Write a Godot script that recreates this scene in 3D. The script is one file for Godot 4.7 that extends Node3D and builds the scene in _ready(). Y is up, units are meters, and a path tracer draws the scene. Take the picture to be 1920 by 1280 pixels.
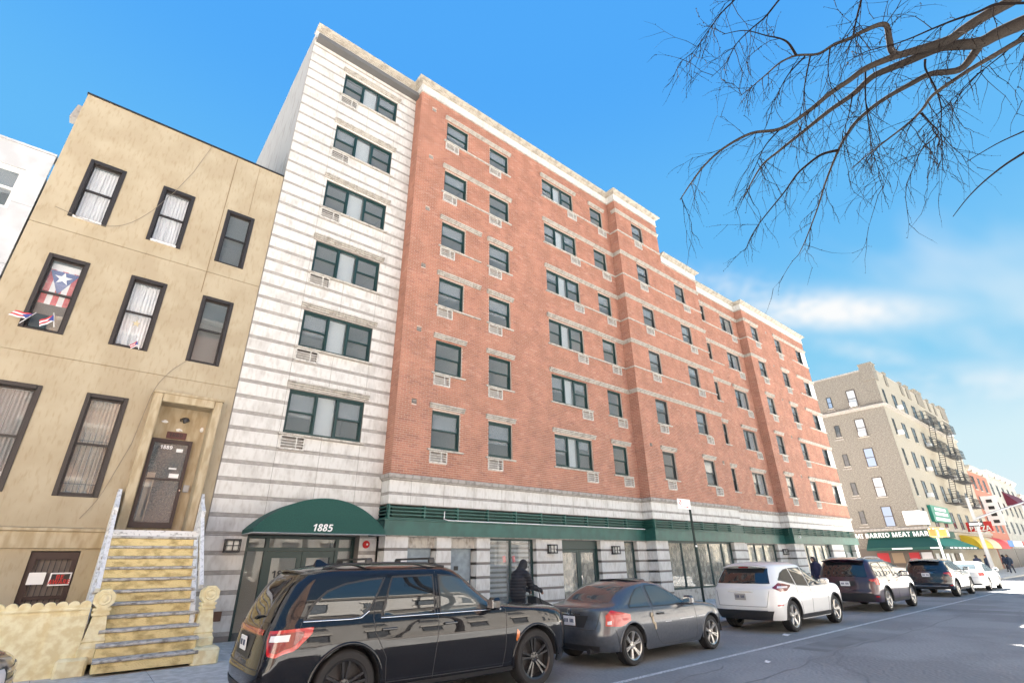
extends Node3D

# ---------- mesh builder: collects faces, commits as one mesh ----------
class MB:
	var v := PackedVector3Array()
	var n := PackedVector3Array()
	var c := PackedColorArray()
	var u := PackedVector2Array()
	var k := PackedInt32Array()
	var col := Color(1, 1, 1)

	func quad(a: Vector3, b: Vector3, d: Vector3, e: Vector3, uv := false) -> void:  # counter-clockwise seen from outside
		var nn := (d - a).cross(e - b).normalized()
		var i := v.size()
		v.append(a); v.append(b); v.append(d); v.append(e)
		for j in 4:
			n.append(nn); c.append(col)
		if uv:
			u.append(Vector2(0, 1)); u.append(Vector2(1, 1)); u.append(Vector2(1, 0)); u.append(Vector2(0, 0))
		else:
			for j in 4: u.append(Vector2.ZERO)
		k.append(i); k.append(i + 2); k.append(i + 1); k.append(i); k.append(i + 3); k.append(i + 2)

	func tri(a: Vector3, b: Vector3, d: Vector3) -> void:
		var nn := (b - a).cross(d - a).normalized()
		var i := v.size()
		v.append(a); v.append(b); v.append(d)
		for j in 3:
			n.append(nn); c.append(col); u.append(Vector2.ZERO)
		k.append(i); k.append(i + 2); k.append(i + 1)

	func quad_out(a: Vector3, b: Vector3, d: Vector3, e: Vector3, o: Vector3) -> void:
		if (d - a).cross(e - b).dot((a + b + d + e) * 0.25 - o) < 0: quad(e, d, b, a)
		else: quad(a, b, d, e)

	func tri_out(a: Vector3, b: Vector3, d: Vector3, o: Vector3) -> void:
		if (b - a).cross(d - a).dot((a + b + d) / 3.0 - o) < 0: tri(d, b, a)
		else: tri(a, b, d)

	func box(lo: Vector3, hi: Vector3) -> void:
		hexa([Vector3(lo.x, lo.y, lo.z), Vector3(hi.x, lo.y, lo.z), Vector3(hi.x, lo.y, hi.z), Vector3(lo.x, lo.y, hi.z), Vector3(lo.x, hi.y, lo.z), Vector3(hi.x, hi.y, lo.z), Vector3(hi.x, hi.y, hi.z), Vector3(lo.x, hi.y, hi.z)])

	func hexa(p: Array) -> void:  # bottom four, then the top four above them
		var o := Vector3.ZERO
		for q in p: o += q / 8.0
		quad_out(p[0], p[1], p[2], p[3], o); quad_out(p[4], p[5], p[6], p[7], o)
		for i in 4: quad_out(p[i], p[(i + 1) % 4], p[4 + (i + 1) % 4], p[4 + i], o)

	func cbox(lo: Vector3, hi: Vector3, ch: float) -> void:  # chamfered box
		var o := (lo + hi) * 0.5
		var h := (hi - lo) * 0.5
		ch = minf(ch, minf(h.x, minf(h.y, h.z)) * 0.9)
		var pt := func(s: Vector3, ax: int) -> Vector3:
			var q := h - Vector3(ch, ch, ch)
			q[ax] = h[ax]
			return o + q * s
		for ax in 3:
			var b := (ax + 1) % 3
			var d := (ax + 2) % 3
			for s in [-1.0, 1.0]:
				var q := []
				for t in [[-1.0, -1.0], [1.0, -1.0], [1.0, 1.0], [-1.0, 1.0]]:
					var w := Vector3.ZERO
					w[ax] = s; w[b] = t[0]; w[d] = t[1]
					q.append(pt.call(w, ax))
				quad_out(q[0], q[1], q[2], q[3], o)
			for s in [-1.0, 1.0]:
				for t in [-1.0, 1.0]:
					var w1 := Vector3.ZERO
					w1[b] = s; w1[d] = t; w1[ax] = -1.0
					var w2 := w1
					w2[ax] = 1.0
					quad_out(pt.call(w1, b), pt.call(w2, b), pt.call(w2, d), pt.call(w1, d), o)
		for sx in [-1.0, 1.0]:
			for sy in [-1.0, 1.0]:
				for sz in [-1.0, 1.0]:
					var w := Vector3(sx, sy, sz)
					tri_out(pt.call(w, 0), pt.call(w, 1), pt.call(w, 2), o)

	func bar(a: Vector3, b: Vector3, w: float, t: float, up := Vector3.UP) -> void:  # straight square bar
		var d := (b - a).normalized()
		var s := d.cross(up)
		s = (d.cross(Vector3.RIGHT) if s.length() < 0.01 else s).normalized() * w * 0.5
		var q := s.cross(d).normalized() * t * 0.5
		hexa([a - s - q, a + s - q, b + s - q, b - s - q, a - s + q, a + s + q, b + s + q, b - s + q])

	func tube(p: Array, r: Array, sides := 8, cap := true) -> void:
		var m := p.size()
		var up := Vector3(0.31, 0.9, 0.2).normalized()
		var base := v.size()
		for i in m:
			var d: Vector3 = (p[mini(i + 1, m - 1)] - p[maxi(i - 1, 0)]).normalized()
			var s := d.cross(up)
			if s.length() < 0.05: s = d.cross(Vector3.RIGHT)
			s = s.normalized()
			var q := s.cross(d).normalized()
			up = q
			for j in sides:
				var a := TAU * j / sides
				var nn := s * cos(a) + q * sin(a)
				v.append(p[i] + nn * r[i]); n.append(nn); c.append(col); u.append(Vector2.ZERO)
		for i in m - 1:
			for j in sides:
				var a := base + i * sides + j
				var b := base + i * sides + (j + 1) % sides
				k.append_array(PackedInt32Array([a, b, b + sides, a, b + sides, a + sides]))
		if cap:
			for i in [0, m - 1]:
				for j in range(1, sides - 1):
					tri_out(v[base + i * sides], v[base + i * sides + j], v[base + i * sides + j + 1], p[1 if i == 0 else m - 2])

	func lathe(prof: Array, xf: Transform3D, seg := 24, a0 := 0.0, a1 := TAU) -> void:  # profile of (radius, height) along local y
		for i in prof.size() - 1:
			var p: Vector2 = prof[i]
			var q: Vector2 = prof[i + 1]
			var t := Vector2(q.y - p.y, p.x - q.x).normalized()
			var base := v.size()
			for j in seg + 1:
				var a := a0 + (a1 - a0) * j / seg
				var e := Vector3(cos(a), 0, sin(a))
				var nn := (xf.basis * (e * t.x + Vector3.UP * t.y)).normalized()
				v.append(xf * (e * p.x + Vector3.UP * p.y)); v.append(xf * (e * q.x + Vector3.UP * q.y))
				for w in 2:
					n.append(nn); c.append(col); u.append(Vector2.ZERO)
			for j in seg:
				var b := base + j * 2
				k.append_array(PackedInt32Array([b, b + 2, b + 3, b, b + 3, b + 1]))

	func prism(poly: PackedVector2Array, z0: float, z1: float, xf := Transform3D()) -> void:
		var t := Geometry2D.triangulate_polygon(poly)
		for i in range(0, t.size(), 3):
			var a := poly[t[i]]
			var b := poly[t[i + 1]]
			var d := poly[t[i + 2]]
			if (b - a).cross(d - a) < 0:
				var w := b
				b = d
				d = w
			tri(xf * Vector3(a.x, a.y, z1), xf * Vector3(b.x, b.y, z1), xf * Vector3(d.x, d.y, z1))
			tri(xf * Vector3(d.x, d.y, z0), xf * Vector3(b.x, b.y, z0), xf * Vector3(a.x, a.y, z0))
		var cw := Geometry2D.is_polygon_clockwise(poly)
		for i in poly.size():
			var a := poly[i]
			var b := poly[(i + 1) % poly.size()]
			if cw:
				var w := a
				a = b
				b = w
			quad(xf * Vector3(a.x, a.y, z0), xf * Vector3(b.x, b.y, z0), xf * Vector3(b.x, b.y, z1), xf * Vector3(a.x, a.y, z1))

	func grid(rows: Array, flip := false) -> void:  # smooth sheet of rows of points
		var base := v.size()
		var nr := rows.size()
		var nc: int = rows[0].size()
		for i in nr:
			for j in nc:
				var du: Vector3 = rows[i][mini(j + 1, nc - 1)] - rows[i][maxi(j - 1, 0)]
				var dv: Vector3 = rows[mini(i + 1, nr - 1)][j] - rows[maxi(i - 1, 0)][j]
				var nn := du.cross(dv)
				if nn.length() < 1e-9: nn = Vector3.UP
				nn = nn.normalized()
				v.append(rows[i][j]); n.append(-nn if flip else nn); c.append(col); u.append(Vector2(float(j) / (nc - 1), 1.0 - float(i) / (nr - 1)))
		for i in nr - 1:
			for j in nc - 1:
				var a := base + i * nc + j
				if flip: k.append_array(PackedInt32Array([a, a + 1, a + nc + 1, a, a + nc + 1, a + nc]))
				else: k.append_array(PackedInt32Array([a, a + nc + 1, a + 1, a, a + nc, a + nc + 1]))

	func sweep(prof: Array, path: Array) -> void:  # profile of (out, y) along a plan path of (x, z); outside is to the +z of a path that runs +x
		var m := path.size()
		var off := []
		for i in m:
			var d0: Vector2 = (path[i] - path[maxi(i - 1, 0)]).normalized()
			var d1: Vector2 = (path[mini(i + 1, m - 1)] - path[i]).normalized()
			if i == 0: d0 = d1
			if i == m - 1: d1 = d0
			var n0 := Vector2(-d0.y, d0.x)
			var n1 := Vector2(-d1.y, d1.x)
			var s := (n0 + n1).normalized()
			off.append(s / maxf(0.2, s.dot(n1)))
		var at := func(i: int, j: int) -> Vector3:
			var q: Vector2 = path[i] + off[i] * prof[j].x
			return Vector3(q.x, prof[j].y, q.y)
		for i in m - 1:
			for j in prof.size() - 1:
				quad(at.call(i, j), at.call(i + 1, j), at.call(i + 1, j + 1), at.call(i, j + 1))
		var poly := PackedVector2Array(prof)
		var t := Geometry2D.triangulate_polygon(poly)
		for i in [0, m - 1]:
			var inward: Vector2 = (path[1] - path[0]) if i == 0 else (path[m - 2] - path[m - 1])
			for w in range(0, t.size(), 3):
				var a: Vector3 = at.call(i, t[w])
				tri_out(a, at.call(i, t[w + 1]), at.call(i, t[w + 2]), a + Vector3(inward.x, 0, inward.y))

	func mesh() -> ArrayMesh:
		var a := []
		a.resize(Mesh.ARRAY_MAX)
		a[Mesh.ARRAY_VERTEX] = v
		a[Mesh.ARRAY_NORMAL] = n
		a[Mesh.ARRAY_COLOR] = c
		a[Mesh.ARRAY_TEX_UV] = u
		a[Mesh.ARRAY_INDEX] = k
		var m := ArrayMesh.new()
		m.add_surface_from_arrays(Mesh.PRIMITIVE_TRIANGLES, a)
		return m

# ---------- nodes ----------
var used := {}
var cache := {}
var rng := RandomNumberGenerator.new()

func numbered(called: String) -> String:
	used[called] = used.get(called, -1) + 1
	return called if used[called] == 0 else "%s_%03d" % [called, used[called]]

func part(called: String, mesh: Mesh, m: Material, parent: Node3D, at := Vector3.ZERO) -> MeshInstance3D:
	var o := MeshInstance3D.new()
	o.name = called
	o.mesh = mesh
	o.material_override = m
	o.position = at
	parent.add_child(o, true)
	return o

func put(called: String, b: MB, m: Material, parent: Node3D, at := Vector3.ZERO) -> MeshInstance3D:
	return part(called, b.mesh(), m, parent, at)

func thing(called: String, label: String, category: String, at := Vector3.ZERO, turn := 0.0, group := "") -> Node3D:
	var o := Node3D.new()
	o.name = numbered(called)
	add_child(o)
	o.position = at
	o.rotation.y = turn
	o.set_meta("label", label)
	o.set_meta("category", category)
	if group: o.set_meta("group", group)
	return o

func structure(called: String, b: MB, m: Material) -> MeshInstance3D:
	var o := MeshInstance3D.new()
	o.name = numbered(called)
	o.mesh = b.mesh()
	o.material_override = m
	add_child(o)
	o.set_meta("kind", "structure")
	return o

func box_mesh(size: Vector3, ch := 0.006) -> Mesh:  # origin at its lower left back corner, shared between alike pieces
	var key := "b%.3f,%.3f,%.3f,%.3f" % [size.x, size.y, size.z, ch]
	if not cache.has(key):
		var b := MB.new()
		if ch > 0: b.cbox(Vector3.ZERO, size, ch)
		else: b.box(Vector3.ZERO, size)
		cache[key] = b.mesh()
	return cache[key]

func pane_mesh(w: float, h: float) -> Mesh:
	return box_mesh(Vector3(w, h, 0.006), 0.0)

func text(s: String, size: float, m: Material, parent: Node3D, at: Vector3, turn := Vector3.ZERO, squeeze := 1.0, bold := true, called := "lettering") -> MeshInstance3D:
	var t := TextMesh.new()
	t.text = s
	var f := SystemFont.new()
	f.font_names = PackedStringArray(["Droid Sans"])
	f.font_weight = 700 if bold else 400
	t.font = f
	t.font_size = 64
	t.pixel_size = size / 46.0
	t.depth = 0.008
	var o := part(called, t, m, parent, at)
	o.rotation = turn
	o.scale.x = squeeze
	return o

# ---------- materials; colours here are linear real-world base colours ----------
func noise(seed_: int, freq: float, lo: Color, hi: Color, oct := 4, kind := FastNoiseLite.TYPE_SIMPLEX_SMOOTH, a := 0.3, b := 0.7, size := 512) -> NoiseTexture2D:
	var f := FastNoiseLite.new()
	f.seed = seed_
	f.frequency = freq
	f.noise_type = kind
	f.fractal_octaves = oct
	var t := NoiseTexture2D.new()
	t.width = size
	t.height = size
	t.seamless = true
	t.noise = f
	var g := Gradient.new()
	g.offsets = PackedFloat32Array([a, b])
	g.colors = PackedColorArray([lo, hi])
	t.color_ramp = g
	return t

func mat(c: Color, rough := 0.8, o := {}) -> StandardMaterial3D:
	var m := StandardMaterial3D.new()
	var s := c.linear_to_srgb()
	s.a = c.a
	m.albedo_color = s
	m.roughness = rough
	m.metallic = o.get("metal", 0.0)
	m.metallic_specular = o.get("spec", 0.5)
	if o.has("tex"):
		m.albedo_texture = o.tex
		m.uv1_triplanar = o.get("tri", true)
		m.uv1_world_triplanar = o.get("tri", true)
		m.uv1_scale = o.get("scale", Vector3.ONE)
	if o.has("detail"):
		m.detail_enabled = true
		m.detail_blend_mode = BaseMaterial3D.BLEND_MODE_MUL
		m.detail_albedo = o.detail
		m.detail_uv_layer = BaseMaterial3D.DETAIL_UV_2
		m.uv2_triplanar = true
		m.uv2_world_triplanar = true
		m.uv2_scale = o.get("scale2", Vector3.ONE)
	if o.has("bump"):
		m.heightmap_enabled = true
		m.heightmap_texture = o.bump
		m.heightmap_scale = o.get("bump_cm", 0.3)
		if not o.has("tex"):
			m.uv1_triplanar = true
			m.uv1_world_triplanar = true
			m.uv1_scale = o.get("scale", Vector3.ONE)
	if o.has("coat"):
		m.clearcoat_enabled = true
		m.clearcoat = o.coat
		m.clearcoat_roughness = o.get("coat_rough", 0.03)
	if c.a < 1.0: m.transparency = BaseMaterial3D.TRANSPARENCY_ALPHA
	if o.get("vc", false): m.vertex_color_use_as_albedo = true
	if o.has("glow"):
		m.emission_enabled = true
		m.emission = o.glow
		m.emission_energy_multiplier = o.get("glow_power", 1.0)
	return m

var MT := {}

func make_materials() -> void:
	var g := func(x: float) -> Color: return Color(x, x, x)
	var blotch := noise(3, 0.012, g.call(0.90), g.call(1.0), 5)
	var fine := noise(5, 0.06, g.call(0.86), g.call(1.0), 4)
	var grime := noise(8, 0.014, Color(0.80, 0.79, 0.78), g.call(1.0), 5, FastNoiseLite.TYPE_SIMPLEX_SMOOTH, 0.12, 0.5)
	var streak := noise(9, 0.02, Color(0.84, 0.82, 0.80), g.call(1.0), 4, FastNoiseLite.TYPE_SIMPLEX_SMOOTH, 0.08, 0.42)
	var rough := noise(11, 0.09, g.call(0.0), g.call(1.0), 4)
	var speck := noise(13, 0.25, g.call(0.86), g.call(1.0), 2)
	MT.brick = mat(Color(1, 1, 1), 0.85, {"vc": true, "tex": blotch, "scale": Vector3(0.16, 0.16, 0.16), "detail": fine, "scale2": Vector3(1.5, 1.5, 1.5)})
	MT.mortar = mat(Color(0.62, 0.50, 0.43), 0.95, {"tex": fine})
	MT.stone = mat(Color(0.62, 0.61, 0.585), 0.7, {"tex": noise(15, 0.010, Color(0.92, 0.915, 0.91), g.call(1.0), 6, FastNoiseLite.TYPE_SIMPLEX_SMOOTH, 0.1, 0.5), "scale": Vector3(0.3, 0.2, 0.3), "detail": noise(16, 0.02, Color(0.93, 0.92, 0.91), g.call(1.0), 5, FastNoiseLite.TYPE_SIMPLEX_SMOOTH, 0.1, 0.5), "scale2": Vector3(0.8, 0.25, 0.8)})
	MT.stone_band = mat(Color(0.44, 0.415, 0.385), 0.8, {"tex": blotch, "scale": Vector3(0.5, 0.5, 0.5), "detail": speck, "scale2": Vector3(2, 2, 2)})
	MT.joint = mat(Color(0.20, 0.18, 0.165), 0.95)
	MT.trim = mat(Color(0.48, 0.455, 0.41), 0.75, {"tex": grime, "scale": Vector3(0.5, 0.5, 0.5), "detail": streak, "scale2": Vector3(1.4, 0.2, 1.4)})
	MT.cornice = mat(Color(0.40, 0.375, 0.325), 0.75, {"tex": grime, "scale": Vector3(0.4, 0.4, 0.4), "detail": streak, "scale2": Vector3(1.2, 0.3, 1.2)})
	MT.ledge = mat(Color(0.36, 0.34, 0.315), 0.85, {"tex": grime, "scale": Vector3(0.6, 0.6, 0.6)})
	MT.side_wall = mat(Color(0.34, 0.33, 0.315), 0.85, {"tex": streak, "scale": Vector3(0.3, 0.06, 0.3)})
	MT.roofing = mat(Color(0.12, 0.12, 0.12), 0.9)
	MT.green = mat(Color(0.018, 0.10, 0.082), 0.45, {"tex": blotch, "scale": Vector3(0.3, 0.3, 0.3)})
	MT.green_frame = mat(Color(0.013, 0.040, 0.038), 0.4)
	MT.canvas = mat(Color(0.008, 0.075, 0.060), 0.75, {"tex": fine, "scale": Vector3(1, 1, 1)})
	MT.black = mat(Color(0.02, 0.02, 0.021), 0.5)
	MT.iron = mat(Color(0.03, 0.03, 0.033), 0.55, {"tex": fine})
	MT.frame_dark = mat(Color(0.028, 0.034, 0.036), 0.4)
	MT.glass = mat(Color(0.55, 0.62, 0.64, 0.10), 0.02, {"spec": 0.36})
	MT.room = mat(Color(0.40, 0.385, 0.36), 0.9)
	MT.plastic = mat(Color(0.045, 0.045, 0.047), 0.7)
	MT.fins = mat(Color(0.11, 0.11, 0.11), 0.6)
	MT.shade_mid = mat(Color(0.15, 0.165, 0.18), 0.9)
	MT.shade_warm = mat(Color(0.16, 0.155, 0.135), 0.9)
	MT.blind = mat(Color(0.42, 0.45, 0.46), 0.85)
	MT.white_metal = mat(Color(0.60, 0.585, 0.55), 0.5, {"tex": grime, "scale": Vector3(1.2, 1.2, 1.2)})
	MT.paper = mat(Color(0.42, 0.37, 0.27), 0.85, {"tex": noise(31, 0.01, Color(0.72, 0.72, 0.70), Color(1, 1, 1), 4), "scale": Vector3(0.8, 0.5, 0.8), "bump": noise(33, 0.02, g.call(0.0), g.call(1.0), 4), "bump_cm": 3.0})
	MT.grey_door = mat(Color(0.26, 0.32, 0.36), 0.5, {"tex": blotch, "scale": Vector3(0.5, 0.5, 0.5)})
	MT.stucco = mat(Color(0.41, 0.348, 0.245), 0.9, {"tex": noise(41, 0.006, Color(0.955, 0.945, 0.93), Color(1, 1, 1), 6), "scale": Vector3(0.25, 0.2, 0.25), "detail": noise(43, 0.03, Color(0.94, 0.925, 0.90), Color(1, 1, 1), 6, FastNoiseLite.TYPE_SIMPLEX_SMOOTH, 0.1, 0.4), "scale2": Vector3(0.7, 0.16, 0.7)})
	MT.stucco_smooth = mat(Color(0.45, 0.375, 0.255), 0.9, {"tex": noise(45, 0.02, Color(0.90, 0.88, 0.84), Color(1, 1, 1), 5), "scale": Vector3(0.5, 0.14, 0.5)})
	MT.yellow = mat(Color(0.86, 0.79, 0.53), 0.75, {"tex": noise(47, 0.016, Color(0.93, 0.90, 0.84), Color(1, 1, 1), 5), "scale": Vector3(0.6, 0.6, 0.6), "bump": rough, "bump_cm": 0.06})
	MT.tread = mat(Color(0.56, 0.54, 0.50), 0.85, {"tex": noise(49, 0.02, Color(0.68, 0.66, 0.63), Color(1, 1, 1), 5, FastNoiseLite.TYPE_SIMPLEX_SMOOTH, 0.2, 0.6), "scale": Vector3(0.6, 0.6, 0.6), "bump": rough, "bump_cm": 0.5})
	MT.chipped = mat(Color(0.78, 0.65, 0.33), 0.8, {"tex": noise(51, 0.012, Color(0.74, 0.70, 0.64), Color(1, 1, 1), 6, FastNoiseLite.TYPE_SIMPLEX_SMOOTH, 0.0, 0.55), "scale": Vector3(0.5, 0.9, 0.5), "bump": rough, "bump_cm": 0.4})
	MT.chip_white = mat(Color(0.75, 0.75, 0.74), 0.7, {"tex": noise(53, 0.02, Color(0.74, 0.74, 0.74), Color(1, 1, 1), 5, FastNoiseLite.TYPE_SIMPLEX_SMOOTH, 0.15, 0.4), "scale": Vector3(1, 1, 1)})
	MT.old_frame = mat(Color(0.032, 0.027, 0.025), 0.45, {"tex": fine})
	MT.brown_frame = mat(Color(0.035, 0.018, 0.016), 0.45)
	MT.curtain = mat(Color(0.68, 0.68, 0.70), 0.9)
	MT.curtain_warm = mat(Color(0.34, 0.26, 0.18), 0.9)
	MT.curtain_grey = mat(Color(0.20, 0.17, 0.15), 0.9)
	MT.red = mat(Color(0.55, 0.02, 0.02), 0.4)
	MT.red_cloth = mat(Color(0.50, 0.05, 0.06), 0.85)
	MT.blue_cloth = mat(Color(0.05, 0.07, 0.24), 0.85)
	MT.white_paint = mat(Color(0.80, 0.80, 0.79), 0.5)
	MT.sign_white = mat(Color(0.82, 0.82, 0.82), 0.35)
	MT.modern = mat(Color(0.55, 0.56, 0.575), 0.6, {"tex": blotch, "scale": Vector3(0.15, 0.15, 0.15)})
	MT.asphalt = mat(Color(0.37, 0.37, 0.365), 0.9, {"tex": noise(61, 0.006, Color(0.90, 0.90, 0.90), Color(1, 1, 1), 5), "scale": Vector3(0.09, 0.09, 0.09), "detail": noise(63, 0.3, Color(0.80, 0.80, 0.80), Color(1, 1, 1), 2), "scale2": Vector3(1.1, 1.1, 1.1), "bump": noise(65, 0.28, g.call(0.0), g.call(1.0), 2), "bump_cm": 0.5})
	MT.sidewalk = mat(Color(0.70, 0.68, 0.65), 0.9, {"tex": noise(67, 0.02, Color(0.90, 0.90, 0.89), Color(1, 1, 1), 5), "scale": Vector3(0.4, 0.4, 0.4), "detail": speck, "scale2": Vector3(1.5, 1.5, 1.5)})
	MT.kerb = mat(Color(0.36, 0.355, 0.345), 0.85, {"tex": speck, "scale": Vector3(1, 1, 1)})
	MT.road_line = mat(Color(0.70, 0.70, 0.69), 0.8, {"tex": noise(69, 0.06, Color(0.48, 0.48, 0.48), Color(1, 1, 1), 4, FastNoiseLite.TYPE_SIMPLEX_SMOOTH, 0.3, 0.45), "scale": Vector3(0.8, 0.8, 0.8)})
	MT.ground = mat(Color(0.17, 0.165, 0.16), 0.95, {"tex": blotch, "scale": Vector3(0.02, 0.02, 0.02)})
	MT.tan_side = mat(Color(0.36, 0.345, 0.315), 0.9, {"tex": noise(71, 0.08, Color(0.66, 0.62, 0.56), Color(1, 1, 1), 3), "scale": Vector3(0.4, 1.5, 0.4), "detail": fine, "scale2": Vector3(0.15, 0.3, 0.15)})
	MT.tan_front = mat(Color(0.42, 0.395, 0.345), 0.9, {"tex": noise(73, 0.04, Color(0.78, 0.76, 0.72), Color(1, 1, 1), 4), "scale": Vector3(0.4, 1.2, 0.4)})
	MT.red_brick = mat(Color(0.42, 0.17, 0.12), 0.9, {"tex": fine, "scale": Vector3(0.4, 1.0, 0.4)})
	MT.brown_brick = mat(Color(0.26, 0.15, 0.105), 0.9, {"tex": noise(75, 0.06, Color(0.68, 0.68, 0.68), Color(1, 1, 1), 3), "scale": Vector3(0.4, 1.5, 0.4)})
	MT.grey_wall = mat(Color(0.42, 0.41, 0.37), 0.9, {"tex": blotch, "scale": Vector3(0.15, 0.15, 0.15)})
	MT.bark = mat(Color(0.05, 0.045, 0.042), 1.0, {"spec": 0.08, "tex": noise(77, 0.05, Color(0.72, 0.71, 0.70), Color(1, 1, 1), 4), "scale": Vector3(2.5, 2.5, 2.5)})
	MT.twig = mat(Color(0.012, 0.010, 0.010), 1.0, {"spec": 0.05})
	MT.grey_metal = mat(Color(0.36, 0.37, 0.38), 0.45, {"metal": 0.3})
	MT.rubber = mat(Color(0.022, 0.022, 0.023), 0.8, {"tex": fine, "scale": Vector3(3, 3, 3)})
	MT.shop_wood = mat(Color(0.14, 0.115, 0.095), 0.6, {"tex": fine})
	MT.chrome = mat(Color(0.75, 0.75, 0.76), 0.12, {"metal": 1.0})

func holes_grid(x0: float, x1: float, y0: float, y1: float, holes: Array) -> Array:  # a rectangle minus rectangles, as rectangles
	var ys := [y0, y1]
	for h in holes:
		for yy in [h.position.y, h.end.y]:
			if yy > y0 + 0.004 and yy < y1 - 0.004 and h.position.x < x1 and h.end.x > x0: ys.append(yy)
	ys.sort()
	var res := []
	for i in ys.size() - 1:
		if ys[i + 1] - ys[i] < 0.002: continue
		var ym: float = (ys[i] + ys[i + 1]) * 0.5
		var spans := [[x0, x1]]
		for h in holes:
			if ym < h.position.y or ym > h.end.y: continue
			var nx := []
			for s in spans:
				if h.end.x <= s[0] or h.position.x >= s[1]:
					nx.append(s)
					continue
				if h.position.x > s[0] + 0.002: nx.append([s[0], h.position.x])
				if h.end.x < s[1] - 0.002: nx.append([h.end.x, s[1]])
			spans = nx
		for s in spans: res.append(Rect2(s[0], ys[i], s[1] - s[0], ys[i + 1] - ys[i]))
	return res

const EXPOSURE := 17.5

func _ready() -> void:
	rng.seed = 7
	var cam := Camera3D.new()
	cam.name = "camera"
	add_child(cam)
	cam.position = Vector3(0, 1.75, 0)
	cam.basis = Basis(Vector3.UP, deg_to_rad(-39.723)) * Basis(Vector3.RIGHT, deg_to_rad(24.123)) * Basis(Vector3.BACK, deg_to_rad(-0.938))
	cam.fov = 69.21
	cam.near = 0.05
	cam.far = 1500
	cam.current = true
	var env := Environment.new()
	env.background_mode = Environment.BG_SKY
	env.sky = Sky.new()
	var pano := PanoramaSkyMaterial.new()
	pano.panorama = sky_picture()
	env.sky.sky_material = pano
	env.background_energy_multiplier = 1.0 / EXPOSURE
	env.tonemap_mode = Environment.TONE_MAPPER_LINEAR
	env.tonemap_exposure = EXPOSURE
	env.sdfgi_enabled = true
	env.ssao_enabled = true
	env.ssil_enabled = true
	var we := WorldEnvironment.new()
	we.name = "environment"
	we.environment = env
	add_child(we)
	var sun := DirectionalLight3D.new()
	sun.name = "sun"
	sun.light_color = Color(1.0, 0.975, 0.94)
	sun.light_energy = 1.6
	sun.light_angular_distance = 0.5
	sun.shadow_enabled = true
	add_child(sun)
	sun.look_at_from_position(Vector3(0.36, 1.0, -0.58) * 50.0, Vector3.ZERO)
	make_materials()
	build_ground()
	build_apartments()
	build_rest()

# air and thin cloud only: blue overhead, paling to the horizon, with soft cirrus
func sky_picture() -> ImageTexture:
	var w := 1024
	var h := 512
	var im := Image.create(w, h, false, Image.FORMAT_RGBAF)
	var f := FastNoiseLite.new()
	f.seed = 21
	f.frequency = 1.0
	f.fractal_octaves = 5
	f.noise_type = FastNoiseLite.TYPE_SIMPLEX_SMOOTH
	var stops := [[0.0, Color(0.84, 0.93, 0.96)], [0.15, Color(0.68, 0.88, 0.95)], [0.30, Color(0.26, 0.64, 0.91)], [0.55, Color(0.135, 0.50, 0.94)], [0.8, Color(0.085, 0.405, 0.95)], [1.0, Color(0.075, 0.38, 0.94)]]
	for j in h:
		var th := PI * (j + 0.5) / h
		var e := cos(th)
		var base := Color(0.20, 0.20, 0.20)
		if e > 0:
			for s in stops.size() - 1:
				if e >= stops[s][0]: base = stops[s][1].lerp(stops[s + 1][1], smoothstep(stops[s][0], stops[s + 1][0], e))
		for i in w:
			var c := base
			if e > 0:
				var a := (float(i) + 0.5) / w * TAU - PI
				var d := Vector3(-sin(a) * sin(th), e, cos(a) * sin(th))
				a = atan2(d.x, -d.z)
				var q := Vector2(d.x, d.z) / (e + 0.22)
				var n := f.get_noise_2d(q.x * 0.55 + 0.25 * q.y + 3.0, q.y * 1.5 - 0.3 * q.x) * 0.5 + 0.5
				var cover := smoothstep(0.54, 0.86, n) * smoothstep(0.02, 0.2, e) * (1.0 - smoothstep(0.42, 0.62, e)) * 0.45
				# long thin cirrus banks, spread round the sky: [heading, height, half length, half depth, strength]
				for bank in [[1.31, 0.385, 0.19, 0.024, 1.0], [1.19, 0.448, 0.13, 0.022, 0.55], [1.44, 0.235, 0.24, 0.024, 0.55], [1.36, 0.30, 0.10, 0.016, 0.35], [-0.9, 0.30, 0.4, 0.05, 0.7], [2.4, 0.36, 0.5, 0.06, 0.8], [-2.3, 0.28, 0.45, 0.05, 0.8], [3.0, 0.2, 0.4, 0.04, 0.7]]:
					var da: float = wrapf(a - bank[0], -PI, PI) / bank[2]
					var de: float = (e - bank[1] + 0.05 * da) / bank[3]
					if absf(da) < 2.2 and absf(de) < 3.5: cover = maxf(cover, bank[4] * exp(-da * da * 1.6 - de * de * 0.7) * smoothstep(0.15, 0.75, n + 0.18 * f.get_noise_2d(a * 30.0, e * 60.0)) * 1.3)
				cover = clampf(cover, 0.0, 1.0)
				c = base.lerp(Color(0.97, 0.985, 0.99), cover)
			im.set_pixel(i, j, Color(c.r, c.g, c.b, 1))
	return ImageTexture.create_from_image(im)

# ---------- the setting ----------
const SILL := [5.17, 7.79, 10.40, 13.0, 15.65, 18.42]
const HEAD := [6.44, 9.01, 11.60, 14.17, 16.82, 19.57]

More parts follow.
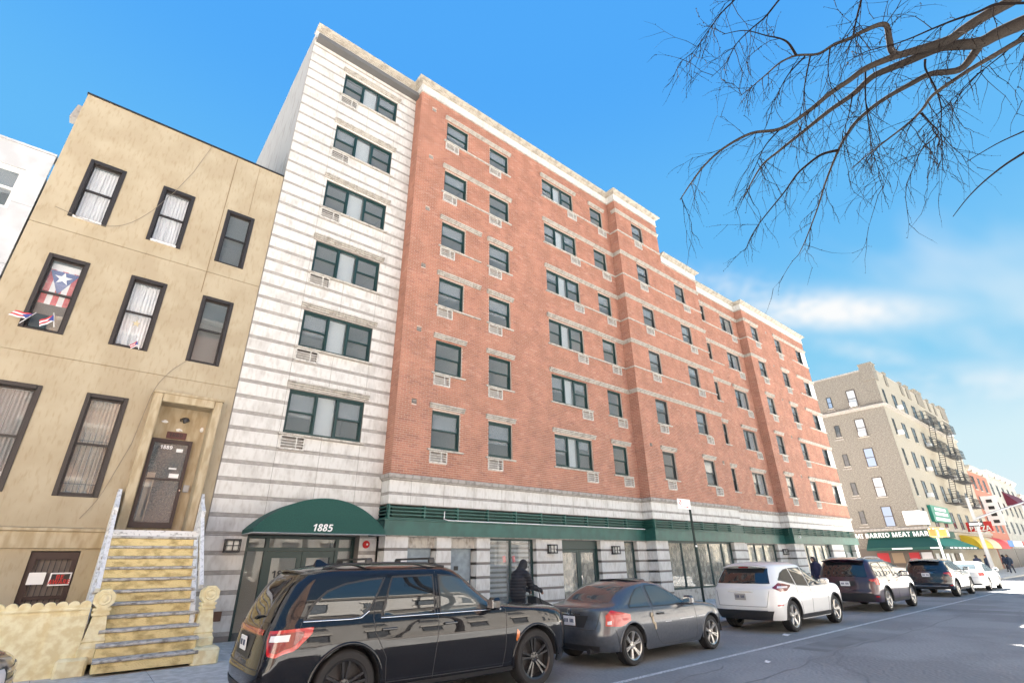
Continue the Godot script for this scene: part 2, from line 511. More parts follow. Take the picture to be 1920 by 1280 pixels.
func build_ground() -> void:
	var b := MB.new()
	b.box(Vector3(-400, -0.4, -500), Vector3(700, -0.03, 400))
	structure("ground", b, MT.ground)
	b = MB.new()
	b.box(Vector3(-80, -0.028, -8.9), Vector3(260, 0.0, 3.7))
	b.box(Vector3(46.0, -0.028, -120), Vector3(57.4, 0.0, -8.9))
	b.box(Vector3(46.0, -0.028, 3.7), Vector3(57.4, 0.0, 90))
	structure("road", b, MT.asphalt)
	# painted lines, cut into worn lengths
	b = MB.new()
	var x := -20.0
	while x < 38.0:
		var w := 0.052 + 0.006 * sin(x * 3.1)
		b.quad(Vector3(x, 0.004, -6.17 + w), Vector3(x + 2.0, 0.004, -6.17 + w), Vector3(x + 2.0, 0.004, -6.17 - w), Vector3(x, 0.004, -6.17 - w))
		x += 2.0
	structure("parking_lane_marking", b, MT.road_line)
	b = MB.new()
	for i in 8:  # the far crossing: ladder bars
		var z := -8.0 + i * 1.45
		b.quad(Vector3(42.5, 0.004, z + 0.3), Vector3(45.6, 0.004, z + 0.3), Vector3(45.6, 0.004, z - 0.3), Vector3(42.5, 0.004, z - 0.3))
	b.quad(Vector3(40.4, 0.004, -2.9), Vector3(40.7, 0.004, -2.9), Vector3(40.7, 0.004, -6.1), Vector3(40.4, 0.004, -6.1))
	structure("crossing_marking", b, MT.road_line)
	# sealed cracks and a filled trench in the asphalt
	b = MB.new()
	for c in [[[6.0, -4.9], [9.5, -4.75], [13.0, -4.95], [18.0, -4.8], [26.0, -4.9]], [[9.0, -3.2], [10.2, -3.6], [11.0, -4.3], [12.6, -4.9]], [[16.0, -3.0], [17.0, -3.9], [17.4, -4.8], [18.6, -5.6]], [[20.0, -2.0], [22.0, -3.4], [25.0, -3.8], [31.0, -3.9]], [[5.2, -5.9], [7.5, -5.55], [9.6, -5.7]]]:
		for i in c.size() - 1:
			var n := 8
			for k in n:
				var p0 := Vector2(c[i][0], c[i][1]).lerp(Vector2(c[i + 1][0], c[i + 1][1]), k / float(n))
				var p1 := Vector2(c[i][0], c[i][1]).lerp(Vector2(c[i + 1][0], c[i + 1][1]), (k + 1) / float(n))
				var w0 := 0.016 + 0.006 * sin(p0.x * 9.0)
				var w1 := 0.016 + 0.006 * sin(p1.x * 9.0)
				var j0 := 0.05 * sin(p0.x * 4.3) + 0.03 * sin(p0.x * 11.0)
				var j1 := 0.05 * sin(p1.x * 4.3) + 0.03 * sin(p1.x * 11.0)
				b.quad(Vector3(p0.x, 0.004, p0.y + j0 + w0), Vector3(p1.x, 0.004, p1.y + j1 + w1), Vector3(p1.x, 0.004, p1.y + j1 - w1), Vector3(p0.x, 0.004, p0.y + j0 - w0))
	structure("road_crack_seal", b, mat(Color(0.17, 0.17, 0.172), 0.7))
	b = MB.new()
	for q in [[12.4, 15.6, -5.75, -5.05], [24.0, 25.1, -5.9, -2.0]]: b.quad(Vector3(q[0], 0.0035, q[3]), Vector3(q[1], 0.0035, q[3]), Vector3(q[1], 0.0035, q[2]), Vector3(q[0], 0.0035, q[2]))
	structure("road_patch", b, mat(Color(0.29, 0.29, 0.288), 0.9, {"tex": MT.asphalt.albedo_texture, "scale": Vector3(0.2, 0.2, 0.2), "detail": MT.asphalt.detail_albedo, "scale2": Vector3(1.1, 1.1, 1.1)}))
	# pavements: a bed, kerb stones, and flags
	for s in [[-60.0, 46.0], [57.4, 250.0]]:
		b = MB.new()
		var z1 := -14.5 if s[0] < 0 else -13.7
		b.hexa([Vector3(s[0], -0.027, -8.9), Vector3(s[1], -0.027, -8.9), Vector3(s[1], -0.027, z1), Vector3(s[0], -0.027, z1), Vector3(s[0], 0.118, -8.9), Vector3(s[1], 0.118, -8.9), Vector3(s[1], 0.178, z1), Vector3(s[0], 0.178, z1)])
		b.box(Vector3(s[0], -0.027, 3.7), Vector3(s[1], 0.13, 8.4))
		var pave := structure("pavement", b, MT.joint if s[0] < 0 else MT.sidewalk)
		if s[0] > 0: continue
		var kx := -9.0
		while kx < 46.0:
			part("kerb_stone", box_mesh(Vector3(1.79, 0.155, 0.16), 0.012), MT.kerb, pave, Vector3(kx, -0.026, -8.96))
			kx += 1.8
		for row in 4:
			var za := -9.0 - row * 1.38
			var zb := za - 1.372
			var xa := -9.0
			while xa < 43.0:
				var key := "flag%d" % row
				if not cache.has(key):
					var f := MB.new()
					var ya := 0.122 + (-8.9 - za) * 0.0112
					var yb := 0.122 + (-8.9 - zb) * 0.0112
					f.hexa([Vector3(0, 0.02, za), Vector3(1.492, 0.02, za), Vector3(1.492, 0.02, zb), Vector3(0, 0.02, zb), Vector3(0, ya, za), Vector3(1.492, ya, za), Vector3(1.492, yb, zb), Vector3(0, yb, zb)])
					cache[key] = f.mesh()
				part("paving_flag", cache[key], MT.sidewalk, pave, Vector3(xa, 0, 0))
				xa += 1.5

# ---------- bricks: 300 of the nearest as pieces, the rest joined ----------
var brick_pieces := 0

func brick_wall(b: MB, o: Vector3, ud: Vector3, w: float, h: float, holes: Array, wall: Node3D, single: Rect2) -> void:
	var nd := ud.cross(Vector3.UP)
	var row := 0
	var y := 0.0
	while y < h - 0.02:
		var yt := minf(y + 0.0595, h)
		var spans := [[0.0, w]]
		for r in holes:
			if r.position.y > y + 0.05 or r.end.y < y + 0.015: continue
			var nx := []
			for s in spans:
				if r.end.x <= s[0] or r.position.x >= s[1]:
					nx.append(s)
					continue
				if r.position.x > s[0] + 0.03: nx.append([s[0], r.position.x])
				if r.end.x < s[1] - 0.03: nx.append([r.end.x, s[1]])
			spans = nx
		for s in spans:
			var i := int(floor((s[0] - 0.1065 * (row % 2)) / 0.213))
			while true:
				var a := maxf(s[0], i * 0.213 + 0.1065 * (row % 2))
				var e := minf(s[1], (i + 1) * 0.213 + 0.1065 * (row % 2) - 0.010)
				i += 1
				if a >= s[1]: break
				if e - a < 0.025: continue
				var t := rng.randf()
				var col := Color(0.52, 0.245, 0.165).lerp(Color(0.45, 0.205, 0.14), t)
				if t > 0.94: col = Color(0.41, 0.185, 0.135)
				elif t < 0.05: col = Color(0.54, 0.28, 0.20)
				var out := 0.006 + 0.002 * rng.randf()
				var p := o + ud * a + Vector3(0, y, 0)
				if single.has_point(Vector2(a, y)) and brick_pieces < 300:
					brick_pieces += 1
					var key := "brick%.2f,%d" % [e - a, int(t * 5)]
					if not cache.has(key):
						var f := MB.new()
						f.col = col
						f.cbox(Vector3(0, 0, -0.05), Vector3(e - a, yt - y, 0.008), 0.002)
						cache[key] = f.mesh()
					part("brick", cache[key], MT.brick, wall, p)
					continue
				b.col = col
				var q := ud * (e - a)
				var up := Vector3(0, yt - y, 0)
				var f0 := nd * out
				b.quad(p + f0, p + q + f0, p + q + up + f0, p + up + f0)
				b.quad(p + up + f0, p + q + up + f0, p + q + up, p + up)
				b.quad(p, p + q, p + q + f0, p + f0)
				b.quad(p, p + f0, p + up + f0, p + up)
				b.quad(p + q + f0, p + q, p + q + up, p + q + up + f0)
		y += 0.0695
		row += 1

func stepped(y: float) -> Array:
	return [Vector2(-0.02, y), Vector2(0.05, y), Vector2(0.05, y + 0.045), Vector2(0.012, y + 0.047), Vector2(0.012, y + 0.058), Vector2(0.08, y + 0.06), Vector2(0.08, y + 0.1), Vector2(0.02, y + 0.102), Vector2(0.02, y + 0.114), Vector2(0.11, y + 0.116), Vector2(0.11, y + 0.165), Vector2(-0.02, y + 0.18)]

func sill_profile(y: float) -> Array:
	return [Vector2(-0.1, y - 0.07), Vector2(0.07, y - 0.07), Vector2(0.075, y - 0.02), Vector2(-0.1, y - 0.002)]

# one window: frame and sashes, panes, and what hangs behind them
func window(parent: Node3D, at: Vector3, w: float, h: float, kind: String, fm: Material, turn := 0.0, shade := "") -> MeshInstance3D:
	var lights := {"single": [[0.0, 1.0, true]], "triple": [[0.0, 0.36, true], [0.36, 0.64, false], [0.64, 1.0, true]], "double": [[0.0, 0.45, true], [0.45, 1.0, false]], "narrow": [[0.0, 1.0, true]], "fixed": [[0.0, 1.0, false]]}[kind] as Array
	var key := "win%s%.2f,%.2f" % [kind, w, h]
	if not cache.has(key):
		var b := MB.new()
		b.box(Vector3(0, 0, -0.16), Vector3(0.05, h, -0.06)); b.box(Vector3(w - 0.05, 0, -0.16), Vector3(w, h, -0.06))
		b.box(Vector3(0.05, 0, -0.16), Vector3(w - 0.05, 0.06, -0.055)); b.box(Vector3(0.05, h - 0.06, -0.16), Vector3(w - 0.05, h, -0.06))
		for l in lights:
			var xa: float = l[0] * w + (0.05 if l[0] == 0.0 else 0.03)
			var xb: float = l[1] * w - (0.05 if l[1] == 1.0 else 0.03)
			if l[0] > 0.0: b.box(Vector3(l[0] * w - 0.03, 0.06, -0.16), Vector3(l[0] * w + 0.03, h - 0.06, -0.062))
			if not l[2]: continue
			var m := h * 0.5
			for z in [[-0.105, m - 0.02, h - 0.06], [-0.14, 0.06, m + 0.03]]:
				b.box(Vector3(xa, z[1], z[0] - 0.025), Vector3(xa + 0.035, z[2], z[0] + 0.012)); b.box(Vector3(xb - 0.035, z[1], z[0] - 0.025), Vector3(xb, z[2], z[0] + 0.012))
				b.box(Vector3(xa + 0.035, z[1], z[0] - 0.025), Vector3(xb - 0.035, z[1] + 0.05, z[0] + 0.012)); b.box(Vector3(xa + 0.035, z[2] - 0.045, z[0] - 0.025), Vector3(xb - 0.035, z[2], z[0] + 0.012))
		cache[key] = b.mesh()
	var win := part("window", cache[key], fm, parent, at)
	win.rotation.y = turn
	room(win, w, h)
	for l in lights:
		var xa: float = l[0] * w + 0.05
		var xb: float = l[1] * w - 0.05
		var pick := rng.randf()
		var back: Material = MT.shade_mid if pick < 0.6 else MT.shade_warm
		if l[2]:
			part("pane", pane_mesh(xb - xa, h * 0.5 - 0.06), MT.glass, win, Vector3(xa, h * 0.5, -0.112))
			part("pane", pane_mesh(xb - xa, h * 0.5 - 0.06), MT.glass, win, Vector3(xa, 0.07, -0.148))
			var drop: float = [1.0, 1.0, 0.55, 0.4, 0.7][rng.randi() % 5]
			if drop < 1.0 and kind != "narrow": part("blind", pane_mesh(xb - xa, (h - 0.1) * (1.0 - drop)), MT.shade_mid, win, Vector3(xa, 0.05 + (h - 0.1) * drop, -0.20))
		else:
			part("pane", pane_mesh(xb - xa, h - 0.12), MT.glass, win, Vector3(xa, 0.06, -0.11))
			part("blind", pane_mesh(xb - xa, h - 0.1), MT.blind if kind == "triple" else back, win, Vector3(xa, 0.05, -0.22))
	return win

func room(win: Node3D, w: float, h: float) -> void:  # the room behind a window: four walls, floor and ceiling, open to the glass
	var key := "room%.2f,%.2f" % [w, h]
	if not cache.has(key):
		var b := MB.new()
		var a := Vector3(-0.3, -0.6, -2.6)
		var e := Vector3(w + 0.3, h + 0.25, -0.17)
		b.quad(Vector3(a.x, a.y, a.z), Vector3(e.x, a.y, a.z), Vector3(e.x, e.y, a.z), Vector3(a.x, e.y, a.z))
		b.quad(Vector3(a.x, a.y, e.z), Vector3(a.x, a.y, a.z), Vector3(a.x, e.y, a.z), Vector3(a.x, e.y, e.z))
		b.quad(Vector3(e.x, a.y, a.z), Vector3(e.x, a.y, e.z), Vector3(e.x, e.y, e.z), Vector3(e.x, e.y, a.z))
		b.quad(Vector3(a.x, a.y, e.z), Vector3(e.x, a.y, e.z), Vector3(e.x, a.y, a.z), Vector3(a.x, a.y, a.z))
		b.quad(Vector3(a.x, e.y, a.z), Vector3(e.x, e.y, a.z), Vector3(e.x, e.y, e.z), Vector3(a.x, e.y, e.z))
		for r in holes_grid(a.x, e.x, a.y, e.y, [Rect2(0, 0, w, h)]): b.quad(Vector3(r.end.x, r.position.y, e.z), Vector3(r.position.x, r.position.y, e.z), Vector3(r.position.x, r.end.y, e.z), Vector3(r.end.x, r.end.y, e.z))
		cache[key] = b.mesh()
	part("room", cache[key], MT.room, win)

func grille(parent: Node3D, at: Vector3, w := 0.66, h := 0.38) -> void:
	var key := "grille%.2f" % w
	if not cache.has(key):
		var b := MB.new()
		b.box(Vector3(0, 0, 0), Vector3(0.03, h, 0.045)); b.box(Vector3(w - 0.03, 0, 0), Vector3(w, h, 0.045))
		b.box(Vector3(0.03, 0, 0), Vector3(w - 0.03, 0.045, 0.045)); b.box(Vector3(0.03, h - 0.03, 0), Vector3(w - 0.03, h, 0.045))
		b.box(Vector3(w * 0.64, 0.045, 0.002), Vector3(w * 0.64 + 0.025, h - 0.03, 0.042))
		for i in 3:
			var y := 0.045 + (h - 0.075) * (i + 1) / 4.0
			b.hexa([Vector3(0.03, y - 0.008, 0.006), Vector3(w - 0.03, y - 0.008, 0.006), Vector3(w - 0.03, y - 0.022, 0.04), Vector3(0.03, y - 0.022, 0.04), Vector3(0.03, y + 0.012, 0.006), Vector3(w - 0.03, y + 0.012, 0.006), Vector3(w - 0.03, y - 0.002, 0.04), Vector3(0.03, y - 0.002, 0.04)])
		cache[key] = b.mesh()
	var g := part("air_grille", cache[key], MT.white_metal, parent, at)
	part("cooling_fins", pane_mesh(w - 0.02, h - 0.02), MT.fins, g, Vector3(0.01, 0.01, -0.25))

func stone_course(parent: Node3D, x0: float, x1: float, y0: float, y1: float, z: float, joints: Array, holes: Array, called: String, m: Material, deep := 0.03) -> void:
	var cuts := [x0]
	for j in joints:
		if j > x0 + 0.05 and j < x1 - 0.05: cuts.append(j)
	cuts.append(x1)
	for i in cuts.size() - 1:
		for r in holes_grid(cuts[i], cuts[i + 1], y0, y1, holes):
			if r.size.x < 0.03 or r.size.y < 0.02: continue
			part(called, box_mesh(Vector3(r.size.x - 0.008, r.size.y - 0.006, deep), 0.005), m, parent, Vector3(r.position.x + 0.004, r.position.y + 0.003, z - deep))

func backing(b: MB, x0: float, x1: float, y0: float, y1: float, z: float, holes: Array, depth: float) -> void:  # wall sheet with openings and their reveals
	for r in holes_grid(x0, x1, y0, y1, holes):
		b.quad(Vector3(r.position.x, r.position.y, z), Vector3(r.end.x, r.position.y, z), Vector3(r.end.x, r.end.y, z), Vector3(r.position.x, r.end.y, z))
	for h in holes:
		var a := Vector3(h.position.x, h.position.y, z)
		var e := Vector3(h.end.x, h.end.y, z)
		var d := Vector3(0, 0, -depth)
		b.quad(a + d, a, Vector3(a.x, e.y, z), Vector3(a.x, e.y, z) + d)
		b.quad(Vector3(e.x, a.y, z), Vector3(e.x, a.y, z) + d, e + d, e)
		b.quad(a + d, Vector3(e.x, a.y, z) + d, Vector3(e.x, a.y, z), a)
		b.quad(Vector3(a.x, e.y, z), e, e + d, Vector3(a.x, e.y, z) + d)

func build_apartments() -> void:
	var t := thing("apartment_building", "seven-storey apartment block of red brick and banded white stone, number 1885", "building")
	var core := MB.new()
	core.box(Vector3(2.42, 0.1, -34), Vector3(22.6, 20.5, -17.4)); core.box(Vector3(22.6, 0.1, -34), Vector3(41.95, 17.7, -17.4))
	core.box(Vector3(2.42, 20.3, -17.4), Vector3(22.7, 20.5, -14.2)); core.box(Vector3(22.7, 17.55, -17.4), Vector3(41.95, 17.7, -14.1))
	put("roof_and_core", core, MT.roofing, t)
	# side wall that shows above the yellow house, with its joints
	var sw := MB.new()
	for i in 6:
		var za := -14.52 - i * 3.2
		for j in 7:
			var yb := 20.75 if i < 1 else 20.55
			var ya := maxf(0.1, yb - 3.0 * (j + 1))
			part("wall_panel", box_mesh(Vector3(0.05, minf(2.985, yb - 3.0 * j - ya), 3.185), 0.004), MT.side_wall, t, Vector3(2.351, ya, za - 3.19))
	sw.box(Vector3(2.365, 0.1, -34), Vector3(2.41, 20.4, -14.53))
	put("side_wall", sw, MT.joint, t)
	var bh := MB.new()
	bh.box(Vector3(2.6, 20.5, -26), Vector3(6, 22.6, -19.6))
	put("roof_bulkhead", bh, MT.side_wall, t)
	# ----- white banded front -----
	var holes := []
	for f in 6: holes.append(Rect2(3.71, SILL[f], 2.26, HEAD[f] - SILL[f]))
	for f in 6: holes.append(Rect2(3.68, SILL[f] - 0.45, 0.64, 0.36))
	holes.append(Rect2(3.32, 0.1, 2.95, 2.42))
	var b := MB.new()
	backing(b, 2.36, 6.8, 0.1, 20.5, -14.514, holes, 0.3)
	var wall := put("stone_wall", b, MT.joint, t)
	var tops := []
	for k in range(11, 0, -1): tops.append(5.17 - 0.435 * k)
	for f in 6:
		var top: float = SILL[f + 1] if f < 5 else 18.42 + 2.64
		for k in 6: tops.append(lerpf(SILL[f], top, k / 6.0))
	var joints := [3.62, 4.8, 5.97]
	for i in tops.size():
		var y0: float = tops[i]
		if y0 > 20.4: break
		stone_course(wall, 2.362, 6.8, maxf(y0 - 0.09, 0.15), y0, -14.506, joints, holes, "stone_band", MT.stone_band)
		var y1: float = minf(20.42, tops[i + 1] - 0.09 if i + 1 < tops.size() else 20.42)
		stone_course(wall, 2.362, 6.8, y0, y1, -14.5, joints, holes, "stone_panel", MT.stone)
	for f in 6:
		window(t, Vector3(3.71, SILL[f], -14.5), 2.26, HEAD[f] - SILL[f], "triple", MT.green_frame)
		var l := MB.new()
		l.sweep(stepped(HEAD[f] + 0.06), [Vector2(3.6, -14.5), Vector2(6.09, -14.5)])
		put("lintel", l, MT.trim, t)
		l = MB.new()
		l.sweep(sill_profile(SILL[f]), [Vector2(3.59, -14.5), Vector2(6.08, -14.5)])
		put("window_sill", l, MT.trim, t)
		grille(t, Vector3(3.67, SILL[f] - 0.46, -14.5))
	# ----- brick bays -----
	var bays := [
		{"x0": 6.8, "x1": 18.85, "z": -13.97, "zb": -14.5, "top": 20.44, "cols": [[8.11, 9.23, "single", 6, 8.08], [10.44, 11.54, "single", 6, 10.42], [13.73, 15.92, "triple", 6, 15.46], [17.27, 18.25, "single", 6, 17.82]]},
		{"x0": 18.85, "x1": 26.35, "z": -13.45, "zb": -13.97, "top": 20.44, "cols": [[20.2, 21.2, "single", 6, 20.3], [23.75, 24.76, "single", 5, 24.42]]},
		{"x0": 26.35, "x1": 32.05, "z": -13.97, "zb": -13.97, "top": 17.72, "cols": [[27.2, 27.82, "narrow", 5, -1.0], [29.77, 31.33, "double", 5, 30.95]]},
		{"x0": 32.05, "x1": 42.0, "z": -13.45, "zb": -13.97, "top": 17.72, "cols": [[32.95, 33.95, "single", 5, 33.25], [36.55, 37.5, "single", 5, 36.75], [40.18, 41.12, "single", 5, -1.0]]}]
	var vents := [[7.32, 6.54, -13.97], [7.32, 9.14, -13.97], [7.32, 11.75, -13.97], [7.33, 14.35, -13.97], [7.33, 17.0, -13.97], [7.34, 19.7, -13.97], [19.3, 6.55, -13.45], [35.3, 6.5, -13.45], [35.3, 9.1, -13.45], [35.3, 11.7, -13.45], [35.3, 14.2, -13.45], [35.3, 16.8, -13.45], [25.6, 6.4, -13.45]]
	for bi in 4:
		var y: Dictionary = bays[bi]
		var hs := []
		for cl in y.cols:
			for f in cl[3]:
				hs.append(Rect2(cl[0], SILL[f], cl[1] - cl[0], HEAD[f] - SILL[f]))
				if cl[4] > 0: hs.append(Rect2(cl[4] + 0.01, SILL[f] - 0.45, 0.64, 0.36))
		for v in vents:
			if v[0] > y.x0 and v[0] < y.x1: hs.append(Rect2(v[0], v[1], 0.19, 0.16))
		if bi == 1: hs.append(Rect2(22.75, 17.86, 4.0, 4.0))
		if bi == 3:
			for f in 5: hs.append(Rect2(41.12, SILL[f] - 0.05, 0.9, HEAD[f] - SILL[f] + 0.05))
		b = MB.new()
		backing(b, y.x0, y.x1, 4.2, y.top, y.z, hs if bi != 1 else hs.slice(0, hs.size() - 1), 0.26)
		if bi == 1:
			b = MB.new()
			backing(b, 18.85, 22.75, 4.2, 20.44, y.z, hs.filter(func(r): return r.end.x < 22.75), 0.26)
			backing(b, 22.75, 26.35, 4.2, 17.86, y.z, hs.filter(func(r): return r.position.x > 22.8), 0.26)
			b.quad(Vector3(22.75, 17.8, y.z), Vector3(22.75, 17.8, -17), Vector3(22.75, 20.44, -17), Vector3(22.75, 20.44, y.z))
		if y.zb != y.z: b.quad(Vector3(y.x0, 4.2, y.zb), Vector3(y.x0, 4.2, y.z), Vector3(y.x0, y.top, y.z), Vector3(y.x0, y.top, y.zb))
		if bi == 1: b.quad(Vector3(26.35, 4.2, y.z), Vector3(26.35, 4.2, -13.97), Vector3(26.35, 17.86, -13.97), Vector3(26.35, 17.86, y.z))
		if bi == 3: b.quad(Vector3(42.0, 0.1, y.z), Vector3(42.0, 0.1, -34), Vector3(42.0, 17.8, -34), Vector3(42.0, 17.8, y.z))
		var bw := put("brick_wall", b, MT.mortar, t)
		var loc := []
		for h in hs: loc.append(Rect2(h.position.x - y.x0, h.position.y - 4.2, h.size.x, h.size.y))
		b = MB.new()
		brick_wall(b, Vector3(y.x0, 4.2, y.z), Vector3.RIGHT, y.x1 - y.x0, y.top - 4.2, loc, bw, Rect2(0.0, 0.1, 1.3, 4.4) if bi == 0 else Rect2())
		if y.zb != y.z: brick_wall(b, Vector3(y.x0, 4.2, y.zb), Vector3.BACK, y.z - y.zb, y.top - 4.2, [], bw, Rect2())
		put("bricks", b, MT.brick, bw).set_meta("kind", "stuff")
		for cl in y.cols:
			for f in cl[3]:
				window(t, Vector3(cl[0], SILL[f], y.z), cl[1] - cl[0], HEAD[f] - SILL[f], cl[2], MT.green_frame if bi == 0 else MT.frame_dark)
				if cl[4] > 0: grille(t, Vector3(cl[4], SILL[f] - 0.46, y.z))
		if bi == 3:
			for f in 5: part("corner_panel", box_mesh(Vector3(0.86, HEAD[f] - SILL[f] - 0.01, 0.22), 0.01), MT.white_paint, t, Vector3(41.13, SILL[f] + 0.005, y.z - 0.21))
	# lintels: [floor, path]
	var A := Vector2(6.8, -13.97)
	var c1 := [Vector2(18.85, -13.97), Vector2(18.85, -13.45)]
	var c2 := [Vector2(32.05, -13.97), Vector2(32.05, -13.45)]
	var P := func(x0: float, x1: float, z: float) -> Array: return [Vector2(x0, z), Vector2(x1, z)]
	var heads := []
	var sills := []
	for f in 6:
		if f >= 4:
			heads.append([f, P.call(8.0, 11.67, -13.97)]); sills.append([f, P.call(7.99, 11.66, -13.97)])
		else:
			heads.append([f, P.call(8.0, 10.0 if f in [2, 3] else 9.38, -13.97)]); sills.append([f, P.call(7.99, 10.0 if f in [2, 3] else 9.37, -13.97)])
			heads.append([f, P.call(10.32, 11.68, -13.97)]); sills.append([f, P.call(10.32, 11.67, -13.97)])
		var end := Vector2(22.75 if f == 5 else 26.35, -13.45)
		if f == 0:
			heads.append([f, P.call(13.62, 16.14, -13.97)]); heads.append([f, P.call(17.18, 18.5, -13.97)])
			heads.append([f, P.call(20.08, 21.34, -13.45)]); heads.append([f, P.call(23.63, 24.9, -13.45)])
		elif f == 5:
			heads.append([f, P.call(13.62, 16.14, -13.97)]); heads.append([f, P.call(17.15, 18.42, -13.97)]); heads.append([f, [Vector2(18.85, -13.7), Vector2(18.85, -13.45), end]])
		else: heads.append([f, [Vector2(13.62, -13.97)] + c1 + [end]])
		if f < 2:
			sills.append([f, P.call(13.62, 16.16, -13.97)]); sills.append([f, P.call(17.18, 18.45, -13.97)])
			sills.append([f, P.call(20.08, 21.3, -13.45)]); sills.append([f, P.call(23.63, 24.9, -13.45)])
		else: sills.append([f, [Vector2(13.62, -13.97)] + c1 + [end]])
		if f == 5: continue
		if f >= 3:
			heads.append([f, [Vector2(27.0, -13.97)] + c2 + [Vector2(34.1, -13.45)]])
			if f == 4: sills.append([f, [Vector2(26.4, -13.97)] + c2 + [Vector2(34.1, -13.45)]])
			else:
				sills.append([f, P.call(27.05, 29.0, -13.97)]); sills.append([f, P.call(29.6, 31.6, -13.97)]); sills.append([f, P.call(32.8, 34.1, -13.45)])
		else:
			heads.append([f, P.call(27.0, 28.0 if f < 2 else 29.3, -13.97)]); heads.append([f, P.call(29.6, 31.5, -13.97)]); heads.append([f, P.call(32.8, 34.1, -13.45)])
			sills.append([f, P.call(27.05, 28.0, -13.97)]); sills.append([f, P.call(29.6, 31.5, -13.97)]); sills.append([f, P.call(32.8, 34.1, -13.45)])
		if f in [0, 1, 4]: heads.append([f, P.call(36.4, 42.02, -13.45)])
		else:
			heads.append([f, P.call(36.4, 37.7, -13.45)]); heads.append([f, P.call(39.0, 42.02, -13.45)])
		sills.append([f, P.call(36.4, 42.02 if f in [0, 1] else 37.7, -13.45)])
		if f > 1: sills.append([f, P.call(39.0, 42.02, -13.45)])
	for h in heads:
		b = MB.new()
		b.sweep(stepped(HEAD[h[0]] + 0.06), h[1])
		put("lintel", b, MT.trim, t)
	for s in sills:
		b = MB.new()
		b.sweep(sill_profile(SILL[s[0]]), s[1])
		put("window_sill", b, MT.trim, t)
	for v in vents:
		b = MB.new()
		for i in 2: b.box(Vector3(0, 0.045 + i * 0.055, -0.06), Vector3(0.19, 0.07 + i * 0.055, -0.002))
		put("vent_slat", b, MT.ledge, t, Vector3(v[0], v[1], v[2]))
		part("vent_back", pane_mesh(0.19, 0.16), MT.ledge, t, Vector3(v[0], v[1], v[2] - 0.25))
	# cornices
	for cc in [[21.08, [Vector2(2.35, -14.5), Vector2(6.8, -14.5), A, c1[0], c1[1], Vector2(22.75, -13.45), Vector2(22.75, -17)]], [18.5, [Vector2(22.76, -13.45), Vector2(26.35, -13.45), Vector2(26.35, -14.6)]], [18.35, [Vector2(26.36, -13.97), c2[0], c2[1], Vector2(42.0, -13.45), Vector2(42.0, -17)]]]:
		var T: float = cc[0]
		b = MB.new()
		b.sweep([Vector2(-0.1, T - 0.66), Vector2(0.055, T - 0.66), Vector2(0.055, T - 0.6), Vector2(0.03, T - 0.585), Vector2(-0.1, T - 0.58)], cc[1])
		put("cornice_bead", b, MT.trim, t)
		b = MB.new()
		b.sweep([Vector2(-0.1, T - 0.578), Vector2(0.028, T - 0.578), Vector2(0.028, T - 0.2), Vector2(-0.1, T - 0.2)], cc[1])
		put("fascia", b, MT.stone, t)
		b = MB.new()
		b.sweep([Vector2(-0.1, T - 0.198), Vector2(0.06, T - 0.198), Vector2(0.07, T - 0.155), Vector2(0.12, T - 0.14), Vector2(0.13, T - 0.1), Vector2(0.2, T - 0.075), Vector2(0.25, T - 0.04), Vector2(0.26, T), Vector2(-0.35, T + 0.01)], cc[1])
		put("cornice", b, MT.cornice, t)
	build_street_floor(t, A, c1, c2)

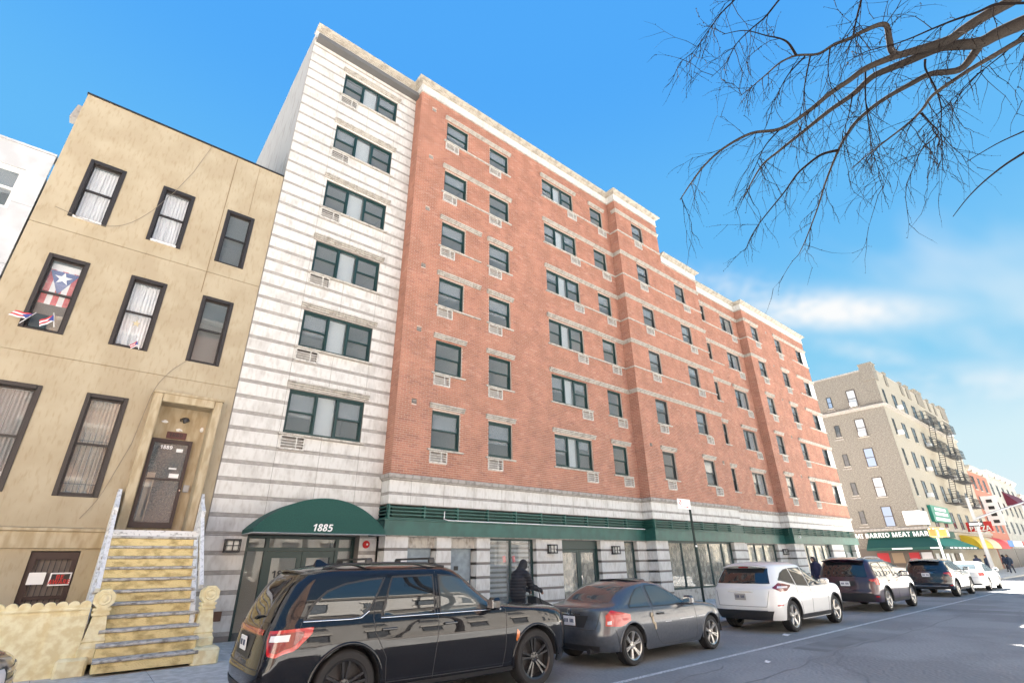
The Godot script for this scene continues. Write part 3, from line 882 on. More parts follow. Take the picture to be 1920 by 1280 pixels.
func build_street_floor(t: Node3D, A: Vector2, c1: Array, c2: Array) -> void:
	var path := [Vector2(6.8, -14.5), A, c1[0], c1[1], Vector2(26.35, -13.45), Vector2(26.35, -13.97), c2[0], c2[1], Vector2(42.0, -13.45), Vector2(42.0, -15.5)]
	var b := MB.new()
	b.sweep([Vector2(-0.05, 4.09), Vector2(0.045, 4.09), Vector2(0.05, 4.13), Vector2(0.09, 4.15), Vector2(0.1, 4.24), Vector2(0.07, 4.265), Vector2(-0.05, 4.28)], path)
	put("stone_ledge", b, MT.ledge, t)
	b = MB.new()
	b.sweep([Vector2(-0.3, 3.38), Vector2(-0.012, 3.38), Vector2(-0.012, 4.1), Vector2(-0.3, 4.1)], path)
	var base := put("stone_wall", b, MT.joint, t)
	var secs := [[6.8, 18.85, -13.97], [18.85, 26.35, -13.45], [26.36, 32.05, -13.97], [32.05, 42.0, -13.45]]
	for s in secs:
		var js := []
		var x: float = s[0] + 0.72
		while x < s[1]:
			js.append(x)
			x += 1.172
		stone_course(base, s[0], s[1], 3.4, 3.66, s[2], js, [], "stone_panel", MT.stone, 0.012)
		stone_course(base, s[0], s[1], 3.66, 3.735, s[2] - 0.004, js, [], "stone_band", MT.stone_band, 0.008)
		stone_course(base, s[0], s[1], 3.735, 4.085, s[2], js, [], "stone_panel", MT.stone, 0.012)
	for r in [[6.8, -14.5, -13.97], [18.85, -13.97, -13.45], [32.05, -13.97, -13.45]]:
		part("stone_panel", box_mesh(Vector3(0.012, 0.254, r[2] - r[1] - 0.01), 0.003), MT.stone, base, Vector3(r[0] - 0.001, 3.403, r[1]))
		part("stone_band", box_mesh(Vector3(0.008, 0.069, r[2] - r[1] - 0.01), 0.003), MT.stone_band, base, Vector3(r[0] + 0.003, 3.663, r[1]))
		part("stone_panel", box_mesh(Vector3(0.012, 0.344, r[2] - r[1] - 0.01), 0.003), MT.stone, base, Vector3(r[0] - 0.001, 3.738, r[1]))
	# green fascia and louvres
	b = MB.new()
	b.sweep([Vector2(-0.25, 2.53), Vector2(0.1, 2.53), Vector2(0.1, 2.93), Vector2(0.13, 2.935), Vector2(0.13, 2.97), Vector2(-0.25, 2.98)], path)
	put("sign_band", b, MT.green, t)
	b = MB.new()
	b.sweep([Vector2(-0.36, 2.978), Vector2(-0.3, 2.978), Vector2(-0.3, 3.385), Vector2(-0.36, 3.385)], path)
	var lv := put("louvre_back", b, MT.green, t)
	for s in secs:
		var n := int(round((s[1] - s[0]) / 1.16))
		var w: float = (s[1] - s[0]) / n
		var key := "slat%.3f" % w
		if not cache.has(key):
			var f := MB.new()
			f.hexa([Vector3(0.02, 0.05, -0.1), Vector3(w - 0.02, 0.05, -0.1), Vector3(w - 0.02, 0, 0.02), Vector3(0.02, 0, 0.02), Vector3(0.02, 0.062, -0.1), Vector3(w - 0.02, 0.062, -0.1), Vector3(w - 0.02, 0.035, 0.02), Vector3(0.02, 0.035, 0.02)])
			cache[key] = f.mesh()
		for i in n:
			for j in 4: part("slat", cache[key], MT.green, lv, Vector3(s[0] + i * w, 2.985 + j * 0.1, s[2] + 0.03))
			part("louvre_post", box_mesh(Vector3(0.05, 0.405, 0.16), 0.004), MT.green, lv, Vector3(s[0] + i * w - (0.0 if i == 0 else 0.025), 2.98, s[2] - 0.098))
	for r in [[6.8, -14.5, -13.97], [18.85, -13.97, -13.45], [32.05, -13.97, -13.45]]:
		for j in 4: part("slat", box_mesh(Vector3(0.1, 0.04, r[2] - r[1] - 0.02), 0.004), MT.green, lv, Vector3(r[0] - 0.03, 2.985 + j * 0.1, r[1] + 0.01))
	# pipe that runs along the band
	b = MB.new()
	b.tube([Vector3(8.68, 3.25, -13.86), Vector3(8.66, 3.02, -13.85), Vector3(8.8, 2.985, -13.82), Vector3(18.7, 2.985, -13.82)], [0.016, 0.016, 0.016, 0.016], 6)
	put("conduit", b, MT.white_paint, t)
	for q in [[26.5, -13.7], [32.3, -13.2]]:
		b = MB.new()
		b.lathe([Vector2(0.001, -0.02), Vector2(0.05, 0), Vector2(0.05, 0.09), Vector2(0.001, 0.1)], Transform3D(Basis(Vector3.RIGHT, PI / 2.4), Vector3(q[0], 2.85, q[1])), 10)
		put("security_camera", b, MT.white_paint, t)
	# piers of banded stone
	var piers := [[6.8, 7.54, -13.97], [8.51, 9.04, -13.97], [10.0, 10.54, -13.97], [12.56, 13.84, -13.97], [15.94, 17.4, -13.97], [18.24, 18.86, -13.97], [18.85, 19.71, -13.45], [25.24, 26.35, -13.45], [26.36, 27.55, -13.97], [31.1, 32.06, -13.97], [32.05, 33.3, -13.45], [37.45, 39.35, -13.45], [41.47, 42.0, -13.45]]
	for p in piers:
		var pier := MB.new()
		pier.box(Vector3(p[0] + 0.006, 0.1, -14.4), Vector3(p[1] - 0.006, 2.54, p[2] - 0.008))
		var q := put("pier", pier, MT.joint, t)
		var y := 2.53
		while y > 0.25:
			var y0 := maxf(y - 0.335, 0.15)
			part("stone_block", box_mesh(Vector3(p[1] - p[0] - 0.002, y - y0 - 0.006, p[2] + 14.38), 0.008), MT.stone, q, Vector3(p[0] + 0.001, y0 + 0.003, -14.38))
			if y0 > 0.3: part("stone_band", box_mesh(Vector3(p[1] - p[0] - 0.012, 0.064, p[2] + 14.37), 0.004), MT.stone_band, q, Vector3(p[0] + 0.006, y0 - 0.067, -14.38))
			y = y0 - 0.07
	b = MB.new()
	b.box(Vector3(6.82, 0.1, -17.3), Vector3(41.9, 2.53, -17.2)); b.box(Vector3(6.82, 2.56, -17.3), Vector3(41.9, 2.66, -14.3)); b.box(Vector3(6.6, 0.1, -17.3), Vector3(6.78, 2.6, -14.55))
	put("shop_interior", b, MT.room, t)
	b = MB.new()
	b.box(Vector3(6.82, 2.5, -14.75), Vector3(41.9, 2.56, -13.9))
	put("soffit", b, MT.ledge, t)
	# grey steel doors under stone heads
	for d in [[7.54, 8.51], [9.04, 10.0]]:
		b = MB.new()
		b.box(Vector3(d[0], 2.2, -14.4), Vector3(d[1], 2.53, -14.14))
		put("door_head", b, MT.trim, t)
		var dr := part("steel_door", box_mesh(Vector3(d[1] - d[0] - 0.04, 2.05, 0.06), 0.01), MT.grey_door, t, Vector3(d[0] + 0.02, 0.15, -14.33))
		part("handle", box_mesh(Vector3(0.03, 0.18, 0.05), 0.008), MT.chrome, dr, Vector3(d[1] - d[0] - 0.16, 0.95, 0.06))
		if d[0] > 9: part("notice", pane_mesh(0.16, 0.12), MT.black, dr, Vector3(0.28, 1.42, 0.061))
	# shop fronts: [x0, x1, z, sill, mullions, filling]
	for s in [[10.54, 12.56, -14.2, 0.42, [11.55], "blinds"], [17.4, 18.24, -14.2, 0.3, [], "paper"], [19.71, 25.24, -13.66, 0.62, [20.95, 22.2, 23.2, 24.35], "paper"], [27.55, 31.1, -14.2, 0.5, [28.75, 29.75], "paper"], [33.3, 37.45, -13.66, 0.4, [34.1, 35.2, 36.4], "paper"]]:
		b = MB.new()
		var xs: Array = [s[0]] + s[4] + [s[1]]
		for x in xs: b.box(Vector3(clampf(x - 0.03, s[0], s[1] - 0.06), s[3], s[2] - 0.05), Vector3(clampf(x + 0.03, s[0] + 0.06, s[1]), 2.53, s[2] + 0.04))
		b.box(Vector3(s[0], s[3], s[2] - 0.05), Vector3(s[1], s[3] + 0.07, s[2] + 0.045)); b.box(Vector3(s[0], 2.45, s[2] - 0.05), Vector3(s[1], 2.54, s[2] + 0.042))
		var fr := put("shop_window", b, MT.green_frame, t)
		for i in xs.size() - 1:
			part("pane", pane_mesh(xs[i + 1] - xs[i] - 0.06, 2.38 - s[3]), MT.glass, fr, Vector3(xs[i] + 0.03, s[3] + 0.07, s[2]))
			if s[5] == "paper":
				b = MB.new()
				var rows := []
				for r in 10:
					var row := PackedVector3Array()
					for cidx in 8: row.append(Vector3(lerpf(xs[i] + 0.02, xs[i + 1] - 0.02, cidx / 7.0), lerpf(s[3] + 0.05, 2.48, r / 9.0), s[2] - 0.05 + 0.022 * (rng.randf() - 0.5)))
					rows.append(row)
				b.grid(rows)
				put("covering_paper", b, MT.paper, fr)
			else:
				for r in 24: part("blind_slat", box_mesh(Vector3(xs[i + 1] - xs[i] - 0.1, 0.05, 0.012), 0.0), MT.shade_warm if r % 2 else MT.blind, fr, Vector3(xs[i] + 0.05, 2.42 - r * 0.075, s[2] - 0.14))
		b = MB.new()
		b.box(Vector3(s[0], 0.12, -14.4), Vector3(s[1], s[3], s[2] + 0.1 if s[2] < -14 else -13.47))
		put("bulkhead_stone", b, MT.trim, t)
	for q in [[11.3, 2.02], [11.72, 2.02]]:
		var rs := part("red_window_sign", box_mesh(Vector3(0.12, 0.2, 0.02), 0.004), MT.red, t, Vector3(q[0], q[1] - 0.25, -14.26))
		rs.rotation.z = 0.2
	# green double doors
	for d in [[13.84, 15.94, -14.2, MT.paper], [39.35, 41.47, -13.75, MT.shade_mid]]:
		b = MB.new()
		var w: float = d[1] - d[0]
		for x in [0.0, w - 0.09]: b.box(Vector3(x, 0, -0.05), Vector3(x + 0.09, 2.4, 0.05))
		b.box(Vector3(0.09, 2.06, -0.05), Vector3(w - 0.09, 2.4, 0.045))
		var fr := put("door_frame", b, MT.green_frame, t, Vector3(d[0], 0.14, d[2]))
		for i in 2:
			b = MB.new()
			var wd := (w - 0.2) * 0.5
			b.box(Vector3(0, 0, 0), Vector3(0.1, 2.04, 0.045)); b.box(Vector3(wd - 0.1, 0, 0), Vector3(wd, 2.04, 0.045)); b.box(Vector3(0.1, 0, 0), Vector3(wd - 0.1, 0.22, 0.043)); b.box(Vector3(0.1, 1.93, 0), Vector3(wd - 0.1, 2.04, 0.043))
			var leaf := put("door_leaf", b, MT.green_frame, fr, Vector3(0.095 + i * (wd + 0.01), 0.01, -0.02))
			part("pane", pane_mesh(wd - 0.2, 1.71), MT.glass, leaf, Vector3(0.1, 0.22, 0.018))
			part("covering_paper", pane_mesh(wd - 0.2, 1.71), d[3], leaf, Vector3(0.1, 0.22, -0.01))
			if d[0] < 20 and i == 1:
				b = MB.new()
				b.tube([Vector3(0.05, 0.85, 0.045), Vector3(0.05, 0.85, 0.1), Vector3(0.05, 1.15, 0.1), Vector3(0.05, 1.15, 0.045)], [0.014, 0.014, 0.014, 0.014], 8)
				put("handle", b, MT.chrome, leaf)
	# lanterns
	for q in [[2.99, 2.24, -14.5, "square caged lantern left of the green canopy"], [13.25, 2.19, -13.97, "wall lantern left of the green double doors"], [16.72, 2.16, -13.97, "wall lantern right of the green double doors"], [31.7, 2.1, -13.97, "wall lantern on the far stone pier before the corner bay"]]:
		var l := thing("wall_lantern", q[3], "lamp", Vector3(q[0], q[1], q[2]), 0.0, "lanterns on the stone piers")
		b = MB.new()
		b.cbox(Vector3(-0.13, -0.11, 0.04), Vector3(0.13, 0.11, 0.16), 0.02)
		put("lamp_glass", b, mat(Color(0.62, 0.62, 0.58), 0.5), l)
		b = MB.new()
		b.box(Vector3(-0.17, 0.11, 0), Vector3(0.17, 0.15, 0.2)); b.box(Vector3(-0.17, -0.15, 0), Vector3(0.17, -0.11, 0.2)); b.box(Vector3(-0.1, -0.11, 0), Vector3(0.1, 0.11, 0.04))
		for x in [-0.16, 0.0, 0.16]: b.bar(Vector3(x, -0.11, 0.185), Vector3(x, 0.11, 0.185), 0.022, 0.022, Vector3.BACK)
		for x in [-0.16, 0.16]: b.bar(Vector3(x, -0.11, 0.03), Vector3(x, 0.11, 0.03), 0.022, 0.022, Vector3.BACK)
		b.bar(Vector3(-0.15, 0, 0.185), Vector3(0.15, 0, 0.185), 0.018, 0.018); 
		put("cage", b, MT.black, l)
	# entrance under the canopy
	b = MB.new()
	for x in [3.36, 3.86, 5.72, 6.2]: b.box(Vector3(x, 0.15, -14.95), Vector3(x + 0.09, 2.5, -14.82))
	b.box(Vector3(3.45, 2.13, -14.94), Vector3(6.2, 2.22, -14.83)); b.box(Vector3(3.45, 2.44, -14.94), Vector3(6.2, 2.5, -14.83))
	var en := put("entrance_screen", b, MT.green_frame, t)
	for s in [[3.45, 3.86], [3.95, 5.72], [5.81, 6.2]]:
		part("transom_pane", pane_mesh(s[1] - s[0], 0.22), MT.glass, en, Vector3(s[0], 2.22, -14.88))
		if s[0] != 3.95: part("side_pane", pane_mesh(s[1] - s[0], 1.98), MT.glass, en, Vector3(s[0], 0.15, -14.88))
	for i in 2:
		b = MB.new()
		b.box(Vector3(0, 0, 0), Vector3(0.12, 1.97, 0.05)); b.box(Vector3(0.755, 0, 0), Vector3(0.875, 1.97, 0.05)); b.box(Vector3(0.12, 0, 0), Vector3(0.755, 0.25, 0.048)); b.box(Vector3(0.12, 1.81, 0), Vector3(0.755, 1.97, 0.048))
		var leaf := put("entrance_door", b, MT.green_frame, en, Vector3(3.955 + i * 0.885, 0.155, -14.9))
		part("pane", pane_mesh(0.635, 1.56), MT.glass, leaf, Vector3(0.12, 0.25, 0.02))
		if i == 0: text("1885", 0.17, MT.black, leaf, Vector3(0.44, 1.42, 0.035), Vector3.ZERO, 1.0, true, "door_number")
	b = MB.new()
	b.box(Vector3(3.3, 0.1, -17.2), Vector3(6.4, 2.6, -17.1))
	put("lobby_wall", b, mat(Color(0.60, 0.54, 0.42), 0.8), t)
	b = MB.new()
	b.lathe([Vector2(0.001, 0.07), Vector2(0.02, 0.068), Vector2(0.1, 0.03), Vector2(0.105, 0.0), Vector2(0.06, -0.02)], Transform3D(Basis(Vector3.RIGHT, PI / 2), Vector3.ZERO), 20)
	var bell := thing("alarm_bell", "round red alarm bell beside the entrance canopy", "alarm bell", Vector3(6.47, 2.3, -14.48))
	put("gong", b, MT.red, bell)
	b = MB.new()
	b.lathe([Vector2(0.001, 0.09), Vector2(0.026, 0.085), Vector2(0.026, 0.06)], Transform3D(Basis(Vector3.RIGHT, PI / 2), Vector3.ZERO), 14)
	put("hub", b, MT.white_paint, bell)
	b = MB.new()
	b.box(Vector3(-0.16, 0.0, 0), Vector3(0.0, 0.2, 0.03))
	put("rusty_wall_vent", b, mat(Color(0.13, 0.07, 0.045), 0.8), t, Vector3(3.07, 0.62, -14.5))
	build_canopy()

func build_canopy() -> void:
	var c := thing("entrance_canopy", "arched dark green canvas canopy marked 1885 over the entrance", "canopy")
	var xa := 3.17
	var xb := 6.52
	var arc := []
	for i in 33:
		var s := lerpf(-1.0, 1.0, i / 32.0)
		var r := 1.0
		var hgt: float = (sqrt(1.35 * 1.35 - s * s) - sqrt(1.35 * 1.35 - 1.0)) / (1.35 - sqrt(1.35 * 1.35 - 1.0))
		arc.append(Vector2(lerpf(xa, xb, (s + 1) * 0.5), 2.60 + 0.76 * hgt * r))
	var b := MB.new()
	var rows := []
	for zi in 5:
		var row := PackedVector3Array()
		for p in arc: row.append(Vector3(p.x, p.y, lerpf(-14.5, -13.42, zi / 4.0) ))
		rows.append(row)
	b.grid(rows, true)
	put("canopy_top", b, MT.canvas, c)
	b = MB.new()
	for i in 32: b.quad(Vector3(arc[i].x, 2.50, -13.419), Vector3(arc[i + 1].x, 2.50, -13.419), Vector3(arc[i + 1].x, arc[i + 1].y, -13.419), Vector3(arc[i].x, arc[i].y, -13.419))
	put("canopy_front", b, MT.canvas, c)
	b = MB.new()
	for x in [xa, xb]: b.quad(Vector3(x, 2.50, -14.5), Vector3(x, 2.50, -13.419), Vector3(x, 2.601, -13.419), Vector3(x, 2.601, -14.5))
	put("valance", b, MT.canvas, c)
	b = MB.new()
	b.tube([Vector3(xa, 2.5, -14.5), Vector3(xa, 2.5, -13.42), Vector3(xb, 2.5, -13.42), Vector3(xb, 2.5, -14.5)], [0.012, 0.012, 0.012, 0.012], 6)
	put("canopy_frame", b, MT.grey_metal, c)
	var num := text("1885", 0.17, MT.white_paint, c, Vector3(4.79, 2.64, -13.41), Vector3.ZERO, 1.0, true, "number")
	num.transform.basis.y = Vector3(0.18, 1, 0)

# ---------- the yellow stucco house and its stoop ----------
func old_window(h: Node3D, x0: float, x1: float, y0: float, y1: float, z: float, curtain: String, turn := 0.0) -> MeshInstance3D:
	var w := x1 - x0
	var hh := y1 - y0
	var key := "old%.2f,%.2f" % [w, hh]
	if not cache.has(key):
		var b := MB.new()
		b.cbox(Vector3(0, 0, -0.15), Vector3(0.085, hh, 0.025), 0.008); b.cbox(Vector3(w - 0.085, 0, -0.15), Vector3(w, hh, 0.025), 0.008)
		b.cbox(Vector3(0.085, hh - 0.095, -0.15), Vector3(w - 0.085, hh, 0.03), 0.008); b.cbox(Vector3(0.085, 0, -0.15), Vector3(w - 0.085, 0.05, -0.01), 0.008)
		var m := hh * 0.49
		for s in [[-0.06, m, hh - 0.095], [-0.1, 0.05, m + 0.045]]:
			b.box(Vector3(0.085, s[1], s[0] - 0.03), Vector3(0.12, s[2], s[0])); b.box(Vector3(w - 0.12, s[1], s[0] - 0.03), Vector3(w - 0.085, s[2], s[0]))
			b.box(Vector3(0.12, s[1], s[0] - 0.03), Vector3(w - 0.12, s[1] + 0.045, s[0] - 0.001)); b.box(Vector3(0.12, s[2] - 0.04, s[0] - 0.03), Vector3(w - 0.12, s[2], s[0] - 0.001))
		cache[key] = b.mesh()
	var win := part("window", cache[key], MT.old_frame, h, Vector3(x0, y0, z))
	win.rotation.y = turn
	part("pane", pane_mesh(w - 0.24, hh * 0.49 - 0.1), MT.glass, win, Vector3(0.12, hh * 0.5, -0.08))
	part("pane", pane_mesh(w - 0.24, hh * 0.49 - 0.08), MT.glass, win, Vector3(0.12, 0.09, -0.12))
	room(win, w, hh)
	if curtain == "": return win
	var cm: Material = {"white": MT.curtain, "warm": MT.curtain_warm, "grey": MT.curtain_grey}[curtain]
	for side in 2:
		var rows := []
		for r in 9:
			var row := PackedVector3Array()
			for q in 22:
				var s := q / 21.0
				var x := 0.1 + (w - 0.2) * (0.5 * side + 0.49 * s)
				row.append(Vector3(x, lerpf(0.09 + 0.05 * sin(s * 5.0 + x0), hh - 0.12, r / 8.0), -0.19 + 0.02 * sin(s * 26.0 + r * 0.3 + side * 2.0 + x0 * 3.0) + 0.01 * sin(s * 9.0 + r)))
			rows.append(row)
		var b := MB.new()
		b.grid(rows)
		put("curtain", b, cm, win)
	return win

func build_yellow_house() -> void:
	var h := thing("stucco_house", "narrow three-storey yellow stucco row house with a dark-framed glass front door", "house")
	var holes := []
	var wins := [[-2.15, -1.39, 9.73, 11.55, "white"], [-0.55, 0.23, 9.74, 11.54, "white"], [1.07, 1.82, 9.72, 11.53, ""], [-2.17, -1.4, 6.69, 8.63, ""], [-0.57, 0.21, 6.69, 8.62, "white"], [1.04, 1.81, 6.66, 8.59, ""], [-2.2, -1.39, 3.22, 5.46, "grey"], [-0.63, 0.15, 3.19, 5.46, "warm"]]
	for w in wins: holes.append(Rect2(w[0], w[2], w[1] - w[0], w[3] - w[2]))
	holes.append(Rect2(0.79, 2.2, 1.11, 3.28))
	holes.append(Rect2(-0.63, 0.1, 0.78, 2.02))
	var b := MB.new()
	# the front in lifts, split by its incised joint lines
	for lift in [[0.1, 6.145], [6.165, 9.305], [9.325, 13.5]]:
		backing(b, -2.73, 2.345, lift[0], lift[1], -14.5, holes.filter(func(r): return r.position.y < lift[1] and r.end.y > lift[0]), 0.32)
	for y in [6.145, 9.305]:
		b.quad(Vector3(-2.73, y, -14.5), Vector3(2.345, y, -14.5), Vector3(2.345, y, -14.525), Vector3(-2.73, y, -14.525)); b.quad(Vector3(-2.73, y, -14.525), Vector3(2.345, y, -14.525), Vector3(2.345, y + 0.02, -14.525), Vector3(-2.73, y + 0.02, -14.525)); b.quad(Vector3(-2.73, y + 0.02, -14.525), Vector3(2.345, y + 0.02, -14.525), Vector3(2.345, y + 0.02, -14.5), Vector3(-2.73, y + 0.02, -14.5))
	put("wall", b, MT.stucco, h)
	b = MB.new()
	b.box(Vector3(-2.73, 0.1, -28), Vector3(2.34, 13.45, -17.3))
	put("house_core", b, MT.roofing, h)
	b = MB.new()
	b.box(Vector3(-2.75, 13.5, -14.9), Vector3(2.345, 13.54, -14.46))
	b.box(Vector3(-2.73, 13.4, -28), Vector3(2.345, 13.5, -14.52))
	put("roof_coping", b, MT.black, h)
	b = MB.new()
	b.hexa([Vector3(-2.92, 12.75, -15.0), Vector3(-2.74, 12.75, -15.0), Vector3(-2.74, 12.75, -14.7), Vector3(-2.92, 12.75, -14.7), Vector3(-2.86, 13.2, -15.0), Vector3(-2.74, 13.2, -15.0), Vector3(-2.74, 13.2, -14.7), Vector3(-2.86, 13.2, -14.7)])
	put("gutter_end", b, MT.ledge, h)
	for i in wins.size():
		var w: Array = wins[i]
		var win := old_window(h, w[0], w[1], w[2], w[3], -14.5, w[4])
		if i == 3:  # a flag with a star hangs inside
			b = MB.new()
			b.quad(Vector3(0.12, 0.72, -0.16), Vector3(0.66, 0.72, -0.16), Vector3(0.66, 1.78, -0.16), Vector3(0.12, 1.78, -0.16))
			put("flag_cloth", b, MT.curtain, win)
			for s in [0.12, 0.335, 0.55]:
				b = MB.new()
				b.quad(Vector3(s, 0.72, -0.156), Vector3(s + 0.11, 0.72, -0.156), Vector3(s + 0.11, 1.62, -0.156), Vector3(s, 1.62, -0.156))
				put("red_stripe", b, MT.red_cloth, win)
			b = MB.new()
			b.tri(Vector3(0.39, 1.0, -0.152), Vector3(0.66, 1.6, -0.152), Vector3(0.12, 1.6, -0.152))
			put("blue_triangle", b, MT.blue_cloth, win)
			b = MB.new()
			var star := PackedVector2Array()
			for k in 10: star.append(Vector2(0.39, 1.43) + Vector2(sin(k * PI / 5), cos(k * PI / 5)) * (0.17 if k % 2 == 0 else 0.068))
			b.prism(star, -0.15, -0.147)
			put("star", b, MT.white_paint, win)
			part("fan_box", box_mesh(Vector3(0.3, 0.34, 0.05), 0.01), mat(Color(0.03, 0.05, 0.06), 0.4), win, Vector3(0.13, 0.08, -0.13))
			part("boxes_inside", box_mesh(Vector3(0.3, 0.4, 0.05), 0.01), MT.curtain_warm, win, Vector3(0.44, 0.08, -0.2))
		if i == 4:
			b = MB.new()
			var st := PackedVector2Array()
			for k in 10: st.append(Vector2(0.4, 0.72) + Vector2(sin(k * PI / 5), cos(k * PI / 5)) * (0.1 if k % 2 == 0 else 0.04))
			b.prism(st, -0.15, -0.145)
			put("paper_star", b, mat(Color(0.60, 0.50, 0.28), 0.8), win)
		if i == 7:
			b = MB.new()
			for y in [0.28, 1.22]: b.bar(Vector3(0.12, y, -0.14), Vector3(0.66, y, -0.14), 0.012, 0.012)
			for x in [0.2, 0.3, 0.4, 0.5, 0.6]: b.bar(Vector3(x, 0.06, -0.145), Vector3(x, 1.4, -0.145), 0.01, 0.01, Vector3.BACK)
			put("window_bars", b, MT.iron, win)
		if i in [0, 1]:
			b = MB.new()
			b.box(Vector3(0.1, 0.0, -0.05), Vector3(w[1] - w[0] - 0.1, 0.045, 0.05))
			put("peeling_sill", b, MT.chip_white, win)
	# small flags stuck out over the sill, each its own thing
	for q in [[-2.12, 6.78, -14.4, -0.9, "small striped flag on a stick at the left of the flagged window", 0.26], [-1.6, 6.86, -14.42, 0.45, "small red and white flag leaning right inside the flagged window", 0.24], [0.02, 6.74, -14.44, 0.6, "tiny red flag at the sill of the middle second-floor window", 0.16]]:
		var fl := thing("small_flag", q[4], "flag", Vector3(q[0], q[1], q[2]))
		fl.rotation.z = q[3] * 0.6
		b = MB.new()
		b.tube([Vector3(0, -0.05, 0), Vector3(0, q[5] + 0.06, 0)], [0.008, 0.006], 6)
		put("stick", b, MT.white_paint, fl)
		for s in 4:
			var rows := []
			for r in 3:
				var row := PackedVector3Array()
				for k in 8:
					var x: float = -k / 7.0 * q[5] * 1.0
					row.append(Vector3(x, q[5] - (s + r * 0.5) * q[5] * 0.16 + x * 0.55, 0.02 * sin(k * 1.3)))
				rows.append(row)
			b = MB.new()
			b.grid(rows)
			put("stripe", b, MT.red_cloth if s % 2 == 0 else MT.curtain, fl)
		b = MB.new()
		b.tri(Vector3(-0.002, q[5] * 0.36, 0.03), Vector3(-q[5] * 0.42, q[5] * 0.44, 0.03), Vector3(-0.002, q[5], 0.03))
		put("canton", b, MT.blue_cloth, fl)
	# incised vertical joint, cables
	b = MB.new()
	b.box(Vector3(0.965, 8.66, -14.502), Vector3(0.985, 13.45, -14.494)); b.box(Vector3(1.62, 11.6, -14.502), Vector3(1.63, 13.45, -14.495))
	put("joint_strip", b, mat(Color(0.22, 0.16, 0.09), 0.9), h)
	for cbl in [[Vector3(-2.4, 9.85, -14.46), Vector3(-1.3, 9.75, -14.42), Vector3(-0.6, 10.6, -14.42), Vector3(0.0, 12.3, -14.44), Vector3(0.25, 13.5, -14.46)], [Vector3(1.08, 6.65, -14.45), Vector3(0.75, 6.2, -14.44), Vector3(0.55, 5.6, -14.44), Vector3(0.45, 4.4, -14.44), Vector3(0.2, 3.3, -14.44), Vector3(-0.05, 2.75, -14.46)]]:
		b = MB.new()
		var cv := Curve3D.new()
		for i in cbl.size():
			var tg: Vector3 = (cbl[mini(i + 1, cbl.size() - 1)] - cbl[maxi(i - 1, 0)]) * 0.17
			cv.add_point(cbl[i], -tg, tg)
		var pts := Array(cv.tessellate(4, 4))
		b.tube(pts, pts.map(func(_p): return 0.0065), 5)
		put("cable", b, mat(Color(0.20, 0.17, 0.13), 0.7), h)
	# base ledge
	b = MB.new()
	b.sweep([Vector2(-0.02, 2.16), Vector2(0.06, 2.17), Vector2(0.06, 2.48), Vector2(0.1, 2.5), Vector2(0.1, 2.55), Vector2(-0.02, 2.58)], [Vector2(-2.73, -14.5), Vector2(0.5, -14.5)])
	put("base_ledge", b, MT.stucco_smooth, h)
	# door surround
	b = MB.new()
	b.cbox(Vector3(0.6, 2.2, -14.52), Vector3(0.79, 5.66, -14.25), 0.02); b.cbox(Vector3(1.9, 2.2, -14.52), Vector3(2.08, 5.66, -14.25), 0.02); b.cbox(Vector3(0.79, 5.46, -14.52), Vector3(1.9, 5.66, -14.24), 0.015)
	b.box(Vector3(0.58, 5.655, -14.52), Vector3(2.1, 5.71, -14.22))
	put("door_surround", b, MT.stucco_smooth, h)
	b = MB.new()
	b.quad(Vector3(0.7, 2.2, -14.8), Vector3(2.0, 2.2, -14.8), Vector3(2.0, 5.6, -14.8), Vector3(0.7, 5.6, -14.8))
	put("porch_back", b, MT.stucco_smooth, h)
	b = MB.new()
	for q in [[0.83, 0.07], [1.61, 0.07]]: b.box(Vector3(q[0], 2.62, -14.8), Vector3(q[0] + q[1], 4.67, -14.72))
	b.box(Vector3(0.9, 2.62, -14.8), Vector3(1.61, 2.74, -14.725)); b.box(Vector3(0.9, 4.57, -14.8), Vector3(1.61, 4.67, -14.725)); b.box(Vector3(0.9, 3.7, -14.79), Vector3(1.61, 3.73, -14.73))
	var door := put("front_door", b, MT.brown_frame, h)
	part("pane", pane_mesh(0.71, 1.83), MT.glass, door, Vector3(0.9, 2.74, -14.76))
	part("door_backing", pane_mesh(0.71, 1.83), mat(Color(0.07, 0.055, 0.04), 0.9, {"tex": noise(81, 0.03, Color(0.3, 0.3, 0.3), Color(1, 1, 1), 4), "scale": Vector3(1.2, 1.2, 1.2)}), door, Vector3(0.9, 2.74, -14.785))
	for q in [[0.93, 0.16, 0.6], [1.02, 0.05, 0.5]]: part("inner_curtain", pane_mesh(q[1], q[2] + 0.5), MT.curtain_warm, door, Vector3(q[0], 2.76, -14.775))
	for q in [[1.38, 4.38, 0.14, 0.08], [1.32, 3.96, 0.16, 0.035], [1.36, 3.76, 0.2, 0.1]]: part("paper_note", pane_mesh(q[2], q[3]), MT.white_paint, door, Vector3(q[0], q[1], -14.75))
	text("1889", 0.085, MT.sign_white, door, Vector3(1.16, 4.47, -14.745), Vector3.ZERO, 1.0, true, "number")
	part("door_knob", box_mesh(Vector3(0.035, 0.05, 0.05), 0.01), MT.chrome, door, Vector3(1.63, 3.45, -14.72))
	part("number_board", box_mesh(Vector3(0.42, 0.17, 0.02), 0.004), mat(Color(0.10, 0.035, 0.03), 0.6), h, Vector3(1.1, 4.7, -14.795))
	text("1889", 0.09, MT.brown_frame, h, Vector3(1.29, 4.79, -14.77), Vector3.ZERO, 1.1, true, "number")
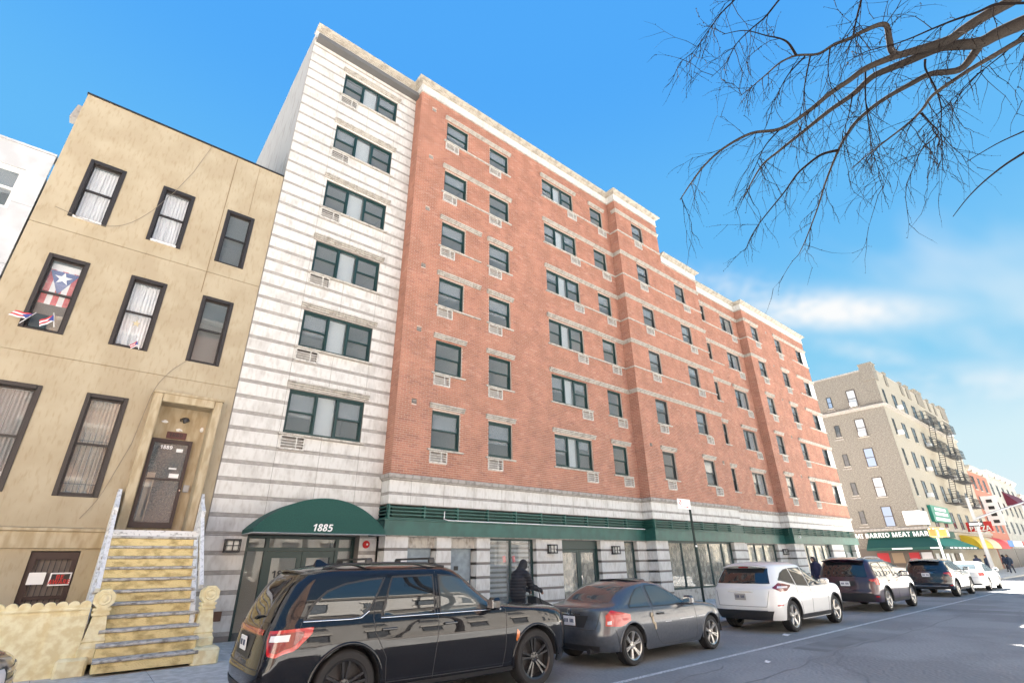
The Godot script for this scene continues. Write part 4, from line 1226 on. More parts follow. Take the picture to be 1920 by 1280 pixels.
	for q in [[1.0, 5.1, 0.16, 0.08], [1.34, 4.93, 0.17, 0.08], [1.82, 5.0, 0.08, 0.14]]:
		var pl := PackedVector2Array()
		for k in 11: pl.append(Vector2(q[0], q[1]) + Vector2(cos(k * TAU / 11) * q[2], sin(k * TAU / 11) * q[3]) * (0.35 + 0.22 * rng.randf()))
		b = MB.new()
		b.prism(pl, -14.802, -14.792)
		put("plaster_patch", b, MT.chip_white, h)
	b = MB.new()
	b.tube([Vector3(1.32, 5.17, -14.79), Vector3(1.3, 5.18, -14.7), Vector3(1.36, 5.19, -14.62)], [0.02, 0.02, 0.03], 8)
	b.lathe([Vector2(0.02, 0.06), Vector2(0.07, 0.02), Vector2(0.075, -0.06), Vector2(0.001, -0.065)], Transform3D(Basis(Vector3(0, 0, 1), 0.5), Vector3(1.4, 5.16, -14.6)), 14)
	put("porch_lamp", b, MT.iron, h)
	part("intercom", box_mesh(Vector3(0.13, 0.17, 0.03), 0.006), MT.grey_metal, h, Vector3(1.72, 3.45, -14.795))
	# basement door with its two notices
	b = MB.new()
	b.box(Vector3(-0.63, 0.15, -14.66), Vector3(-0.52, 2.1, -14.56)); b.box(Vector3(0.05, 0.15, -14.66), Vector3(0.14, 2.1, -14.56)); b.box(Vector3(-0.52, 1.96, -14.66), Vector3(0.05, 2.1, -14.562)); b.box(Vector3(-0.52, 0.15, -14.66), Vector3(0.05, 0.3, -14.562)); b.box(Vector3(-0.52, 1.22, -14.66), Vector3(0.05, 1.29, -14.57))
	var bd := put("basement_door", b, MT.brown_frame, h)
	for i in 6:
		b = MB.new()
		b.bar(Vector3(-0.47 + i * 0.09, 0.3, -14.6), Vector3(-0.47 + i * 0.09, 1.96, -14.6), 0.016, 0.016, Vector3.BACK)
		put("security_bar", b, MT.iron, bd)
	part("pane", pane_mesh(0.57, 1.66), MT.curtain_grey, bd, Vector3(-0.52, 0.3, -14.64))
	part("paper_notice", pane_mesh(0.26, 0.22), MT.white_paint, bd, Vector3(-0.55, 1.5, -14.555))
	var sg := part("warning_sign", box_mesh(Vector3(0.34, 0.24, 0.012), 0.004), MT.sign_white, bd, Vector3(-0.22, 1.47, -14.555))
	part("sign_face", pane_mesh(0.29, 0.19), MT.black, sg, Vector3(0.025, 0.025, 0.008))
	text("BE", 0.08, MT.red, sg, Vector3(0.16, 0.16, 0.016))
	text("AWARE", 0.085, MT.red, sg, Vector3(0.17, 0.07, 0.016), Vector3.ZERO, 0.85)
	build_stoop()
	build_fence()
	var n := thing("white_panel_house", "plain white panel-clad house left of the yellow house", "house")
	b = MB.new()
	b.box(Vector3(-16, 0.1, -28), Vector3(-2.76, 11.2, -17.4))
	put("house_core", b, MT.joint, n)
	for i in 6:
		for j in 7:
			var x := -2.76 - (i + 1) * 1.55
			var y := 11.25 - (j + 1) * 1.58
			for r in holes_grid(x, x + 1.542, y, y + 1.572, [Rect2(-4.15, 9.45, 1.0, 1.15), Rect2(-4.15, 6.45, 1.0, 1.15)]): part("wall_panel", box_mesh(Vector3(r.size.x, r.size.y, 0.05), 0.004), MT.modern, n, Vector3(r.position.x, r.position.y, -14.56))
	for y in [9.45, 6.45]: window(n, Vector3(-4.15, y, -14.5), 1.0, 1.15, "single", MT.white_paint)
	b = MB.new()
	b.box(Vector3(-12.1, 11.25, -14.9), Vector3(-2.76, 11.3, -14.48))
	put("roof_coping", b, MT.modern, n)

func build_stoop() -> void:
	var s := thing("front_stoop", "steep yellow stoop with worn stone treads below the glass door", "stairs")
	var b := MB.new()
	for i in 11:
		var y := 0.4 + i * 0.2
		var z := -11.7 - i * 0.21
		var wide := 0.0 if i > 3 else 0.1
		var xa := 0.5 + (0.22 if i < 4 else 0.0)
		part("riser", box_mesh(Vector3(2.1 - xa + wide, 0.2 - 0.05, 0.3), 0.004), MT.chipped, s, Vector3(xa, y - 0.2, z - 0.33))
		# worn nosing: an uneven front edge
		b = MB.new()
		var rows := []
		var top := []
		for k in 15:
			var x := lerpf(xa - 0.02, 2.12 + wide, k / 14.0)
			var d := 0.014 * (rng.randf() - 0.5) - 0.006
			var e := 0.012 * rng.randf()
			top.append([x, d, e])
		var mk := func(dy: float, dz: float, rough_: float) -> PackedVector3Array:
			var row := PackedVector3Array()
			for q in top: row.append(Vector3(q[0], y + dy - q[2] * rough_, z + dz + q[1] * rough_))
			return row
		rows = [mk.call(-0.055, -0.12, 0.0), mk.call(-0.052, 0.0, 0.6), mk.call(-0.035, 0.018, 1.0), mk.call(-0.012, 0.015, 1.0), mk.call(0.0, -0.005, 0.6), mk.call(0.0, -0.26, 0.0)]
		b.grid(rows)
		put("tread", b, MT.tread, s)
	b = MB.new()
	b.box(Vector3(0.46, 2.40, -14.8), Vector3(2.16, 2.52, -13.9))
	put("landing", b, MT.chip_white, s)
	b = MB.new()
	b.box(Vector3(0.5, 0.1, -14.5), Vector3(2.1, 2.38, -13.85))
	put("stair_core", b, MT.chipped, s)
	# side walls and rails with peeling white paint
	for q in [[0.5, -1.0], [2.12, 1.0]]:
		b = MB.new()
		var x0: float = q[0]
		b.hexa([Vector3(x0 - 0.04, 2.5, -14.5), Vector3(x0 + 0.04, 2.5, -14.5), Vector3(x0 + 0.04, 2.5, -13.75), Vector3(x0 - 0.04, 2.5, -13.75), Vector3(x0 - 0.04, 3.35, -14.5), Vector3(x0 + 0.04, 3.35, -14.5), Vector3(x0 + 0.04, 2.95, -13.75), Vector3(x0 - 0.04, 2.95, -13.75)])
		put("landing_cheek", b, MT.chip_white, s)
		b = MB.new()
		b.bar(Vector3(x0, 3.36, -14.42), Vector3(x0 + 0.02, 1.42, -12.3), 0.07, 0.09)
		put("handrail", b, MT.chip_white, s)
		b = MB.new()
		b.hexa([Vector3(x0 - 0.05, 0.15, -13.9), Vector3(x0 + 0.03, 0.15, -13.9), Vector3(x0 + 0.03, 0.15, -12.3), Vector3(x0 - 0.05, 0.15, -12.3), Vector3(x0 - 0.05, 2.42, -13.9), Vector3(x0 + 0.03, 2.42, -13.9), Vector3(x0 + 0.03, 0.9, -12.3), Vector3(x0 - 0.05, 0.9, -12.3)])
		put("side_wall", b, MT.chip_white, s)
	for q in [[0.66, "left newel"], [2.32, "right newel"]]:
		b = MB.new()
		var x: float = q[0]
		var z := -12.28
		b.cbox(Vector3(x - 0.19, 0.30, z - 0.19), Vector3(x + 0.19, 0.56, z + 0.19), 0.02)
		for st in [[0.56, 0.17, 0.62, 0.15], [0.62, 0.15, 0.64, 0.165], [0.64, 0.165, 0.68, 0.15], [0.68, 0.145, 1.02, 0.10], [1.02, 0.125, 1.06, 0.13], [1.06, 0.11, 1.1, 0.11], [1.1, 0.13, 1.14, 0.13]]:
			b.hexa([Vector3(x - st[1], st[0], z - st[1]), Vector3(x + st[1], st[0], z - st[1]), Vector3(x + st[1], st[0], z + st[1]), Vector3(x - st[1], st[0], z + st[1]), Vector3(x - st[3], st[2], z - st[3]), Vector3(x + st[3], st[2], z - st[3]), Vector3(x + st[3], st[2], z + st[3]), Vector3(x - st[3], st[2], z + st[3])])
		var nw := put("newel_post", b, MT.yellow, s)
		b = MB.new()
		var cap := PackedVector2Array()
		for k in 8: cap.append(Vector2(x, 1.28) + Vector2(cos((k + 0.5) * TAU / 8), sin((k + 0.5) * TAU / 8)) * 0.165)
		b.prism(cap, z - 0.13, z + 0.12)
		put("newel_cap", b, MT.yellow, nw)
		b = MB.new()
		b.lathe([Vector2(0.09, -0.02), Vector2(0.1, 0.0), Vector2(0.09, 0.02), Vector2(0.06, 0.012), Vector2(0.03, 0.03), Vector2(0.001, 0.034)], Transform3D(Basis(Vector3.RIGHT, PI / 2), Vector3(x, 1.28, z + 0.125)), 18)
		put("rosette", b, MT.yellow, nw)
	for q in [[0.24, 0.66, -12.3, -11.98], [2.14, 2.58, -12.15, -11.72]]:
		b = MB.new()
		b.cbox(Vector3(q[0], 0.13, q[2]), Vector3(q[1], 0.42, q[3]), 0.035)
		put("rough_block", b, MT.yellow, s)

func build_fence() -> void:
	var f := thing("yellow_fence_wall", "low pale yellow forecourt wall with a scalloped top edge", "wall")
	var b := MB.new()
	b.box(Vector3(-4.0, 0.12, -12.3), Vector3(0.5, 1.2, -12.18))
	put("wall_slab", b, MT.yellow, f)
	b = MB.new()
	b.box(Vector3(0.02, 0.12, -12.178), Vector3(0.5, 1.04, -12.13)); b.box(Vector3(-4.0, 1.13, -12.178), Vector3(0.5, 1.17, -12.15))
	put("wall_pilaster", b, MT.yellow, f)
	for i in 28:
		var x := 0.42 - i * 0.158
		b = MB.new()
		var pl := PackedVector2Array()
		for k in 9: pl.append(Vector2(x + cos(PI * k / 8) * 0.078, 1.2 + sin(PI * k / 8) * 0.065))
		b.prism(pl, -12.31, -12.17)
		put("scallop", b, MT.yellow, f)

# ---------- across the side street and beyond ----------
func simple_window(p: Node3D, at: Vector3, w: float, h: float, turn: float, fm: Material, back: Material) -> MeshInstance3D:
	var key := "sw%.2f,%.2f" % [w, h]
	if not cache.has(key):
		var b := MB.new()
		b.box(Vector3(0, 0, -0.02), Vector3(0.06, h, 0.03)); b.box(Vector3(w - 0.06, 0, -0.02), Vector3(w, h, 0.03)); b.box(Vector3(0.06, 0, -0.02), Vector3(w - 0.06, 0.06, 0.03)); b.box(Vector3(0.06, h - 0.06, -0.02), Vector3(w - 0.06, h, 0.03)); b.box(Vector3(0.06, h * 0.5 - 0.03, -0.02), Vector3(w - 0.06, h * 0.5 + 0.03, 0.02))
		cache[key] = b.mesh()
	var win := part("window", cache[key], fm, p, at)
	win.rotation.y = turn
	part("pane", pane_mesh(w - 0.12, h - 0.12), back, win, Vector3(0.06, 0.06, -0.012))
	part("sill", box_mesh(Vector3(w + 0.2, 0.08, 0.12), 0.01), MT.trim, win, Vector3(-0.1, -0.08, -0.02))
	return win

func wall_box(t: Node3D, called: String, m: Material, lo: Vector3, hi: Vector3) -> MeshInstance3D:
	var b := MB.new()
	b.box(lo, hi)
	return put(called, b, m, t)

func build_far() -> void:
	var dark_pane := mat(Color(0.075, 0.085, 0.095), 0.06)
	var pale_pane := mat(Color(0.45, 0.48, 0.50), 0.08)
	var blue_pane := mat(Color(0.22, 0.30, 0.42), 0.08)
	var t := thing("tan_corner_block", "five-storey tan brick corner block with fire escapes across the side street", "building")
	var b := MB.new()
	b.box(Vector3(61.34, 0.1, -40), Vector3(91.5, 20.15, -13.74))
	put("core", b, MT.tan_front, t)
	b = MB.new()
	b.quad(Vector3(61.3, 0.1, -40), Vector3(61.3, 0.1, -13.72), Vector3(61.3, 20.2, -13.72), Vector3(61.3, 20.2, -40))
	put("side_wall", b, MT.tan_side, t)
	b = MB.new()
	b.quad(Vector3(61.3, 4.3, -13.7), Vector3(91.5, 4.3, -13.7), Vector3(91.5, 20.2, -13.7), Vector3(61.3, 20.2, -13.7))
	put("front_wall", b, MT.tan_front, t)
	b = MB.new()
	b.sweep([Vector2(-0.02, 16.02), Vector2(0.08, 16.04), Vector2(0.1, 16.12), Vector2(0.28, 16.18), Vector2(0.3, 16.3), Vector2(-0.02, 16.42)], [Vector2(61.3, -40), Vector2(61.3, -13.7), Vector2(91.5, -13.7)])
	put("string_course", b, MT.ledge, t)
	b = MB.new()
	b.sweep([Vector2(-0.02, 4.05), Vector2(0.15, 4.08), Vector2(0.18, 4.3), Vector2(-0.02, 4.35)], [Vector2(61.3, -40), Vector2(61.3, -13.7), Vector2(91.5, -13.7)])
	put("shop_cornice", b, MT.ledge, t)
	for q in [[61.2, 62.4, 20.75, 1.2], [65.0, 65.8, 20.45, 0.4], [70.6, 71.5, 20.5, 0.4], [73.0, 74.2, 20.6, 0.6], [77.0, 80.0, 20.9, 0.8], [82.0, 82.9, 20.5, 0.4], [85.0, 85.9, 20.5, 0.4], [88.6, 91.6, 20.8, 0.6]]:
		b = MB.new()
		b.box(Vector3(q[0], 19.0, -13.7 - q[3] + 0.1), Vector3(q[1], q[2], -13.62)); b.box(Vector3(q[0] - 0.08, q[2], -13.75 - q[3] + 0.1), Vector3(q[1] + 0.08, q[2] + 0.12, -13.55))
		put("parapet_pier", b, MT.tan_side, t)
	b = MB.new()
	b.box(Vector3(61.25, 20.15, -40), Vector3(61.7, 20.32, -14.6)); b.box(Vector3(62.4, 20.15, -14.1), Vector3(91.4, 20.3, -13.66))
	put("parapet_coping", b, MT.ledge, t)
	for k in 12:
		b = MB.new()
		b.box(Vector3(61.28, 16.5 + k * 0.3, -14.75), Vector3(61.5, 16.77 + k * 0.3, -13.68))
		put("quoin", b, MT.tan_side, t)
	var rows := [16.5, 13.3, 10.2, 7.25, 4.45]
	for r in 5:
		simple_window(t, Vector3(61.27, rows[r] + 0.35, -18.72), 0.48, 1.25, -PI / 2, MT.frame_dark, dark_pane if r > 0 else blue_pane)
		var w := simple_window(t, Vector3(61.27, rows[r] - 0.02, -16.68), 0.86, 1.9, -PI / 2, MT.brown_frame, pale_pane if r in [0, 1, 3] else blue_pane)
		if r < 2: part("air_conditioner", box_mesh(Vector3(0.6, 0.42, 0.4), 0.02), MT.white_paint, w, Vector3(0.13, 0.07, 0.02))
		for xx in [[-22.2, 0.86], [-25.0, 0.48], [-28.0, 0.86]]: simple_window(t, Vector3(61.27, rows[r], xx[0]), xx[1], 1.8, -PI / 2, MT.brown_frame, dark_pane)
		b = MB.new()
		b.box(Vector3(61.22, rows[r] + 0.02, -19.0), Vector3(61.31, rows[r] + 0.12, -18.1))
		put("ledge", b, MT.ledge, t)
		for i in 8:
			var xs: float = [62.65, 65.8, 69.3, 73.1, 76.4, 80.2, 84.4, 87.6][i]
			var fw := simple_window(t, Vector3(xs, rows[r] - 0.05, -13.68), 0.55 if i == 0 else 1.15, 1.7, 0, MT.frame_dark, dark_pane)
			if (i + r) % 3 == 1 and r < 4: part("air_conditioner", box_mesh(Vector3(0.6, 0.4, 0.45), 0.02), MT.white_paint, fw, Vector3(0.28, 0.06, 0.03))
	for e in [[72.6, 77.4], [80.4, 85.6]]:
		var fe := thing("fire_escape", "black iron fire escape nearest the corner of the tan block" if e[0] < 75 else "black iron fire escape at the far end of the tan block", "fire escape", Vector3(e[0], 0, -13.68), 0.0, "fire escapes on the tan block")
		var w: float = e[1] - e[0]
		for r in 5:
			var y: float = rows[r] - 0.25 if r < 4 else 4.5
			if r == 4: continue
			b = MB.new()
			for k in 9: b.box(Vector3(0, y, 0.06 + k * 0.125), Vector3(w, y + 0.04, 0.12 + k * 0.125))
			b.box(Vector3(0, y - 0.06, 1.14), Vector3(w, y + 0.02, 1.2))
			put("platform", b, MT.iron, fe)
			b = MB.new()
			for yy in [0.45, 0.9]:
				b.bar(Vector3(0, y + yy, 1.17), Vector3(w, y + yy, 1.17), 0.04, 0.04)
				for x in [0.0, w]: b.bar(Vector3(x, y + yy, 0.03), Vector3(x, y + yy, 1.17), 0.04, 0.04)
			for k in 17: b.bar(Vector3(w * k / 16.0, y, 1.17), Vector3(w * k / 16.0, y + 0.9, 1.17), 0.022, 0.022, Vector3.BACK)
			put("railing", b, MT.iron, fe)
			if r == 3: continue
			b = MB.new()
			var y2: float = rows[r + 1] - 0.25
			var h := y - y2
			for zz in [0.45, 0.95]: b.bar(Vector3(w * 0.25, y2, zz), Vector3(w * 0.72, y, zz), 0.05, 0.09)
			for k in 11: b.box(Vector3(lerpf(w * 0.25, w * 0.72, k / 11.0) - 0.1, y2 + h * k / 11.0, 0.45), Vector3(lerpf(w * 0.25, w * 0.72, k / 11.0) + 0.1, y2 + h * k / 11.0 + 0.03, 0.95))
			put("ladder", b, MT.iron, fe)
	# the meat market: sign board, awning, shop front
	var s := thing("meat_market_sign", "long green shop sign with white capitals reading MI BARRIO MEAT MARKET", "sign")
	wall_box(s, "board", MT.canvas, Vector3(61.05, 3.42, -18.5), Vector3(61.28, 3.98, -13.45))
	wall_box(s, "board", MT.canvas, Vector3(61.05, 3.42, -13.45), Vector3(70.0, 3.98, -13.3))
	text("MI BARRIO MEAT MARKET", 0.42, MT.sign_white, s, Vector3(61.02, 3.69, -16.0), Vector3(0, -PI / 2, 0), 0.98)
	text("MI BARRIO", 0.42, MT.sign_white, s, Vector3(65.5, 3.69, -13.28), Vector3.ZERO, 1.5)
	var a := thing("meat_market_awning", "sloping green awning under the meat market sign", "awning")
	b = MB.new()
	b.hexa([Vector3(60.0, 2.55, -18.5), Vector3(60.02, 2.55, -18.5), Vector3(60.02, 2.55, -12.4), Vector3(60.0, 2.55, -12.4), Vector3(61.2, 3.4, -18.5), Vector3(61.22, 3.4, -18.5), Vector3(61.22, 3.4, -13.5), Vector3(61.2, 3.4, -13.5)])
	put("side_canvas", b, MT.canvas, a)
	b = MB.new()
	b.quad(Vector3(60.0, 2.55, -12.4), Vector3(73.5, 2.55, -12.4), Vector3(70.0, 3.4, -13.5), Vector3(61.2, 3.4, -13.5))
	put("front_canvas", b, mat(Color(0.02, 0.20, 0.15), 0.7), a)
	b = MB.new()
	b.box(Vector3(59.97, 2.3, -18.5), Vector3(60.0, 2.55, -12.4)); b.box(Vector3(60.0, 2.32, -12.4), Vector3(73.5, 2.55, -12.37))
	put("valance", b, MT.canvas, a)
	for q in [[-15.6, 1.6], [-13.0, 0.9]]: part("valance_lettering", box_mesh(Vector3(0.02, 0.12, q[1]), 0.0), MT.sign_white, a, Vector3(59.94, 2.38, q[0] - q[1] * 0.5))
	for k in 7: part("valance_lettering", box_mesh(Vector3(1.1, 0.12, 0.02), 0.0), MT.sign_white, a, Vector3(61.5 + k * 1.6, 2.38, -12.36))
	wall_box(t, "shop_front", MT.shop_wood, Vector3(61.2, 0.1, -19.5), Vector3(61.32, 2.5, -13.66))
	for q in [[-17.6, MT.red_cloth], [-16.4, MT.curtain_warm], [-15.0, MT.red_cloth], [-14.2, MT.curtain]]: part("shop_poster", box_mesh(Vector3(0.02, 0.9, 0.95), 0.0), q[1], t, Vector3(61.18, 1.2, q[0] - 0.5))
	for k in 6: part("shop_poster", box_mesh(Vector3(1.2, 1.1, 0.03), 0.0), [MT.curtain, MT.curtain_grey, MT.sign_white][k % 3], t, Vector3(62.0 + k * 1.8, 0.9, -13.69))
	var ws := thing("white_banner", "blank white banner at the corner of the tan block", "banner")
	wall_box(ws, "cloth", MT.sign_white, Vector3(61.15, 4.5, -15.0), Vector3(61.25, 5.75, -13.6)); wall_box(ws, "cloth", MT.sign_white, Vector3(61.15, 4.5, -13.6), Vector3(63.0, 5.7, -13.5))
	for q in [[-14.75, 4.85, 0.9], [-14.6, 4.7, 0.6]]: part("printing", box_mesh(Vector3(0.02, 0.06, q[2]), 0.0), MT.shade_mid, ws, Vector3(61.13, q[1], q[0]))
	var gs := thing("green_wall_sign", "green and white shop sign on the tan block above the awning", "sign")
	wall_box(gs, "board", mat(Color(0.01, 0.20, 0.14), 0.5), Vector3(64.7, 4.85, -13.68), Vector3(71.4, 6.4, -13.4))
	for q in [[5.95, 4.2], [5.5, 4.8], [5.0, 5.4]]: part("lettering", box_mesh(Vector3(q[1], 0.28, 0.02), 0.0), MT.sign_white, gs, Vector3(68.0 - q[1] * 0.5, q[0], -13.39))
	# shops further on along the avenue
	for q in [[74.0, 80.0, mat(Color(0.62, 0.42, 0.02), 0.6), "mustard yellow curved shop awning next to the green awning"], [80.2, 85.0, mat(Color(0.60, 0.50, 0.33), 0.6), "cream shop awning beyond the mustard yellow one"], [85.2, 90.5, mat(Color(0.55, 0.03, 0.03), 0.6), "red shop awning beyond the cream one"]]:
		var aw := thing("shop_awning", q[3], "awning", Vector3(q[0], 0, -13.7), 0.0, "awnings along the far shops")
		b = MB.new()
		var rws := []
		for r in 8:
			var an := PI * 0.5 * r / 7.0
			rws.append(PackedVector3Array([Vector3(0, 2.45 + 1.35 * sin(an), 1.5 * cos(an)), Vector3(q[1] - q[0], 2.45 + 1.35 * sin(an), 1.5 * cos(an))]))
		b.grid(rws)
		put("canvas", b, q[2], aw)
		b = MB.new()
		for x in [0.0, q[1] - q[0]]:
			for r in 7: b.tri(Vector3(x, 2.45, 0), rws[r][0] * Vector3(0, 1, 1) + Vector3(x, 0, 0), rws[r + 1][0] * Vector3(0, 1, 1) + Vector3(x, 0, 0))
		put("end_panel", b, q[2], aw)
	var pz := thing("pizza_sign", "red sign with white capitals reading PIZZA jutting over the pavement", "sign", Vector3(78, 0, -12.6))
	b = MB.new()
	b.box(Vector3(-0.1, 4.2, -0.9), Vector3(0.1, 5.2, 1.3))
	put("board", b, MT.red, pz)
	text("PIZZA", 0.5, MT.sign_white, pz, Vector3(-0.12, 4.5, 0.2), Vector3(0, -PI / 2, 0), 1.0)
	var vs := thing("vertical_white_sign", "tall white blade sign on the red brick building", "sign", Vector3(93, 0, -12.8))
	wall_box(vs, "board", MT.sign_white, Vector3(-0.1, 5.3, -0.8), Vector3(0.1, 9.0, 0.7))
	for k in 4: part("character", box_mesh(Vector3(0.02, 0.4, 0.6), 0.0), MT.black, vs, Vector3(-0.13, 5.6 + k * 0.85, -0.35))
	for q in [["red_brick_building", "four-storey red brick building just past the tan block", MT.red_brick, 91.6, 103.6, 12.9, 3], ["grey_row_building", "grey building with bracketed cornice beyond the red brick one", MT.grey_wall, 103.7, 128.0, 13.4, 5], ["white_row_building", "white low building at the far end of the avenue", MT.modern, 128.2, 160.0, 11.5, 6]]:
		var f := thing(q[0], q[1], "building")
		wall_box(f, "wall", q[2], Vector3(q[3], 0.1, -34), Vector3(q[4], q[5], -13.7))
		b = MB.new()
		b.sweep([Vector2(-0.1, q[5] - 0.6), Vector2(0.15, q[5] - 0.55), Vector2(0.5, q[5] - 0.1), Vector2(0.5, q[5] + 0.1), Vector2(-0.1, q[5] + 0.15)], [Vector2(q[3], -15), Vector2(q[3], -13.7), Vector2(q[4], -13.7)])
		put("cornice", b, MT.trim, f)
		for i in q[6]:
			var xs: float = q[3] + 1.2 + i * (q[4] - q[3] - 1.5) / q[6]
			part("cornice_bracket", box_mesh(Vector3(0.3, 0.5, 0.35), 0.02), MT.ledge, f, Vector3(xs, q[5] - 0.62, -13.7))
			for r in 3: simple_window(f, Vector3(xs, 4.6 + r * 2.7, -13.68), 1.2, 1.75, 0, MT.frame_dark, dark_pane)
		wall_box(f, "shop_front", MT.shop_wood, Vector3(q[3] + 0.3, 0.1, -13.75), Vector3(q[4] - 0.3, 2.6, -13.66))
		for k in 3: part("shop_sign", box_mesh(Vector3((q[4] - q[3]) / 3.4, 0.8, 0.2), 0.02), [MT.sign_white, MT.red, mat(Color(0.02, 0.16, 0.5), 0.5)][k], f, Vector3(q[3] + 0.4 + k * (q[4] - q[3]) / 3.1, 2.8, -13.68))
	var rt := thing("gabled_roof_house", "dark pitched roof rising behind the grey row at the far right", "house")
	b = MB.new()
	b.hexa([Vector3(126, 13, -30), Vector3(170, 13, -30), Vector3(170, 13, -16), Vector3(126, 13, -16), Vector3(130, 18.5, -26), Vector3(170, 18.5, -26), Vector3(170, 18.5, -24), Vector3(130, 18.5, -24)])
	put("roof", b, mat(Color(0.16, 0.14, 0.16), 0.8), rt)
	wall_box(rt, "wall", MT.modern, Vector3(128, 0.1, -32), Vector3(170, 13, -17))
	var ma := thing("maroon_awning", "small maroon window awning on the grey building", "awning", Vector3(113, 8.9, -13.7))
	b = MB.new()
	b.quad(Vector3(0, 0, 1.6), Vector3(16, 0, 1.6), Vector3(16, 2.2, 0), Vector3(0, 2.2, 0))
	b.tri(Vector3(0, 0, 0), Vector3(0, 0, 1.6), Vector3(0, 2.2, 0))
	put("canvas", b, mat(Color(0.12, 0.01, 0.03), 0.7), ma)

# ---------- cars: a shell of horizontal slices, each a rounded plan outline; x forward from the rear axle ----------
class Shell:
	var keys: Array      # rows of [y, rear x, front x, half width, rear round, front round, rear power, front power]
	var slope := []
	var mid := 0.0
	var half := 1.0
	func _init(k: Array) -> void:
		keys = k
		var n := k.size()
		for i in n: slope.append([])
		for ch in range(1, 8):
			var d := []
			for i in n - 1: d.append((k[i + 1][ch] - k[i][ch]) / (k[i + 1][0] - k[i][0]))
			for i in n:
				var m := 0.0
				if i == 0: m = d[0]
				elif i == n - 1: m = d[n - 2]
				elif d[i - 1] * d[i] > 0: m = 2.0 * d[i - 1] * d[i] / (d[i - 1] + d[i])
				slope[i].append(m)
		mid = (k[2][1] + k[2][2]) * 0.5
		half = (k[2][2] - k[2][1]) * 0.5
	func at(y: float) -> Array:
		var n := keys.size()
		var yy := clampf(y, keys[0][0], keys[n - 1][0])
		var i := 0
		while i < n - 2 and yy > keys[i + 1][0]: i += 1
		var h: float = keys[i + 1][0] - keys[i][0]
		var t: float = (yy - keys[i][0]) / h
		var r := [yy]
		for ch in range(1, 8):
			var a: float = keys[i][ch]
			var b: float = keys[i + 1][ch]
			var ma: float = slope[i][ch - 1] * h
			var mb: float = slope[i + 1][ch - 1] * h
			r.append((2 * t * t * t - 3 * t * t + 1) * a + (t * t * t - 2 * t * t + t) * ma + (-2 * t * t * t + 3 * t * t) * b + (t * t * t - t * t) * mb)
		return r
	func bow(x: float) -> float:
		var q := (x - mid) / half
		return 1.0 - 0.035 * q * q
	func perim(tt: float, y: float, off := 0.0) -> Vector3:  # 0 rear middle, 1 where the side starts, then one unit a metre along the side
		var s := at(y)
		var x: float
		var z: float
		if tt <= 1.0:
			var a := tt * PI * 0.5
			x = s[1] + s[4] - s[4] * pow(cos(a), 2.0 / s[6])
			z = s[3] * pow(sin(a), 2.0 / s[6])
		else:
			x = s[1] + s[4] + tt - 1.0
			z = side(x, y) / bow(x)
		var o := Vector3(-off * maxf(0.0, 1.0 - tt), 0, off * minf(1.0, tt))
		return Vector3(x, y, z * bow(x)) + o
	func side(x: float, y: float) -> float:
		var s := at(y)
		var w: float = s[3]
		if x < s[1] + s[4]: w *= pow(maxf(0.0, 1.0 - pow((s[1] + s[4] - x) / s[4], s[6])), 1.0 / s[6])
		elif x > s[2] - s[5]: w *= pow(maxf(0.0, 1.0 - pow((x - s[2] + s[5]) / s[5], s[7])), 1.0 / s[7])
		return w * bow(x)
	func rear(z: float, y: float) -> float:
		var s := at(y)
		return s[1] + s[4] - s[4] * pow(maxf(0.0, 1.0 - pow(minf(1.0, absf(z) / s[3]), s[6])), 1.0 / s[6])
	func front(z: float, y: float) -> float:
		var s := at(y)
		return s[2] - s[5] + s[5] * pow(maxf(0.0, 1.0 - pow(minf(1.0, absf(z) / s[3]), s[7])), 1.0 / s[7])

func line_at(p: Array, x: float) -> float:
	for i in p.size() - 1:
		if x <= p[i + 1].x: return lerpf(p[i].y, p[i + 1].y, clampf((x - p[i].x) / (p[i + 1].x - p[i].x), 0, 1))
	return p[p.size() - 1].y

func both(car: Node3D, called: String, m: Material, make: Callable) -> void:  # one piece on each side
	for s in [1.0, -1.0]:
		var b := MB.new()
		make.call(b, s)
		put(called, b, m, car)

func side_panel(b: MB, sh: Shell, s: float, top: Array, bot: Array, off := 0.005, nx := 18, ny := 6) -> void:
	var x0: float = maxf(top[0].x, bot[0].x)
	var x1: float = minf(top[top.size() - 1].x, bot[bot.size() - 1].x)
	var rows := []
	for r in ny + 1:
		var row := PackedVector3Array()
		for i in nx + 1:
			var x := lerpf(x0, x1, i / float(nx))
			var y := lerpf(line_at(bot, x), line_at(top, x), r / float(ny))
			row.append(Vector3(x, y, s * (sh.side(x, y) + off)))
		rows.append(row)
	b.grid(rows, s < 0)

func side_line(b: MB, sh: Shell, s: float, p: Array, r := 0.005, off := 0.0) -> void:
	var pts := []
	var rr := []
	for i in p.size() - 1:
		for k in 6:
			var q: Vector2 = p[i].lerp(p[i + 1], k / 6.0)
			pts.append(Vector3(q.x, q.y, s * (sh.side(q.x, q.y) + off)))
			rr.append(r)
	var e: Vector2 = p[p.size() - 1]
	pts.append(Vector3(e.x, e.y, s * (sh.side(e.x, e.y) + off)))
	rr.append(r)
	b.tube(pts, rr, 6)

func rear_panel(b: MB, sh: Shell, y0: float, y1: float, w0: float, w1: float, off := 0.006, ny := 8) -> void:
	var rows := []
	for r in ny + 1:
		var y := lerpf(y0, y1, r / float(ny))
		var w := lerpf(w0, w1, r / float(ny))
		var row := PackedVector3Array()
		for i in 19:
			var z := lerpf(-w, w, i / 18.0)
			row.append(Vector3(sh.rear(z, y) - off, y, z))
		rows.append(row)
	b.grid(rows)

